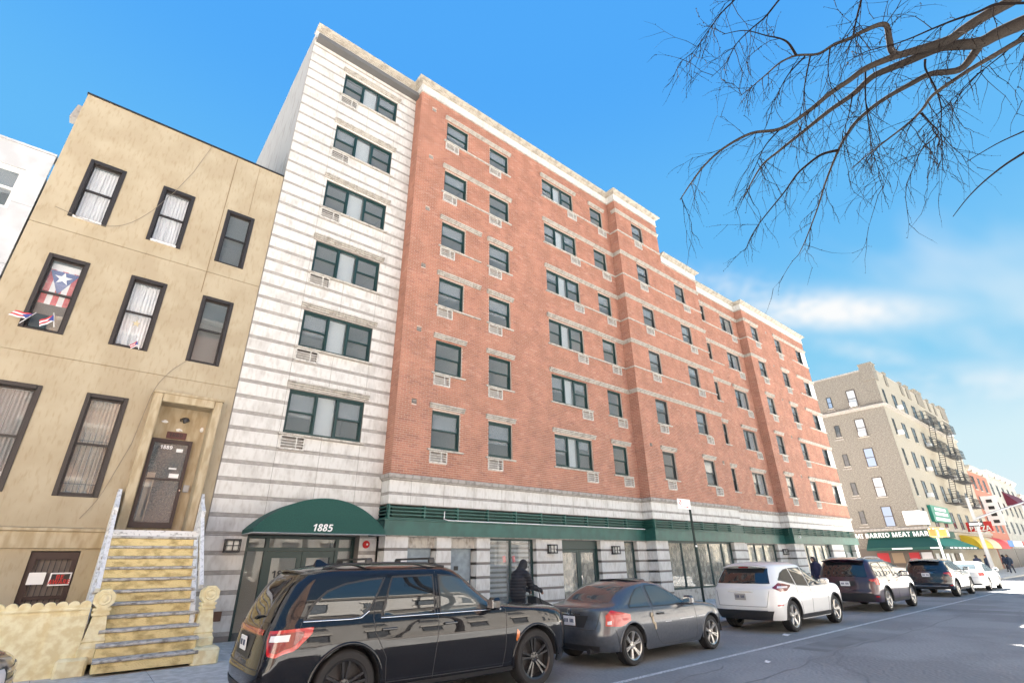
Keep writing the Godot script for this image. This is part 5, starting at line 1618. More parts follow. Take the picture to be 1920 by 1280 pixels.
func wrap_panel(b: MB, sh: Shell, s: float, t0: float, t1: float, top: Array, bot: Array, off := 0.008) -> void:  # top and bottom as (perimeter, y)
	var rows := []
	for r in 6:
		var row := PackedVector3Array()
		for i in 17:
			var tt := lerpf(t0, t1, i / 16.0)
			var p := sh.perim(tt, lerpf(line_at(bot, tt), line_at(top, tt), r / 5.0), off)
			row.append(Vector3(p.x, p.y, p.z * s))
		rows.append(row)
	b.grid(rows, s < 0)

func car_shell(b: MB, sh: Shell, d: Dictionary) -> void:
	var ref := sh.at(0.6)
	var xa: float = ref[1] + ref[4]
	var xb: float = ref[2] - ref[5]
	var xs := []
	var ra: float = d.arch
	for ax in [0.0, d.wb]:
		for q in [-ra - 0.003, -ra + 0.003, -ra * 0.985, -ra * 0.93, -ra * 0.84, -ra * 0.7, -ra * 0.52, -ra * 0.3, -ra * 0.1, ra * 0.1, ra * 0.3, ra * 0.52, ra * 0.7, ra * 0.84, ra * 0.93, ra * 0.985, ra - 0.003, ra + 0.003]: xs.append(ax + q)
	for i in 11: xs.append(lerpf(ra + 0.1, d.wb - ra - 0.1, i / 10.0))
	var keep := [xa]
	xs.sort()
	for x in xs:
		if x > xa + 0.002 and x < xb - 0.002: keep.append(x)
	keep.append(xb)
	var cols := []   # [kind, parameter, x at the reference height]
	for i in 14: cols.append([0, i / 14.0])
	for x in keep: cols.append([1, (x - xa) / (xb - xa)])
	for i in range(1, 15): cols.append([2, i / 14.0])
	var ys := []
	for i in 11: ys.append(-float(i))
	var top: float = sh.keys[sh.keys.size() - 1][0]
	for i in range(1, 41): ys.append(lerpf(d.ymid, top, pow(i / 40.0, 0.85)))
	var rows := []
	for yi in ys.size():
		var row := PackedVector3Array()
		for c in cols:
			var y: float = ys[yi]
			if yi <= 10:
				var yb: float = d.bump_y
				if c[0] == 1:
					var x := lerpf(xa, xb, c[1])
					yb = d.sill
					for ax in [0.0, d.wb]:
						if absf(x - ax) < ra: yb = maxf(yb, d.wr + sqrt(ra * ra - (x - ax) * (x - ax)))
					if x < -ra or x > d.wb + ra: yb = d.bump_y
				elif c[0] == 0 and absf(lerpf(xa - ref[4], xa, c[1])) < ra - 0.0 and xa - ref[4] * pow(cos(c[1] * PI * 0.5), 2.0 / ref[6]) > -ra:
					var x2: float = xa - ref[4] * pow(cos(c[1] * PI * 0.5), 2.0 / ref[6])
					yb = maxf(yb, d.wr + sqrt(maxf(0.0, ra * ra - x2 * x2)))
				elif c[0] == 2:
					var x3: float = xb + ref[5] * pow(sin(c[1] * PI * 0.5), 2.0 / ref[7])
					if absf(x3 - d.wb) < ra: yb = maxf(yb, d.wr + sqrt(ra * ra - (x3 - d.wb) * (x3 - d.wb)))
				y = lerpf(yb, d.ymid, yi / 10.0)
			var s := sh.at(y)
			var x := 0.0
			var z := 0.0
			if c[0] == 0:
				x = s[1] + s[4] - s[4] * pow(cos(c[1] * PI * 0.5), 2.0 / s[6])
				z = s[3] * pow(sin(c[1] * PI * 0.5), 2.0 / s[6])
			elif c[0] == 1:
				x = lerpf(s[1] + s[4], s[2] - s[5], c[1])
				z = s[3]
			else:
				x = s[2] - s[5] + s[5] * pow(sin(c[1] * PI * 0.5), 2.0 / s[7])
				z = s[3] * pow(maxf(0.0, cos(c[1] * PI * 0.5)), 2.0 / s[7])
			row.append(Vector3(x, y, z * sh.bow(x)))
		rows.append(row)
	b.grid(rows)
	var mir := []
	for row in rows:
		var r2 := PackedVector3Array()
		for p in row: r2.append(Vector3(p.x, p.y, -p.z))
		mir.append(r2)
	b.grid(mir, true)

func wheel_meshes(r: float, w: float, style: String) -> Array:  # tyre, rim, spokes; axle along z, outer face at +z
	var key := "wheel%.3f%s" % [r, style]
	if not cache.has(key):
		var ax := Transform3D(Basis(Vector3.RIGHT, PI / 2), Vector3.ZERO)
		var rr := r * (0.72 if style != "steel" else 0.66)
		var t := MB.new()
		var h := w * 0.5
		t.lathe([Vector2(rr * 0.98, -h * 0.9), Vector2(rr + (r - rr) * 0.5, -h), Vector2(r - 0.022, -h * 0.93), Vector2(r - 0.004, -h * 0.72), Vector2(r, 0), Vector2(r - 0.004, h * 0.72), Vector2(r - 0.022, h * 0.93), Vector2(r - (r - rr) * 0.35, h), Vector2(rr + 0.012, h * 0.96), Vector2(rr * 0.985, h * 0.88)], ax, 56)
		for i in 3: t.lathe([Vector2(r + 0.001, (i - 1) * h * 0.45 - 0.006), Vector2(r - 0.004, (i - 1) * h * 0.45), Vector2(r + 0.001, (i - 1) * h * 0.45 + 0.006)], ax, 56)
		var m := MB.new()
		m.lathe([Vector2(rr * 0.9, -h * 0.9), Vector2(rr * 0.9, h * 0.5), Vector2(rr * 0.93, h * 0.84), Vector2(rr, h * 0.93), Vector2(rr, h * 0.85)], ax, 48)
		var n: int = {"five_twin": 5, "six_twin": 6, "five": 5, "ten": 10, "steel": 5}[style]
		for i in n:
			for k in ([-1.0, 1.0] if style.ends_with("twin") else [0.0]):
				var a: float = TAU * i / n
				var sp: float = 0.16 if style == "five_twin" else 0.10
				var tw: float = 0.030 if style.ends_with("twin") else (0.075 if style == "five" else 0.024)
				var p0 := Vector3(cos(a + k * sp * 1.6) * r * 0.13, sin(a + k * sp * 1.6) * r * 0.13, h * 0.62)
				var p1 := Vector3(cos(a + k * sp) * rr * 0.95, sin(a + k * sp) * rr * 0.95, h * 0.80)
				var dd := (p1 - p0).normalized()
				var s := dd.cross(Vector3.BACK).normalized() * tw * 0.5 * (r / 0.33)
				var o := Vector3(0, 0, -0.03)
				m.hexa([p0 - s * 0.9 + o, p0 + s * 0.9 + o, p1 + s * 1.15 + o, p1 - s * 1.15 + o, p0 - s * 0.7, p0 + s * 0.7, p1 + s * 0.85, p1 - s * 0.85])
		m.lathe([Vector2(r * 0.2, h * 0.45), Vector2(r * 0.19, h * 0.62), Vector2(r * 0.1, h * 0.7), Vector2(r * 0.085, h * 0.66), Vector2(0.001, h * 0.7)], ax, 24)
		for i in 5: m.lathe([Vector2(0.012, 0.0), Vector2(0.012, 0.02), Vector2(0.001, 0.022)], Transform3D(ax.basis, Vector3(cos(TAU * i / 5 + 0.6) * r * 0.145, sin(TAU * i / 5 + 0.6) * r * 0.145, h * 0.62)), 6)
		var k := MB.new()
		k.lathe([Vector2(rr * 0.9, h * 0.05), Vector2(rr * 0.3, h * 0.1), Vector2(0.001, h * 0.12)], ax, 30)
		cache[key] = [t.mesh(), m.mesh(), k.mesh()]
	return cache[key]

func add_wheel(car: Node3D, x: float, s: float, d: Dictionary) -> void:
	var ms := wheel_meshes(d.wr, d.get("ww", 0.24), d.style)
	var o := part("wheel", ms[0], MT.rubber, car, Vector3(x, d.wr, s * (d.half - 0.03 - d.get("ww", 0.24) * 0.5)))
	o.rotation = Vector3(0, 0.0 if s > 0 else PI, x * 1.7 + 0.3)
	part("rim", ms[1], d.rim, o)
	part("brake", ms[2], MT.iron, o)

func plate(car: Node3D, sh: Shell, y: float, body: Material, ink: Material) -> void:
	var p := part("number_plate", box_mesh(Vector3(0.015, 0.155, 0.31), 0.004), body, car, Vector3(sh.rear(0, y + 0.08) - 0.035, y, -0.155))
	for i in 7:  # characters too small to read
		if i == 3: continue
		part("character", box_mesh(Vector3(0.004, 0.062, 0.022), 0.0), ink, p, Vector3(-0.003, 0.05, 0.035 + i * 0.036))

func build_car(called: String, label: String, category: String, at: Vector3, turn: float, keys: Array, d: Dictionary) -> Node3D:
	var car := thing(called, label, category, at, turn, "cars parked along the kerb")
	var sh := Shell.new(keys)
	d.half = sh.at(d.wr + 0.1)[3]
	var b := MB.new()
	car_shell(b, sh, d)
	put("body", b, d.paint, car)
	# dark underside and wheel wells
	b = MB.new()
	var r0 := sh.at(0.5)
	b.box(Vector3(d.arch + 0.02, d.sill + 0.03, -d.half + 0.12), Vector3(d.wb - d.arch - 0.02, d.ymid, d.half - 0.12))
	b.box(Vector3(r0[1] + 0.25, d.bump_y + 0.08, -d.half + 0.3), Vector3(r0[2] - 0.3, d.ymid, d.half - 0.3))
	put("underbody", b, MT.plastic, car)
	for ax in [0.0, d.wb]:
		both(car, "wheel_well", MT.plastic, func(m: MB, s: float) -> void:
			var rows := []
			for k in 3:
				var row := PackedVector3Array()
				for i in 25:
					var a := PI * i / 24.0
					row.append(Vector3(ax - cos(a) * d.arch, d.wr + sin(a) * d.arch, s * (sh.side(ax, d.ymid) - 0.01 - k * 0.14)))
				rows.append(row)
			m.grid(rows)
			var pl := PackedVector2Array()
			for i in 25: pl.append(Vector2(ax - cos(PI * i / 24.0) * d.arch, d.wr + sin(PI * i / 24.0) * d.arch))
			m.prism(pl, s * (d.half - 0.33), s * (d.half - 0.3)))
		both(car, "arch_lip", d.get("arch_mat", d.paint), func(m: MB, s: float) -> void:
			var pts := []
			var rr := []
			for i in 31:
				var a := PI * (i - 1.5) / 27.0
				var x: float = ax - cos(a) * (d.arch + 0.006)
				var y: float = d.wr + sin(a) * (d.arch + 0.006)
				pts.append(Vector3(x, y, s * (sh.side(x, maxf(y, 0.3)) - 0.004)))
				rr.append(d.get("lip", 0.016))
			m.tube(pts, rr, 8))
		for s in [1.0, -1.0]: add_wheel(car, ax, s, d)
	# side glass with its dark surround
	for g in d.glass:
		both(car, "window_surround", d.get("surround", MT.black), func(m: MB, s: float) -> void: side_panel(m, sh, s, g.top.map(func(p): return p), g.bot, 0.003, 24, 8))
		var shrink := func(p: Array, dy: float) -> Array:
			var cx: float = (g.top[0].x + g.top[g.top.size() - 1].x) * 0.5
			return p.map(func(q: Vector2): return Vector2(cx + (q.x - cx) * (1.0 - 0.045 / (g.top[g.top.size() - 1].x - g.top[0].x)), q.y + dy))
		both(car, "side_window", g.get("mat", d.glass_mat), func(m: MB, s: float) -> void: side_panel(m, sh, s, shrink.call(g.top, -0.022), shrink.call(g.bot, 0.018), 0.007, 24, 8))
	for sm in d.seams: both(car, "panel_gap", MT.plastic, func(m: MB, s: float) -> void: side_line(m, sh, s, sm, 0.0045))
	for sm in d.get("brightwork", []): both(car, "trim_strip", MT.chrome, func(m: MB, s: float) -> void: side_line(m, sh, s, sm, 0.009, 0.004))
	for sm in d.get("cladding", []): both(car, "sill_cladding", MT.black, func(m: MB, s: float) -> void: side_panel(m, sh, s, sm[0], sm[1], 0.008, 20, 3))
	for hx in d.handles:
		both(car, "door_handle", d.get("handle_mat", d.paint), func(m: MB, s: float) -> void:
			var z := sh.side(hx.x, hx.y)
			m.cbox(Vector3(hx.x - 0.1, hx.y - 0.016, s * (z + 0.03) - 0.012), Vector3(hx.x + 0.1, hx.y + 0.016, s * (z + 0.03) + 0.012), 0.009)
			for e in [-0.085, 0.085]: m.cbox(Vector3(hx.x + e - 0.018, hx.y - 0.013, s * z - 0.004 - 0.02), Vector3(hx.x + e + 0.018, hx.y + 0.013, s * z + 0.02 + 0.004), 0.006))
	both(car, "wing_mirror", d.get("mirror_mat", d.paint), func(m: MB, s: float) -> void:
		var q: Vector2 = d.mirror
		var z := sh.side(q.x, q.y)
		m.cbox(Vector3(q.x - 0.02, q.y - 0.02, minf(s * (z - 0.02), s * (z + 0.07))), Vector3(q.x + 0.07, q.y + 0.03, maxf(s * (z - 0.02), s * (z + 0.07))), 0.01)
		m.cbox(Vector3(q.x - 0.06, q.y - 0.01, minf(s * (z + 0.05), s * (z + 0.26))), Vector3(q.x + 0.09, q.y + 0.16, maxf(s * (z + 0.05), s * (z + 0.26))), 0.04))
	both(car, "mirror_glass", MT.chrome, func(m: MB, s: float) -> void:
		var q: Vector2 = d.mirror
		var z := sh.side(q.x, q.y)
		m.box(Vector3(q.x - 0.0635, q.y + 0.02, minf(s * (z + 0.08), s * (z + 0.23))), Vector3(q.x - 0.061, q.y + 0.13, maxf(s * (z + 0.08), s * (z + 0.23)))))
	# rear glass, windscreen
	b = MB.new()
	rear_panel(b, sh, d.rg[0], d.rg[1], d.rg[2], d.rg[3], 0.006, 10)
	put("rear_window", b, d.get("rear_mat", d.glass_mat), car)
	b = MB.new()
	var rows := []
	for r in 11:
		var y := lerpf(d.ws[0], d.ws[1], r / 10.0)
		var w := lerpf(d.ws[2], d.ws[3], r / 10.0)
		var row := PackedVector3Array()
		for i in 17:
			var z := lerpf(-w, w, i / 16.0)
			row.append(Vector3(sh.front(z, y) + 0.006, y, z))
		rows.append(row)
	b.grid(rows, true)
	put("windscreen", b, d.glass_mat, car)
	for l in d.lamps: both(car, l[0], l[1], func(m: MB, s: float) -> void: wrap_panel(m, sh, s, l[2], l[3], l[4], l[5], l[6]))
	for l in d.get("rear_bits", []):  # [name, material, y0, y1, half width low, half width high, offset]
		b = MB.new()
		rear_panel(b, sh, l[2], l[3], l[4], l[5], l[6], 4)
		put(l[0], b, l[1], car)
	for l in d.get("rear_gaps", []):
		b = MB.new()
		var pts := []
		for i in 25:
			var z := lerpf(-l[1], l[1], i / 24.0)
			pts.append(Vector3(sh.rear(z, l[0]) - 0.001, l[0], z))
		b.tube(pts, pts.map(func(_p): return 0.0045), 6)
		put("panel_gap", b, MT.plastic, car)
	for l in d.get("rear_sides", []):
		both(car, "panel_gap", MT.plastic, func(m: MB, s: float) -> void:
			var pts := []
			for i in 13:
				var y := lerpf(l[0].y, l[1].y, i / 12.0)
				var z := lerpf(l[0].x, l[1].x, i / 12.0)
				pts.append(Vector3(sh.rear(z, y) - 0.001, y, z * s))
			m.tube(pts, pts.map(func(_p): return 0.0045), 6))
	if d.has("plate"): plate(car, sh, d.plate[0], d.plate[1], d.plate[2])
	if d.has("wiper"):
		b = MB.new()
		var y: float = d.wiper
		b.tube([Vector3(sh.rear(0, y) - 0.015, y, 0.05), Vector3(sh.rear(0.2, y + 0.03) - 0.03, y + 0.03, 0.2), Vector3(sh.rear(0.4, y + 0.05) - 0.025, y + 0.045, 0.42)], [0.018, 0.011, 0.007], 6)
		put("rear_wiper", b, MT.black, car)
	if d.has("rails"):
		both(car, "roof_rail", d.rails[3], func(m: MB, s: float) -> void:
			var pts := []
			var rr := []
			for i in 13:
				var t := i / 12.0
				var x := lerpf(d.rails[0], d.rails[1], t)
				pts.append(Vector3(x, d.rails[2] + 0.045 * minf(1.0, 6.0 * minf(t, 1.0 - t)) - 0.03 * absf(t - 0.45), s * d.rails[4]))
				rr.append(0.016)
			m.tube(pts, rr, 8))
	if d.has("spoiler"):
		b = MB.new()
		var q: Array = d.spoiler  # [x rear, x front, y, half width]
		var rws := []
		for r in [[q[1], 0.012], [lerpf(q[1], q[0], 0.5), 0.016], [q[0] + 0.02, 0.006], [q[0], -0.012], [q[0] + 0.03, -0.03], [q[1], -0.075]]:
			var row := PackedVector3Array()
			for i in 17:
				var z := lerpf(-q[3], q[3], i / 16.0)
				var zz: float = absf(z) / q[3]
				row.append(Vector3(r[0] + 0.10 * pow(zz, 3.0) * (1.0 if r[0] < q[1] - 0.01 else 0.0), q[2] + r[1] - 0.05 * zz * zz, z))
			rws.append(row)
		b.grid(rws, true)
		put("roof_spoiler", b, d.get("spoiler_mat", d.paint), car)
	car.set_meta("shell", 0)
	car.remove_meta("shell")
	return car

func suv_keys(wb: float, ro: float, fo: float, hw: float, top: float, belt: float, o := {}) -> Array:
	var fx := wb + fo
	var cw: float = wb - o.get("cowl", 0.5)
	var wt: float = wb - o.get("wtop", 1.28)
	var rb: float = -ro + o.get("rb", 0.12)
	var rt: float = -ro + o.get("rt", 0.52)
	var Rr: float = o.get("Rr", 0.42)
	var n: float = o.get("n", 3.4)
	var k: float = o.get("tumble", 1.0)
	return [
		[0.26, -ro + 0.10, fx - 0.12, hw - 0.06, Rr, 0.75, n, 2.6],
		[0.42, -ro + 0.02, fx - 0.03, hw - 0.02, Rr, 0.78, n, 2.6],
		[0.60, -ro, fx, hw - 0.008, Rr, 0.8, n, 2.6],
		[0.72, -ro + 0.03, fx, hw, Rr, 0.8, n, 2.6],
		[0.86, -ro + 0.05, fx - 0.01, hw, Rr, 0.8, n, 2.6],
		[belt - 0.12, -ro + 0.07, fx - 0.05, hw - 0.012, Rr, 0.8, n, 2.5],
		[belt - 0.04, -ro + 0.09, fx - 0.22, hw - 0.026, Rr, 0.8, n, 2.5],
		[belt + 0.01, rb, lerpf(fx, cw, 0.55), hw - 0.045, Rr, 0.7, n, 2.5],
		[belt + 0.07, rb + 0.025, cw + 0.02, hw - 0.065, Rr, 0.55, n, 2.6],
		[lerpf(belt, top, 0.36), lerpf(rb, rt, 0.28), lerpf(cw, wt, 0.42), hw - 0.115 * k, Rr, 0.5, n, 2.8],
		[lerpf(belt, top, 0.62), lerpf(rb, rt, 0.56), lerpf(cw, wt, 0.72), hw - 0.175 * k, Rr, 0.48, n, 2.8],
		[lerpf(belt, top, 0.82), lerpf(rb, rt, 0.86), lerpf(cw, wt, 0.95), hw - 0.235 * k, Rr, 0.5, 3.0, 2.8],
		[top - 0.075, rt + 0.02, wt - 0.06, hw - 0.30 * k, 0.45, 0.5, 2.9, 2.8],
		[top - 0.035, rt + 0.16, wt - 0.22, hw - 0.42, 0.45, 0.5, 2.8, 2.8],
		[top - 0.012, rt + 0.42, wt - 0.48, hw - 0.62, 0.4, 0.4, 2.6, 2.6],
		[top, rt + 0.75, wt - 0.8, 0.06, 0.1, 0.1, 2.4, 2.4]]

func sedan_keys(wb: float, ro: float, fo: float, hw: float, top: float, belt: float, deck: float, o := {}) -> Array:
	var fx := wb + fo
	var cw: float = wb - o.get("cowl", 0.42)
	var wt: float = wb - o.get("wtop", 1.15)
	var rb: float = -ro + o.get("rb", 0.55)
	var rt: float = -ro + o.get("rt", 1.35)
	return [
		[0.20, -ro + 0.12, fx - 0.14, hw - 0.07, 0.5, 0.8, 3.0, 2.5],
		[0.36, -ro + 0.02, fx - 0.03, hw - 0.02, 0.5, 0.8, 3.0, 2.5],
		[0.52, -ro, fx, hw - 0.005, 0.5, 0.8, 3.0, 2.5],
		[0.64, -ro + 0.03, fx - 0.01, hw, 0.5, 0.8, 3.0, 2.5],
		[belt - 0.16, -ro + 0.06, fx - 0.06, hw - 0.006, 0.5, 0.8, 3.0, 2.5],
		[belt - 0.07, -ro + 0.07, fx - 0.28, hw - 0.022, 0.5, 0.8, 3.0, 2.5],
		[belt, -ro + 0.08, lerpf(fx, cw, 0.66), hw - 0.05, 0.48, 0.7, 3.0, 2.5],
		[belt + 0.045, -ro + 0.11, cw + 0.05, hw - 0.075, 0.46, 0.55, 2.9, 2.6],
		[maxf(deck, belt + 0.06), lerpf(-ro, rb, 0.5), cw - 0.02, hw - 0.088, 0.44, 0.5, 2.8, 2.7],
		[maxf(deck, belt + 0.06) + 0.04, rb, lerpf(cw, wt, 0.16), hw - 0.105, 0.44, 0.5, 2.8, 2.8],
		[lerpf(belt, top, 0.55), lerpf(rb, rt, 0.36), lerpf(cw, wt, 0.55), hw - 0.18, 0.44, 0.48, 2.8, 2.8],
		[lerpf(belt, top, 0.76), lerpf(rb, rt, 0.66), lerpf(cw, wt, 0.8), hw - 0.235, 0.44, 0.46, 2.8, 2.8],
		[top - 0.075, rt - 0.1, wt, hw - 0.29, 0.44, 0.46, 2.7, 2.8],
		[top - 0.035, rt + 0.1, wt - 0.16, hw - 0.38, 0.44, 0.46, 2.6, 2.7],
		[top - 0.01, rt + 0.34, wt - 0.4, hw - 0.56, 0.36, 0.36, 2.5, 2.5],
		[top, rt + 0.62, wt - 0.66, 0.05, 0.08, 0.08, 2.3, 2.3]]

func build_cars() -> void:
	var V := func(a: Array) -> Array:
		var r := []
		for i in range(0, a.size(), 2): r.append(Vector2(a[i], a[i + 1]))
		return r
	var tint := mat(Color(0.012, 0.014, 0.017), 0.02, {"spec": 0.75})
	var clear := mat(Color(0.05, 0.062, 0.066), 0.02, {"spec": 0.8})
	var lens := mat(Color(0.42, 0.012, 0.012), 0.12, {"coat": 1.0})
	var lens_dark := mat(Color(0.16, 0.008, 0.012), 0.1, {"coat": 1.0})
	var lens_white := mat(Color(0.66, 0.64, 0.66), 0.15, {"coat": 1.0})
	var amber := mat(Color(0.55, 0.14, 0.02), 0.2, {"coat": 1.0})
	var silver := mat(Color(0.50, 0.49, 0.47), 0.28, {"metal": 0.85})
	var gunmetal := mat(Color(0.045, 0.045, 0.047), 0.3, {"metal": 0.5, "coat": 0.5})
	var dust := noise(91, 0.03, Color(0.88, 0.88, 0.88), Color(1, 1, 1), 5, FastNoiseLite.TYPE_SIMPLEX_SMOOTH, 0.1, 0.8)
	var ink := mat(Color(0.05, 0.06, 0.12), 0.5)
	# 1: black three-row SUV
	var black := mat(Color(0.010, 0.0105, 0.013), 0.25, {"coat": 0.9, "coat_rough": 0.012, "spec": 0.15})
	var d := {"wb": 3.04, "wr": 0.395, "arch": 0.455, "sill": 0.27, "bump_y": 0.30, "ymid": 0.90, "style": "five_twin", "rim": gunmetal, "ww": 0.27, "paint": black, "glass_mat": tint, "lip": 0.022,
		"glass": [
			{"top": V.call([-0.60, 1.17, -0.50, 1.33, -0.34, 1.46, -0.1, 1.54, 0.22, 1.585, 0.47, 1.60]), "bot": V.call([-0.60, 1.14, 0.0, 1.13, 0.12, 1.135, 0.22, 1.18, 0.33, 1.34, 0.47, 1.585])},
			{"top": V.call([0.40, 1.15, 0.46, 1.32, 0.56, 1.61, 1.22, 1.62]), "bot": V.call([0.40, 1.12, 1.22, 1.11])},
			{"top": V.call([1.29, 1.62, 1.55, 1.60, 1.8, 1.53, 2.05, 1.40, 2.35, 1.18]), "bot": V.call([1.29, 1.11, 2.35, 1.12]), "mat": clear}],
		"seams": [V.call([1.255, 1.66, 1.26, 0.9, 1.20, 0.42, 1.2, 0.36]), V.call([0.36, 1.6, 0.30, 1.12, 0.33, 0.95, 0.5, 0.66, 0.52, 0.38, 2.38, 0.36, 2.43, 0.6, 2.45, 1.1, 2.3, 1.22]), V.call([-0.62, 1.12, -0.64, 0.98])],
		"brightwork": [V.call([-0.6, 1.13, 0.0, 1.122, 0.13, 1.13, 0.24, 1.2]), V.call([0.40, 1.112, 2.36, 1.108])],
		"cladding": [[V.call([0.47, 0.34, 2.57, 0.34]), V.call([0.47, 0.285, 2.57, 0.285])]],
		"handles": [Vector2(0.52, 0.98), Vector2(1.45, 0.985)], "handle_mat": black, "mirror": Vector2(2.12, 1.12), "mirror_mat": black,
		"rg": [1.13, 1.58, 0.70, 0.62], "ws": [1.2, 1.62, 0.72, 0.62], "rails": [-0.35, 1.5, 1.735, MT.black, 0.60], "spoiler": [-0.68, -0.3, 1.715, 0.60], "wiper": 1.15,
		"lamps": [["tail_lamp", lens, 0.52, 1.2, V.call([0.52, 1.05, 1.2, 1.07]), V.call([0.52, 0.95, 0.62, 0.80, 0.85, 0.78, 1.05, 0.84, 1.2, 1.0]), 0.008], ["tail_lamp_inner", lens_dark, 0.56, 1.1, V.call([0.56, 1.02, 1.1, 1.035]), V.call([0.56, 0.96, 0.66, 0.84, 0.85, 0.82, 1.02, 0.88, 1.1, 0.97]), 0.012], ["reversing_lamp", lens_white, 0.6, 0.98, V.call([0.6, 1.0, 0.98, 1.01]), V.call([0.6, 0.94, 0.98, 0.94]), 0.016], ["side_marker", amber, 4.36, 4.42, V.call([4.36, 0.82, 4.42, 0.78]), V.call([4.36, 0.68, 4.42, 0.62]), 0.006]],
		"rear_bits": [["light_bar", lens, 1.0, 1.055, 0.66, 0.66, 0.007], ["plate_recess", MT.black, 0.74, 0.98, 0.36, 0.42, 0.005], ["bumper_lower", MT.black, 0.32, 0.46, 0.8, 0.8, 0.006]],
		"rear_gaps": [[0.66, 0.78]], "rear_sides": [[Vector2(0.78, 0.67), Vector2(0.72, 1.1)]], "plate": [0.80, MT.sign_white, ink]}
	var suv := build_car("black_suv", "glossy black SUV with roof rails parked nearest, in front of the stoop", "car", Vector3(3.05, 0, -7.86), -0.045, suv_keys(3.04, 1.08, 1.0, 0.962, 1.775, 1.10, {"rt": 0.46, "rb": 0.11, "Rr": 0.32, "n": 3.9, "tumble": 0.86}), d)
	var b := MB.new()
	for q in [[0.28, 0.1], [1.28, 0.1]]:
		b = MB.new()
		b.bar(Vector3(q[0], 1.835, -0.62), Vector3(q[0], 1.835, 0.62), 0.07, 0.028)
		for s in [-0.6, 0.6]: b.cbox(Vector3(q[0] - 0.05, 1.76, s - 0.03), Vector3(q[0] + 0.05, 1.84, s + 0.03), 0.015)
		put("roof_crossbar", b, MT.black, suv)
	b = MB.new()
	b.hexa([Vector3(-0.3, 1.755, -0.06), Vector3(-0.1, 1.765, -0.06), Vector3(-0.1, 1.765, 0.06), Vector3(-0.3, 1.755, 0.06), Vector3(-0.27, 1.84, -0.01), Vector3(-0.22, 1.84, -0.01), Vector3(-0.22, 1.84, 0.01), Vector3(-0.27, 1.84, 0.01)])
	put("antenna_fin", b, black, suv)
	# 2: dented grey coupe
	var grey := mat(Color(0.085, 0.095, 0.112), 0.32, {"metal": 0.35, "coat": 0.8, "coat_rough": 0.08, "tex": dust, "tri": true, "scale": Vector3(0.9, 0.9, 0.9)})
	d = {"wb": 2.70, "wr": 0.325, "arch": 0.375, "sill": 0.22, "bump_y": 0.26, "ymid": 0.74, "style": "six_twin", "rim": silver, "ww": 0.22, "paint": grey, "glass_mat": clear,
		"glass": [
			{"top": V.call([-0.02, 0.97, 0.16, 1.12, 0.36, 1.24, 0.62, 1.295]), "bot": V.call([-0.02, 0.93, 0.62, 0.925])},
			{"top": V.call([0.70, 1.305, 1.0, 1.30, 1.3, 1.23, 1.6, 1.10, 1.92, 0.94]), "bot": V.call([0.70, 0.92, 1.92, 0.915])}],
		"seams": [V.call([0.66, 1.32, 0.66, 0.92, 0.62, 0.6, 0.75, 0.36, 0.9, 0.27, 2.05, 0.27, 2.12, 0.5, 2.1, 0.86, 1.95, 0.95]), V.call([-0.5, 0.62, -0.44, 0.5, -0.42, 0.4])],
		"handles": [Vector2(0.86, 0.80)], "handle_mat": MT.black, "mirror": Vector2(1.72, 0.92),
		"rg": [1.035, 1.29, 0.60, 0.54], "ws": [1.0, 1.3, 0.66, 0.54],
		"lamps": [["tail_lamp", lens, 0.62, 1.24, V.call([0.62, 0.84, 0.8, 0.93, 1.24, 0.84]), V.call([0.62, 0.68, 1.0, 0.66, 1.24, 0.74]), 0.012], ["tail_lamp_ring", lens_white, 0.66, 0.76, V.call([0.66, 0.75, 0.76, 0.76]), V.call([0.66, 0.70, 0.76, 0.70]), 0.018]],
		"rear_bits": [["plate_recess", MT.black, 0.64, 0.83, 0.36, 0.44, 0.005], ["boot_lid_strip", MT.chrome, 0.845, 0.86, 0.26, 0.26, 0.012], ["bumper_lower", MT.black, 0.27, 0.36, 0.62, 0.66, 0.005]],
		"rear_gaps": [[0.61, 0.6]], "rear_sides": [[Vector2(0.6, 0.62), Vector2(0.68, 0.92)]], "plate": [0.66, MT.sign_white, ink]}
	var tc := build_car("grey_coupe", "dusty dark grey two-door coupe with a dented door and red tail lamps", "car", Vector3(8.5, 0, -7.66), 0.0, sedan_keys(2.70, 0.86, 0.86, 0.878, 1.415, 0.92, 0.95, {"rb": 0.36, "rt": 1.28, "cowl": 0.52, "wtop": 1.42}), d)
	b = MB.new()
	b.lathe([Vector2(0.055, -0.004), Vector2(0.055, 0.006), Vector2(0.04, 0.008)], Transform3D(Basis(Vector3(0, 0, 1), PI / 2), Vector3(-0.815, 0.885, 0)), 18)
	put("badge", b, MT.chrome, tc)
	for q in [[0.60, 0.70, 0.05, 0.13], [0.66, 0.60, 0.04, 0.08], [0.58, 0.80, 0.045, 0.07]]:
		b = MB.new()
		var pl := PackedVector2Array()
		for k in 9: pl.append(Vector2(q[0], q[1]) + Vector2(cos(k * TAU / 9) * q[2], sin(k * TAU / 9) * q[3]) * (0.4 + 0.6 * rng.randf()))
		b.prism(pl, 0.80, 0.884)
		put("torn_metal", b, mat(Color(0.38, 0.32, 0.24), 0.5, {"metal": 0.4}), tc)
	for q in [[1.5, 0.66, 0.5], [2.2, 0.665, 0.25], [1.0, 0.64, 0.2]]:
		b = MB.new()
		b.box(Vector3(q[0], q[1], 0.872), Vector3(q[0] + q[2], q[1] + 0.008, 0.8805))
		put("scratch", b, MT.curtain, tc)
	b = MB.new()
	b.tube([Vector3(-0.84, 0.27, 0.46), Vector3(-0.6, 0.27, 0.46)], [0.045, 0.045], 12)
	put("exhaust_pipe", b, MT.iron, tc)
	# 3: pearl white crossover
	var pearl := mat(Color(0.70, 0.70, 0.68), 0.35, {"coat": 0.8})
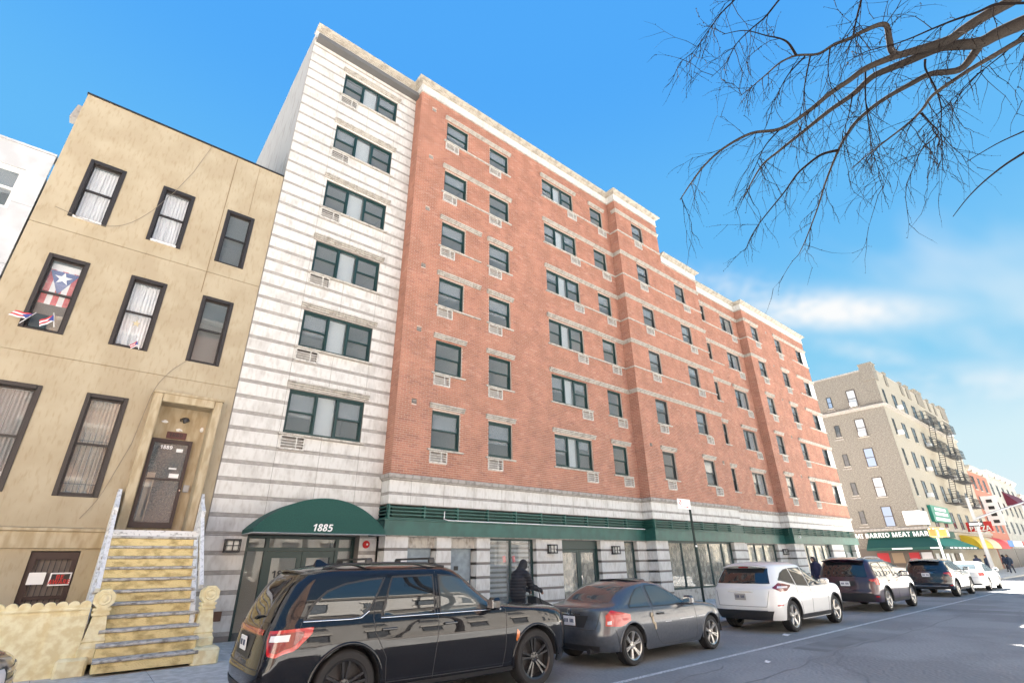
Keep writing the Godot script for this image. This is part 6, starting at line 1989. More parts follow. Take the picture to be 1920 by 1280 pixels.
	d = {"wb": 2.83, "wr": 0.37, "arch": 0.43, "sill": 0.26, "bump_y": 0.30, "ymid": 0.84, "style": "five", "rim": silver, "ww": 0.24, "paint": pearl, "glass_mat": tint, "arch_mat": MT.black, "lip": 0.026,
		"glass": [
			{"top": V.call([-0.42, 1.24, -0.15, 1.40, 0.15, 1.48, 0.42, 1.505]), "bot": V.call([-0.42, 1.22, -0.05, 1.17, 0.42, 1.10])},
			{"top": V.call([0.46, 1.51, 1.18, 1.52]), "bot": V.call([0.46, 1.08, 1.18, 1.04])},
			{"top": V.call([1.24, 1.52, 1.55, 1.47, 1.9, 1.31, 2.2, 1.11]), "bot": V.call([1.24, 1.04, 2.2, 1.06])}],
		"seams": [V.call([1.21, 1.54, 1.22, 0.8, 1.15, 0.4]), V.call([0.4, 1.1, 0.38, 0.9, 0.52, 0.6, 0.53, 0.38, 2.25, 0.38, 2.32, 0.7, 2.28, 1.06])],
		"brightwork": [V.call([-0.4, 1.215, -0.05, 1.162, 0.5, 1.075, 1.2, 1.033, 2.2, 1.05])], "cladding": [[V.call([0.45, 0.38, 2.38, 0.38]), V.call([0.45, 0.28, 2.38, 0.28])]],
		"handles": [Vector2(0.62, 0.93), Vector2(1.5, 0.92)], "handle_mat": MT.chrome, "mirror": Vector2(1.95, 1.06),
		"rg": [1.15, 1.52, 0.74, 0.62], "ws": [1.1, 1.5, 0.7, 0.58], "spoiler": [-0.68, -0.2, 1.60, 0.58], "wiper": 1.17,
		"lamps": [["tail_lamp", lens_dark, 0.62, 1.42, V.call([0.62, 1.07, 0.85, 1.17, 1.42, 1.10]), V.call([0.62, 1.05, 0.9, 0.96, 1.2, 0.97, 1.42, 1.06]), 0.01], ["tail_lamp_white", lens_white, 0.78, 1.25, V.call([0.78, 1.09, 1.25, 1.08]), V.call([0.78, 1.045, 1.25, 1.035]), 0.016], ["rear_reflector", lens, 0.72, 0.96, V.call([0.72, 0.66, 0.96, 0.67]), V.call([0.72, 0.63, 0.96, 0.64]), 0.01]],
		"rear_bits": [["bumper_lower", MT.black, 0.30, 0.52, 0.70, 0.80, 0.010], ["tailgate_strip", MT.chrome, 0.945, 0.96, 0.36, 0.36, 0.012], ["brake_light_strip", lens, 1.53, 1.56, 0.14, 0.14, 0.03], ["bumper_chrome", MT.chrome, 0.52, 0.535, 0.66, 0.68, 0.016]],
		"rear_gaps": [[0.615, 0.66]], "rear_sides": [[Vector2(0.66, 0.62), Vector2(0.74, 0.98)]], "plate": [0.76, mat(Color(0.35, 0.34, 0.32), 0.4), ink]}
	build_car("white_crossover", "pearl white crossover with a black rear window and dark tail lamps", "car", Vector3(15.2, 0, -7.68), 0.0, suv_keys(2.83, 1.0, 1.06, 0.955, 1.69, 1.08, {"rt": 0.62, "rb": 0.16, "Rr": 0.5, "n": 3.0, "wtop": 1.35}), d)
	# 4: plum SUV
	var plum := mat(Color(0.040, 0.016, 0.030), 0.28, {"coat": 1.0, "metal": 0.2})
	d = {"wb": 2.82, "wr": 0.38, "arch": 0.44, "sill": 0.27, "bump_y": 0.32, "ymid": 0.88, "style": "five", "rim": silver, "ww": 0.25, "paint": plum, "glass_mat": tint, "arch_mat": MT.black, "lip": 0.024,
		"glass": [
			{"top": V.call([-0.62, 1.40, -0.4, 1.56, 0.3, 1.60]), "bot": V.call([-0.62, 1.14, 0.3, 1.11])},
			{"top": V.call([0.36, 1.60, 1.14, 1.61]), "bot": V.call([0.36, 1.11, 1.14, 1.09])},
			{"top": V.call([1.2, 1.61, 1.5, 1.57, 1.85, 1.40, 2.2, 1.14]), "bot": V.call([1.2, 1.09, 2.2, 1.10]), "mat": clear}],
		"seams": [V.call([1.17, 1.62, 1.17, 0.6, 1.15, 0.4]), V.call([0.33, 1.6, 0.33, 0.95, 0.5, 0.6, 0.52, 0.38, 2.3, 0.38, 2.32, 1.1])],
		"cladding": [[V.call([0.45, 0.40, 2.36, 0.40]), V.call([0.45, 0.29, 2.36, 0.29])]], "brightwork": [V.call([-0.6, 1.13, 0.3, 1.10, 2.2, 1.085])],
		"handles": [Vector2(0.5, 0.98), Vector2(1.4, 0.97)], "handle_mat": plum, "mirror": Vector2(1.98, 1.1),
		"rg": [1.12, 1.60, 0.72, 0.66], "ws": [1.18, 1.62, 0.72, 0.62], "rails": [-0.5, 1.3, 1.72, MT.grey_metal, 0.62], "spoiler": [-0.98, -0.55, 1.70, 0.66], "wiper": 1.13,
		"lamps": [["tail_lamp", lens, 0.46, 1.12, V.call([0.46, 1.03, 0.9, 1.08, 1.12, 1.06]), V.call([0.46, 0.99, 0.7, 0.96, 0.75, 0.86, 1.12, 0.88]), 0.012], ["rear_reflector", lens, 0.62, 0.82, V.call([0.62, 0.52, 0.82, 0.52]), V.call([0.62, 0.48, 0.82, 0.48]), 0.012]],
		"rear_bits": [["plate_recess", MT.black, 0.82, 0.98, 0.3, 0.32, 0.004], ["bumper_lower", MT.black, 0.34, 0.6, 0.8, 0.82, 0.008]], "rear_gaps": [[0.68, 0.74]], "plate": [0.82, MT.sign_white, ink]}
	build_car("plum_suv", "dark plum SUV parked ahead of the pearl white crossover", "car", Vector3(22.9, 0, -7.74), 0.0, suv_keys(2.82, 1.06, 1.04, 0.99, 1.765, 1.09, {"rt": 0.36, "rb": 0.1, "Rr": 0.4, "wtop": 1.3}), d)
	# 5: black crossover with chrome bumper strip
	d = d.duplicate()
	d.merge({"wb": 2.87, "paint": mat(Color(0.012, 0.014, 0.022), 0.25, {"coat": 1.0}), "plate": [0.86, MT.sign_white, ink], "rails": [-0.4, 1.35, 1.60, MT.grey_metal, 0.58], "style": "ten", "wr": 0.37, "arch": 0.425, "ymid": 0.84,
		"glass": [
			{"top": V.call([-0.45, 1.30, -0.2, 1.45, 0.35, 1.50]), "bot": V.call([-0.45, 1.12, 0.35, 1.09])},
			{"top": V.call([0.4, 1.50, 1.16, 1.51]), "bot": V.call([0.4, 1.09, 1.16, 1.07])},
			{"top": V.call([1.22, 1.51, 1.55, 1.45, 1.9, 1.30, 2.2, 1.11]), "bot": V.call([1.22, 1.07, 2.2, 1.08]), "mat": clear}],
		"rg": [1.12, 1.48, 0.66, 0.6], "ws": [1.14, 1.5, 0.7, 0.6], "spoiler": [-0.8, -0.4, 1.57, 0.6],
		"rear_bits": [["bumper_lower", MT.black, 0.32, 0.44, 0.74, 0.76, 0.008], ["bumper_chrome", MT.chrome, 0.45, 0.485, 0.72, 0.74, 0.012], ["tailgate_strip", MT.chrome, 1.02, 1.035, 0.3, 0.3, 0.01]]}, true)
	d.handle_mat = d.paint
	build_car("black_crossover", "blue-black crossover with a chrome strip low on its rear bumper", "car", Vector3(32.85, 0, -7.7), 0.0, suv_keys(2.87, 0.94, 0.85, 0.94, 1.64, 1.07, {"rt": 0.45, "rb": 0.12, "Rr": 0.46, "n": 3.0}), d)
	# sedans
	var sed := {"wb": 2.78, "wr": 0.33, "arch": 0.38, "sill": 0.22, "bump_y": 0.26, "ymid": 0.74, "style": "ten", "rim": silver, "ww": 0.22, "glass_mat": clear, "paint": pearl,
		"glass": [{"top": V.call([0.0, 0.98, 0.25, 1.16, 0.62, 1.31, 1.12, 1.34]), "bot": V.call([0.0, 0.95, 1.12, 0.94])}, {"top": V.call([1.18, 1.34, 1.5, 1.29, 1.85, 1.13, 2.15, 0.96]), "bot": V.call([1.18, 0.94, 2.15, 0.935])}],
		"seams": [V.call([1.15, 1.35, 1.15, 0.5, 1.12, 0.3]), V.call([0.3, 0.92, 0.5, 0.4, 0.55, 0.3, 2.25, 0.3, 2.28, 0.9])], "handles": [Vector2(0.55, 0.84), Vector2(1.45, 0.83)], "mirror": Vector2(1.92, 0.94),
		"rg": [1.04, 1.32, 0.58, 0.52], "ws": [1.02, 1.34, 0.66, 0.54],
		"lamps": [["tail_lamp", lens, 0.5, 1.25, V.call([0.5, 0.90, 1.25, 0.9]), V.call([0.5, 0.74, 1.25, 0.78]), 0.01]],
		"rear_bits": [["bumper_lower", MT.black, 0.27, 0.36, 0.66, 0.7, 0.005]], "rear_gaps": [[0.66, 0.62]], "plate": [0.62, MT.sign_white, ink]}
	build_car("white_sedan", "white sedan at the far end of the parked row by the crossing", "car", Vector3(39.2, 0, -7.55), 0.0, sedan_keys(2.78, 1.08, 0.92, 0.91, 1.46, 0.94, 1.0), sed)
	d = d.duplicate()
	d.paint = mat(Color(0.03, 0.032, 0.036), 0.28, {"coat": 1.0})
	d.handle_mat = d.paint
	d.erase("plate")
	var fk := suv_keys(2.87, 0.94, 0.85, 0.94, 1.64, 1.07, {"rt": 0.45, "rb": 0.12, "Rr": 0.46, "n": 3.0})
	var fc := build_car("dark_crossover", "dark car whose headlamp corner shows at the bottom left edge", "car", Vector3(-3.86, 0, -7.72), 0.0, fk, d)
	var fsh := Shell.new(fk)
	for s in [1.0, -1.0]:
		for q in [["headlamp", lens_white, 0.78, 0.92, 0.46, 0.84], ["fog_lamp", MT.chrome, 0.42, 0.54, 0.5, 0.76], ["grille_bar", MT.chrome, 0.68, 0.72, 0.0, 0.52], ["grille_bar", MT.chrome, 0.78, 0.82, 0.0, 0.44], ["grille_bar", MT.chrome, 0.88, 0.91, 0.0, 0.44], ["grille_bar", MT.chrome, 0.58, 0.61, 0.0, 0.5], ["intake", MT.black, 0.36, 0.48, 0.0, 0.48]]:
			b = MB.new()
			var rows := []
			for r in 5:
				var row := PackedVector3Array()
				for i in 9:
					var z := lerpf(q[4], q[5], i / 8.0)
					var y := lerpf(q[2], q[3], r / 4.0)
					row.append(Vector3(fsh.front(z, y) + 0.012, y, z * s))
				rows.append(row)
			b.grid(rows, s > 0)
			put(q[0], b, q[1], fc)
	fk = sedan_keys(2.78, 1.05, 0.92, 0.91, 1.45, 0.94, 1.0)
	sed = sed.duplicate()
	sed.paint = mat(Color(0.45, 0.43, 0.38), 0.3, {"metal": 0.5, "coat": 1.0})
	build_car("silver_sedan", "pale silver sedan on the side street, its roof showing over the plum SUV", "car", Vector3(55.9, 0, -17.6), -PI / 2, fk, sed)
	# van on the side street, facing the avenue
	var wp := mat(Color(0.74, 0.74, 0.73), 0.35, {"coat": 1.0})
	var vk := [[0.28, -1.1, 3.95, 0.92, 0.2, 0.5, 5.0, 2.8], [0.5, -1.15, 4.05, 0.98, 0.2, 0.55, 5.0, 2.8], [0.8, -1.15, 4.05, 1.0, 0.2, 0.55, 5.0, 2.8], [1.0, -1.15, 3.98, 1.0, 0.2, 0.55, 5.0, 2.8], [1.15, -1.15, 3.6, 0.99, 0.2, 0.5, 5.0, 2.8], [1.28, -1.14, 3.1, 0.975, 0.2, 0.5, 5.0, 2.8], [1.6, -1.13, 2.75, 0.95, 0.2, 0.45, 5.0, 2.8], [1.95, -1.1, 2.3, 0.92, 0.2, 0.4, 5.0, 2.8], [2.1, -1.06, 2.1, 0.86, 0.2, 0.4, 4.0, 2.8], [2.17, -0.8, 1.8, 0.6, 0.2, 0.3, 3.0, 2.8], [2.2, -0.2, 1.2, 0.06, 0.06, 0.06, 2.4, 2.4]]
	var vd := {"wb": 3.1, "wr": 0.36, "arch": 0.42, "sill": 0.3, "bump_y": 0.32, "ymid": 0.84, "style": "steel", "rim": silver, "ww": 0.22, "paint": wp, "glass_mat": tint, "glass": [{"top": V.call([1.6, 1.85, 2.0, 1.82, 2.7, 1.3]), "bot": V.call([1.6, 1.24, 2.7, 1.22])}], "seams": [V.call([1.5, 1.95, 1.5, 0.5]), V.call([2.72, 1.2, 2.68, 0.5])], "handles": [Vector2(1.65, 1.1)], "mirror": Vector2(2.5, 1.25), "mirror_mat": MT.black, "rg": [1.35, 1.85, 0.7, 0.68], "ws": [1.34, 1.86, 0.78, 0.68], "lamps": []}
	build_car("white_van", "white van on the side street beside the end of the apartment block", "van", Vector3(47.3, 0, -19.2), -PI / 2, vk, vd)

# ---------- people: capsules joined with a smooth minimum, meshed as surface nets ----------
func figure(bones: Array, cell: float, quilt := 0.0) -> MB:
	var lo := Vector3(9, 9, 9)
	var hi := -lo
	for b in bones:
		var r: float = maxf(b[2], b[3]) + cell * 2
		for p in [b[0], b[1]]:
			lo = lo.min(p - Vector3(r, r, r))
			hi = hi.max(p + Vector3(r, r, r))
	var nx := int((hi.x - lo.x) / cell) + 2
	var ny := int((hi.y - lo.y) / cell) + 2
	var nz := int((hi.z - lo.z) / cell) + 2
	var f := PackedFloat32Array()
	f.resize(nx * ny * nz)
	f.fill(1.0)
	var own := PackedInt32Array()
	own.resize(nx * ny * nz)
	var best := PackedFloat32Array()
	best.resize(nx * ny * nz)
	best.fill(9.0)
	for bi in bones.size():
		var b: Array = bones[bi]
		var a: Vector3 = b[0]
		var d: Vector3 = b[1] - a
		var dd := maxf(d.length_squared(), 1e-8)
		var r := maxf(b[2], b[3]) + 0.09
		var l: Vector3 = (a.min(b[1]) - Vector3(r, r, r) - lo) / cell
		var h: Vector3 = (a.max(b[1]) + Vector3(r, r, r) - lo) / cell
		for y in range(maxi(0, int(l.y)), mini(ny, int(h.y) + 2)):
			for x in range(maxi(0, int(l.x)), mini(nx, int(h.x) + 2)):
				for z in range(maxi(0, int(l.z)), mini(nz, int(h.z) + 2)):
					var p := lo + Vector3(x, y, z) * cell
					var t := clampf((p - a).dot(d) / dd, 0.0, 1.0)
					var v: float = (p - a - d * t).length() - lerpf(b[2], b[3], t)
					if quilt > 0 and b[5]: v -= quilt * (absf(sin(p.y * 42.0)) - 0.5)
					var i := (y * nx + x) * nz + z
					if v < best[i]:
						best[i] = v
						own[i] = bi
					var kk := maxf(0.035 - absf(f[i] - v), 0.0) / 0.035
					f[i] = minf(f[i], v) - kk * kk * 0.035 * 0.25
	var m := MB.new()
	var at := PackedInt32Array()
	at.resize(nx * ny * nz)
	at.fill(-1)
	var st := [0, 1, nz, nz + 1, nx * nz, nx * nz + 1, nx * nz + nz, nx * nz + nz + 1]
	var of := [Vector3(0, 0, 0), Vector3(0, 0, 1), Vector3(1, 0, 0), Vector3(1, 0, 1), Vector3(0, 1, 0), Vector3(0, 1, 1), Vector3(1, 1, 0), Vector3(1, 1, 1)]
	for y in ny - 1:
		for x in nx - 1:
			for z in nz - 1:
				var i := (y * nx + x) * nz + z
				var neg := 0
				for s in st:
					if f[i + s] < 0: neg += 1
				if neg == 0 or neg == 8: continue
				var sum := Vector3.ZERO
				var n := 0
				for e in [[0, 1], [2, 3], [4, 5], [6, 7], [0, 2], [1, 3], [4, 6], [5, 7], [0, 4], [1, 5], [2, 6], [3, 7]]:
					var va := f[i + st[e[0]]]
					var vb := f[i + st[e[1]]]
					if (va < 0) != (vb < 0):
						sum += of[e[0]].lerp(of[e[1]], va / (va - vb))
						n += 1
				at[i] = m.v.size()
				m.v.append(lo + (Vector3(x, y, z) + sum / n) * cell)
				var g := Vector3(f[i + st[2]] - f[i], f[i + st[4]] - f[i], f[i + st[1]] - f[i]) + Vector3(f[i + st[7]] - f[i + st[5]], f[i + st[7]] - f[i + st[3]], f[i + st[7]] - f[i + st[6]])
				m.n.append(g.normalized())
				m.c.append(bones[own[i]][4])
				m.u.append(Vector2.ZERO)
	for y in range(1, ny - 1):
		for x in range(1, nx - 1):
			for z in range(1, nz - 1):
				var i := (y * nx + x) * nz + z
				var inside := f[i] < 0
				for ax in [[nz, 1, nx * nz], [nx * nz, nz, 1], [1, nx * nz, nz]]:
					if (f[i + ax[0]] < 0) == inside: continue
					var q := [at[i], at[i - ax[1]], at[i - ax[1] - ax[2]], at[i - ax[2]]]
					if q.min() < 0: continue
					if inside: m.k.append_array(PackedInt32Array([q[0], q[1], q[2], q[0], q[2], q[3]]))
					else: m.k.append_array(PackedInt32Array([q[0], q[2], q[1], q[0], q[3], q[2]]))
	return m

func walker(coat: Color, legs: Color, stoop: float, reach: float, hood: Color, stride := 0.22) -> Array:  # faces +x
	var skin := Color(0.42, 0.25, 0.17)
	var shoe := Color(0.03, 0.03, 0.03)
	var hip := Vector3(0, 0.90, 0)
	var neck := Vector3(stoop * 0.5, 1.36, 0)
	var head := Vector3(stoop * 0.5 + 0.07 + stoop * 0.3, 1.52, 0)
	var f := 1.0 + stoop * 0.9
	var b := [[hip + Vector3(-0.02, -0.08, 0), hip + Vector3(stoop * 0.1, 0.2, 0), 0.18 * f, 0.175 * f, coat, true], [hip + Vector3(stoop * 0.1, 0.2, 0), neck - Vector3(0, 0.1, 0), 0.175 * f, 0.16 * f, coat, true], [neck - Vector3(0, 0.1, 0.1), neck - Vector3(0, 0.1, -0.1), 0.115 * f, 0.115 * f, coat, true], [neck, head, 0.075, 0.08, hood, false],
		[head + Vector3(0, 0.0, 0), head + Vector3(0.01, 0.04, 0), 0.105 * sqrt(f), 0.105 * sqrt(f), hood, false], [neck + Vector3(-0.03, 0, 0), head + Vector3(-0.03, 0, 0), 0.10 * f - 0.02, 0.10 * sqrt(f), hood, false], [head + Vector3(0.05, -0.02, 0), head + Vector3(0.055, 0.0, 0), 0.075, 0.078, skin, false], [head + Vector3(0.125, -0.005, 0), head + Vector3(0.135, -0.02, 0), 0.012, 0.016, skin, false]]
	for s in [-1.0, 1.0]:
		var knee := Vector3(s * stride * 0.5 + 0.04, 0.5, s * 0.09)
		var foot := Vector3(s * stride - 0.02, 0.1, s * 0.09)
		b.append_array([[hip + Vector3(0, -0.05, s * 0.09), knee, 0.1, 0.07, legs, false], [knee, foot, 0.07, 0.05, legs, false], [foot + Vector3(-0.03, -0.05, 0), foot + Vector3(0.14, -0.065, 0), 0.045, 0.035, shoe, false]])
		var sh := neck + Vector3(0, -0.09, s * 0.19)
		var el := sh + Vector3(-0.02 + reach * 0.25, -0.27, s * 0.05)
		var wr := el + Vector3(0.06 + reach * 0.6, -0.22 + reach * 0.12, -s * 0.03)
		b.append_array([[sh, el, 0.085 * f, 0.07 * f, coat, true], [el, wr, 0.07 * f, 0.052, coat, true], [wr, wr + Vector3(0.06, -0.04, 0), 0.032, 0.03, skin, false]])
		for fi in 4: b.append([wr + Vector3(0.06, -0.05, (fi - 1.5) * 0.018), wr + Vector3(0.085, -0.10 + 0.008 * fi, (fi - 1.5) * 0.018), 0.011, 0.009, skin, false])
		b.append([wr + Vector3(0.04, -0.03, -s * 0.03), wr + Vector3(0.085, -0.055, -s * 0.04), 0.012, 0.01, skin, false])
	return b

func build_people() -> void:
	var cloth := mat(Color(1, 1, 1), 0.75, {"vc": true})
	var p := thing("person", "person in a black hooded puffer jacket pushing a handle past the blinds window", "person", Vector3(9.62, 0.17, -11.5), 0.25)
	put("body", figure(walker(Color(0.018, 0.018, 0.022), Color(0.02, 0.02, 0.025), 0.26, 0.75, Color(0.02, 0.02, 0.022)), 0.02, 0.018), cloth, p)
	var st := thing("pushchair", "black pushchair handle in front of the person in the puffer jacket", "pushchair", Vector3(10.1, 0.16, -11.55))
	var b := MB.new()
	for z in [-0.2, 0.2]: b.tube([Vector3(-0.12, 0.95, z), Vector3(0.0, 1.0, z), Vector3(0.14, 0.9, z), Vector3(0.2, 0.65, z), Vector3(0.5, 0.2, z)], [0.016, 0.016, 0.016, 0.016, 0.016], 8)
	b.tube([Vector3(-0.12, 0.95, -0.2), Vector3(-0.12, 0.95, 0.2)], [0.018, 0.018], 8)
	put("frame", b, MT.black, st)
	for x in [0.0, 0.55]:
		for z in [-0.22, 0.22]:
			b = MB.new()
			b.lathe([Vector2(0.06, -0.02), Vector2(0.1, -0.02), Vector2(0.1, 0.02), Vector2(0.06, 0.02)], Transform3D(Basis(Vector3.RIGHT, PI / 2), Vector3(x, 0.1, z)), 18)
			put("wheel", b, MT.rubber, st)
	b = MB.new()
	b.hexa([Vector3(0.1, 0.3, -0.18), Vector3(0.6, 0.3, -0.18), Vector3(0.6, 0.3, 0.18), Vector3(0.1, 0.3, 0.18), Vector3(0.05, 0.75, -0.18), Vector3(0.7, 0.5, -0.18), Vector3(0.7, 0.5, 0.18), Vector3(0.05, 0.75, 0.18)])
	put("seat", b, MT.iron, st)
	p = thing("person", "person in a navy jacket and dark cap by the far shop windows", "person", Vector3(29.3, 0.17, -11.5), PI * 0.95)
	put("body", figure(walker(Color(0.02, 0.022, 0.06), Color(0.03, 0.035, 0.06), 0.05, 0.1, Color(0.02, 0.018, 0.02)), 0.03, 0.0), cloth, p)
	var far := [[Color(0.02, 0.03, 0.06), Color(0.03, 0.03, 0.05)], [Color(0.03, 0.05, 0.09), Color(0.04, 0.05, 0.08)]]
	var made := []
	for c in far: made.append(figure(walker(c[0], c[1], 0.06, 0.15, Color(0.025, 0.02, 0.02)), 0.04).mesh())
	var spots := [[60.5, -10.6, 0.3, "person in dark clothes standing nearest beside the grey signal pole"], [62.5, -10.2, 2.6, "second person in a blue coat walking just behind the signal pole"], [66.0, -10.8, 0.1, "person in dark clothes under the mustard yellow awning"], [70.5, -10.0, 3.0, "person in a blue coat under the cream awning"], [75.0, -10.9, 1.0, "farthest person in dark clothes by the red awning"]]
	for i in spots.size():
		var q: Array = spots[i]
		p = thing("person", q[3], "person", Vector3(q[0], 0.15, q[1]), q[2], "people on the far pavement")
		part("body", made[i % 2], cloth, p)

# ---------- street furniture ----------
func build_street_things() -> void:
	var s := thing("parking_sign", "white parking regulation sign on a tall dark green post by the kerb", "sign", Vector3(14.9, 0.12, -9.2))
	var b := MB.new()
	for i in 2: b.box(Vector3(-0.035 + i * 0.05, 0, -0.02), Vector3(-0.015 + i * 0.05, 3.25, 0.02))
	b.box(Vector3(-0.015, 0, -0.02), Vector3(0.015, 3.25, -0.008))
	put("post", b, mat(Color(0.012, 0.03, 0.026), 0.6), s)
	var f := part("sign_plate", box_mesh(Vector3(0.7, 0.30, 0.012), 0.004), MT.sign_white, s, Vector3(-0.68, 3.1, 0.022))
	b = MB.new()
	b.lathe([Vector2(0.055, 0.0), Vector2(0.075, 0.004), Vector2(0.06, 0.006), Vector2(0.055, 0.0)], Transform3D(Basis(Vector3.RIGHT, PI / 2), Vector3(0.13, 0.2, 0.012)), 20)
	b.bar(Vector3(0.08, 0.15, 0.015), Vector3(0.18, 0.25, 0.015), 0.018, 0.004, Vector3.BACK)
	put("prohibition_ring", b, MT.red, f)
	b = MB.new()
	b.box(Vector3(0.12, 0.055, 0.0125), Vector3(0.52, 0.07, 0.015)); b.tri(Vector3(0.5, 0.035, 0.0145), Vector3(0.58, 0.0625, 0.0145), Vector3(0.5, 0.09, 0.0145))
	put("arrow", b, MT.red, f)
	for q in [[0.27, 0.2, 0.3], [0.27, 0.15, 0.24]]: part("small_print", box_mesh(Vector3(q[2], 0.02, 0.003), 0.0), mat(Color(0.5, 0.45, 0.45), 0.5), f, Vector3(q[0], q[1], 0.0125))
	part("sticker", box_mesh(Vector3(0.09, 0.05, 0.01), 0.0), MT.sign_white, s, Vector3(-0.04, 2.0, 0.021))
	# signal pole with mast arm on the far corner
	s = thing("signal_pole", "tall grey signal pole with a long arm over the avenue", "signal pole", Vector3(57.6, 0.12, -9.3))
	b = MB.new()
	b.tube([Vector3(0, 0, 0), Vector3(0, 0.5, 0), Vector3(0, 6.0, 0)], [0.2, 0.15, 0.11], 12)
	put("pole", b, MT.grey_metal, s)
	b = MB.new()
	b.tube([Vector3(0, 4.4, 0), Vector3(0.1, 4.9, 1.5), Vector3(0.2, 5.45, 3.4), Vector3(0.3, 5.8, 6.0)], [0.09, 0.08, 0.065, 0.05], 8)
	put("mast_arm", b, MT.grey_metal, s)
	b = MB.new()
	b.lathe([Vector2(0.001, 0.16), Vector2(0.1, 0.12), Vector2(0.13, 0.0)], Transform3D(Basis(), Vector3(0, 6.0, 0)), 12)
	put("cap", b, MT.grey_metal, s)
	var w := thing("one_way_sign", "black sign with a white arrow on the grey signal pole", "sign", Vector3(57.3, 3.95, -9.75))
	b = MB.new()
	b.box(Vector3(-0.03, 0, 0), Vector3(0, 0.36, 0.95))
	put("plate", b, MT.black, w)
	b = MB.new()
	b.prism(PackedVector2Array([Vector2(0.05, 0.1), Vector2(0.66, 0.1), Vector2(0.66, 0.04), Vector2(0.9, 0.18), Vector2(0.66, 0.32), Vector2(0.66, 0.26), Vector2(0.05, 0.26)]), 0.0, 0.006, Transform3D(Basis(Vector3.UP, -PI / 2), Vector3(-0.033, 0, 0)))
	put("arrow", b, MT.sign_white, w)
	# near-corner pedestrian signal
	s = thing("pedestrian_signal", "thin pale pole with two yellow signal housings at the near corner", "signal", Vector3(44.0, 0.12, -9.3))
	b = MB.new()
	b.tube([Vector3(0, 0, 0), Vector3(0, 3.35, 0)], [0.07, 0.06], 10)
	put("pole", b, mat(Color(0.40, 0.46, 0.45), 0.5), s)
	var ym := mat(Color(0.50, 0.27, 0.08), 0.45)
	for q in [[-2.0, 0.05, 1.0], [-0.1, 0.35, 0.6]]:
		var h := part("signal_housing", box_mesh(Vector3(0.55 * q[2] + 0.25, 0.5, 0.4), 0.04), ym, s, Vector3(q[0] * 0.55, 2.78, q[1] - 0.2))
		part("lens", box_mesh(Vector3(0.34, 0.34, 0.03), 0.01), mat(Color(0.75, 0.62, 0.48), 0.3), h, Vector3(0.12, 0.07, 0.4))
	b = MB.new()
	b.bar(Vector3(-1.1, 3.33, 0), Vector3(0.4, 3.36, 0.2), 0.06, 0.06); b.bar(Vector3(-1.0, 2.75, 0), Vector3(0.3, 2.76, 0.2), 0.05, 0.05)
	put("bracket", b, ym, s)
	for q in [[14.2, -6.62, 0.14, "scrap of white paper on the road by the pearl white crossover"], [10.4, -5.3, 0.08, "tiny scrap of white paper on the open road"]]:
		var l := thing("litter", q[3], "litter", Vector3(q[0], 0.004, q[1]))
		b = MB.new()
		b.grid([PackedVector3Array([Vector3(0, 0.002, 0), Vector3(q[2], 0.02, 0.01), Vector3(q[2] * 2, 0.003, 0)]), PackedVector3Array([Vector3(0.01, 0.01, -q[2]), Vector3(q[2], 0.035, -q[2]), Vector3(q[2] * 2, 0.012, -q[2] * 0.8)])])
		put("paper", b, MT.sign_white, l)

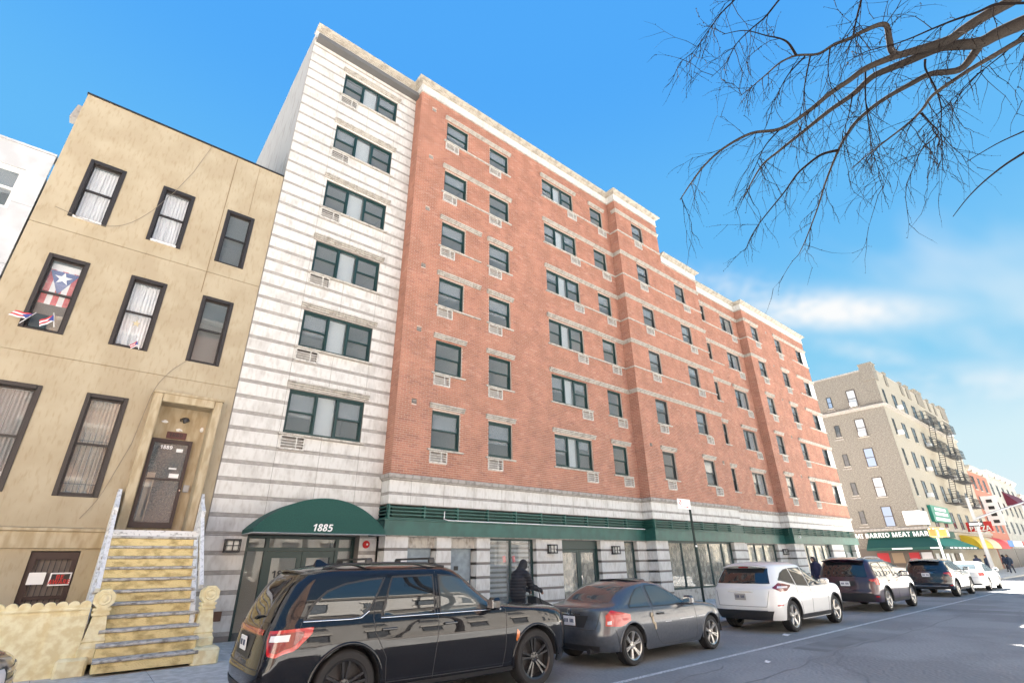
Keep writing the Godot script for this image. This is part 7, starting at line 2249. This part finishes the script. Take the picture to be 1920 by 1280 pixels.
# ---------- the bare tree overhead: limbs, then twigs with buds ----------
const LIMBS := [
	[0.085, 0.008, [7.86,8.45,1.58,7.62,8.27,1.05,7.53,8.21,0.76,7.52,8.19,0.54,7.53,8.18,0.38,7.47,8.3,0.0,7.36,8.3,-0.2,7.16,8.21,-0.5,7.08,8.11,-0.71,6.99,8.01,-0.96,6.93,7.88,-1.29,6.85,7.81,-1.67,6.71,7.93,-2.04,6.57,7.85,-2.44,6.49,7.69,-2.75,6.46,7.48,-3.04,6.46,7.29,-3.28]],
	[0.115, 0.008, [8.31,8.31,1.4,8.15,8.29,1.09,7.98,8.21,0.81,7.9,8.16,0.64,7.78,8.22,0.45,7.74,8.32,0.28,7.71,8.38,-0.06,7.62,8.37,-0.3,7.52,8.32,-0.5,7.47,8.18,-0.77,7.35,8.04,-1.09,7.25,7.87,-1.45,7.17,7.71,-1.84,7.13,7.58,-2.16,7.19,7.21,-2.58]],
	[0.06, 0.005, [7.95,8.2,0.66,7.99,8.11,0.54,8.01,8.02,0.4,7.98,8.01,0.3,7.89,8.11,0.07,7.89,8.13,-0.15,7.88,8.13,-0.39,7.85,8.08,-0.64,7.83,7.96,-0.92,7.86,7.85,-1.08,7.91,7.71,-1.25,8.05,7.38,-1.57,8.16,7.04,-1.83,8.25,6.61,-2.17,8.27,6.44,-2.32]],
	[0.025, 0.004, [7.91,7.71,-1.25,7.76,7.68,-1.45,7.67,7.57,-1.66,7.63,7.47,-1.83,7.64,7.28,-2.08,7.61,6.95,-2.53,7.62,6.75,-2.76,7.67,6.59,-2.91]],
	[0.045, 0.005, [7.86,7.81,1.28,7.8,7.78,0.97,7.68,7.68,0.69,7.55,7.57,0.43,7.48,7.48,0.18,7.46,7.42,-0.01,7.5,7.32,-0.17,7.51,7.24,-0.34,7.53,7.16,-0.66,7.54,7.09,-0.92,7.55,7.02,-1.13]],
	[0.05, 0.005, [7.44,8.33,-0.14,7.32,8.39,-0.17,7.18,8.45,-0.14,6.99,8.53,-0.1,6.89,8.53,-0.17,6.79,8.5,-0.36,6.75,8.48,-0.48,6.69,8.5,-0.67,6.67,8.51,-0.88,6.56,8.63,-1.11,6.48,8.62,-1.32,6.44,8.54,-1.54,6.38,8.44,-1.76,6.32,8.36,-1.92]],
	[0.022, 0.004, [6.56,8.63,-1.11,6.4,8.77,-1.12,6.25,8.8,-1.17,6.05,8.79,-1.27,5.71,8.79,-1.44,5.54,8.83,-1.69]],
	[0.022, 0.005, [7.29,8.07,0.88,7.25,8.09,0.7,7.23,8.17,0.48,7.21,8.22,0.28,7.14,8.22,0.06,7.03,8.19,-0.11,6.76,8.11,-0.4,6.66,8.04,-0.62]],
	[0.02, 0.01, [6.5,8.91,-0.13,6.57,8.79,-0.21,6.64,8.65,-0.32,6.76,8.48,-0.46]],
	[0.022, 0.004, [6.14,9.46,-0.73,6.11,9.34,-1.0,6.11,9.23,-1.22,6.05,9.14,-1.44,6.02,9.04,-1.68,6.07,8.9,-1.91,6.03,8.79,-2.16]],
	[0.02, 0.004, [5.78,9.72,-1.24,5.8,9.63,-1.47,5.79,9.58,-1.68,5.8,9.47,-1.93,5.82,9.32,-2.23,5.78,9.27,-2.44]],
	[0.016, 0.004, [7.5,8.07,0.09,7.54,7.95,0.05,7.68,7.65,0.05,7.87,7.46,0.01,8.06,7.28,-0.09,8.26,7.14,-0.15]],
	[0.014, 0.004, [7.51,7.29,-0.18,7.65,7.17,-0.15,7.83,7.08,-0.13,7.81,6.94,-0.35,7.92,6.74,-0.56]],
	[0.022, 0.004, [7.78,6.33,0.8,7.69,6.17,0.46,7.67,6.11,0.28,7.69,6.02,0.05,7.72,5.91,-0.15,7.76,5.76,-0.35]],
	[0.016, 0.004, [7.67,6.43,0.84,7.58,6.38,0.55,7.6,6.39,0.3,7.63,6.35,-0.02]],
	[0.013, 0.003, [7.25,8.27,-0.51,7.55,8.06,-0.66,7.73,7.87,-0.74,7.92,7.48,-0.85,8.02,7.16,-0.89,8.17,6.9,-0.92]],
	[0.012, 0.003, [6.73,8.53,-0.73,6.85,8.31,-0.86,7.03,8.12,-0.93]],
	[0.012, 0.003, [6.68,8.58,-0.97,6.8,8.28,-1.17,6.9,8.07,-1.29,7.01,7.84,-1.49]],
	[0.014, 0.003, [7.0,7.94,-1.71,7.01,7.81,-1.98,7.06,7.58,-2.22,7.15,7.18,-2.57]],
	[0.014, 0.003, [6.66,8.61,-1.03,6.67,8.5,-1.31,6.74,8.3,-1.57,6.82,8.06,-1.79]],
	[0.013, 0.003, [7.91,7.94,1.01,7.91,7.81,0.78,7.85,7.69,0.55,7.81,7.55,0.29,7.82,7.4,0.04]],
	[0.012, 0.003, [7.43,8.15,-0.77,7.62,7.97,-0.94,7.72,7.82,-1.1]],]

func smooth_path(p: Array, per := 4) -> Array:
	var r := []
	for i in p.size() - 1:
		var a: Vector3 = p[maxi(i - 1, 0)]
		var d: Vector3 = p[mini(i + 2, p.size() - 1)]
		var reach: float = (p[i + 1] - p[i]).length() * 1.3  # keeps uneven spacing from looping
		a = p[i] + (a - p[i]).limit_length(reach)
		d = p[i + 1] + (d - p[i + 1]).limit_length(reach)
		for k in per: r.append((p[i] as Vector3).cubic_interpolate(p[i + 1], a, d, k / float(per)))
	r.append(p[p.size() - 1])
	return r

func twig(b: MB, at: Vector3, dir: Vector3, length: float, r: float, level: int) -> void:
	var pts := [at]
	var rad := [r]
	var p := at
	var d := dir
	var n := 5
	for i in n:
		d = (d + Vector3(rng.randf() - 0.5, rng.randf() - 0.5, rng.randf() - 0.5) * 0.5 + Vector3(0, -0.10, 0)).normalized()
		p += d * length / n
		pts.append(p)
		rad.append(r * (1.0 - 0.75 * (i + 1) / n))
		if rng.randf() < 0.8:  # a bud
			var o := Vector3(rng.randf() - 0.5, rng.randf() - 0.5, rng.randf() - 0.5).normalized() * r * 1.6
			b.tube([p, p + o, p + o * 2.2], [r * 0.8, r * 1.1, r * 0.3], 4)
		if level > 0 and rng.randf() < 0.6:
			var q := (d + Vector3(rng.randf() - 0.5, rng.randf() - 0.6, rng.randf() - 0.5) * 1.5).normalized()
			twig(b, p, q, length * (0.35 + 0.3 * rng.randf()), r * 0.7, level - 1)
	b.tube(pts, rad, 4, false)

func build_tree() -> void:
	var t := thing("bare_tree", "bare winter tree whose branches reach in at the upper right", "tree", Vector3.ZERO)
	var b := MB.new()
	var fork := Vector3(11.5, 5.0, 5.6)
	b.tube(smooth_path([Vector3(11.9, 0.1, 6.4), Vector3(11.85, 0.6, 6.35), Vector3(11.8, 2.5, 6.1), fork, Vector3(11.9, 7.6, 6.0), Vector3(12.6, 10.5, 6.6), Vector3(13.2, 13.0, 7.4)]), range(25).map(func(i): return lerpf(0.26, 0.05, i / 24.0)), 12)
	put("trunk", b, MT.bark, t)
	var tw := MB.new()
	for li in LIMBS.size():
		var l: Array = LIMBS[li]
		var p := []
		for i in range(0, l[2].size(), 3): p.append(Vector3(l[2][i], l[2][i + 1], l[2][i + 2]))
		if li in [0, 1, 4]: p.push_front(fork + Vector3(0.1, 0.2 * li, 0.1))
		elif li in [7, 8, 9, 10, 13, 14]: p.push_front(Vector3(11.3, 6.0 + 0.15 * li, 5.2) if li != 8 else p[0] + Vector3(0.5, 0.6, 0.7))
		var q := smooth_path(p, 5)
		var rad := []
		for i in q.size(): rad.append(lerpf(l[0], l[1], pow(i / float(q.size() - 1), 0.75)))
		b = MB.new()
		b.tube(q, rad, 10 if l[0] > 0.04 else 6)
		put("branch", b, MT.bark if l[0] > 0.03 else MT.twig, t)
		var step := 2 if l[0] > 0.02 else 1
		for i in range(6, q.size(), step):
			if rad[i] > 0.07 or li in [13, 14]: continue
			for rep in 2:
				if rng.randf() > 0.36: continue
				var d: Vector3 = (q[mini(i + 1, q.size() - 1)] - q[i - 1]).normalized()
				var o := Vector3(rng.randf() - 0.5, rng.randf() - 0.65, rng.randf() - 0.5).normalized()
				twig(tw, q[i], (d * 0.9 + o).normalized(), 0.3 + 0.75 * rng.randf(), 0.0042 + 0.0025 * rng.randf(), 1)
	put("twigs", tw, MT.twig, t).set_meta("kind", "stuff")

func grow(b: MB, p: Vector3, d: Vector3, length: float, r: float, level: int) -> void:
	var e := p + d * length
	var m := p + d * length * 0.5 + Vector3(rng.randf() - 0.5, 0, rng.randf() - 0.5) * length * 0.12
	b.tube([p, m, e], [r, r * 0.86, r * 0.68], 6, false)
	if level == 0: return
	for i in (3 if level > 2 else 4):
		var q := (d + Vector3(rng.randf() - 0.5, rng.randf() * 0.35, rng.randf() - 0.5) * 1.5).normalized()
		grow(b, p.lerp(e, 0.55 + 0.45 * rng.randf()) if i else e, q, length * (0.62 + 0.2 * rng.randf()), r * 0.6, level - 1)

func build_opposite() -> void:
	var dark_pane := mat(Color(0.075, 0.085, 0.095), 0.06)
	var cream := mat(Color(0.56, 0.52, 0.46), 0.9, {"tex": MT.stucco.albedo_texture, "scale": Vector3(0.1, 0.1, 0.1)})
	var dun := mat(Color(0.31, 0.30, 0.285), 0.9, {"tex": MT.stucco.albedo_texture, "scale": Vector3(0.1, 0.1, 0.1)})
	for q in [["brown brick apartment house across the avenue, mirrored in the black SUV", MT.brown_brick, -13.0, 5.0, 17.5], ["low dun shop row across the avenue to the right of the brown house", dun, 5.1, 44.0, 8.2], ["cream apartment house across the avenue to the left of the brown one", cream, -48.0, -13.1, 16.5], ["tan apartment house across the avenue past the side street", MT.tan_front, 60.0, 110.0, 17.0]]:
		var t := thing("opposite_building", q[0], "building", Vector3.ZERO, 0.0, "buildings across the avenue")
		wall_box(t, "wall", q[1], Vector3(q[2], 0.1, 8.45), Vector3(q[3], q[4], 22))
		var b := MB.new()
		b.sweep([Vector2(-0.1, q[4] - 0.7), Vector2(0.3, q[4] - 0.5), Vector2(0.5, q[4] - 0.1), Vector2(0.5, q[4]), Vector2(-0.1, q[4] + 0.05)], [Vector2(q[3], 8.45), Vector2(q[2], 8.45)])
		put("cornice", b, MT.trim, t)
		var n := int((q[3] - q[2]) / 2.6)
		for i in n:
			for f in int((q[4] - 1.5) / 3.1):
				var at := Vector3(q[2] + 1.6 + i * (q[3] - q[2] - 1.2) / n, 1.5 + f * 3.05, 8.43)
				simple_window(t, at, 1.05, 1.75, PI, MT.frame_dark, dark_pane)
				part("lintel", box_mesh(Vector3(1.3, 0.22, 0.08), 0.01), MT.trim, t, at + Vector3(-1.17, 1.76, -0.06))
	for q in [[1.6, 5.0, "bare street tree behind the camera, mirrored in the black SUV"], [-5.0, 5.2, "bare street tree behind the camera to the left"]]:
		var t := thing("street_tree", q[2], "tree", Vector3(q[0], 0.1, q[1]), 0.0, "bare street trees across the avenue")
		var b := MB.new()
		b.tube([Vector3(0, 0, 0), Vector3(0.05, 1.5, 0), Vector3(0, 3.0, 0.05)], [0.19, 0.15, 0.13], 10)
		put("trunk", b, MT.bark, t)
		b = MB.new()
		for i in 4: grow(b, Vector3(0, 2.95, 0.05), Vector3(cos(i * 1.6) * 0.6, 1.0, sin(i * 1.6) * 0.6).normalized(), 2.1, 0.085, 4)
		put("crown", b, MT.twig, t)

func build_rest() -> void:
	build_opposite()
	build_yellow_house()
	build_far()
	build_cars()
	build_street_things()
	build_tree()
	build_people()
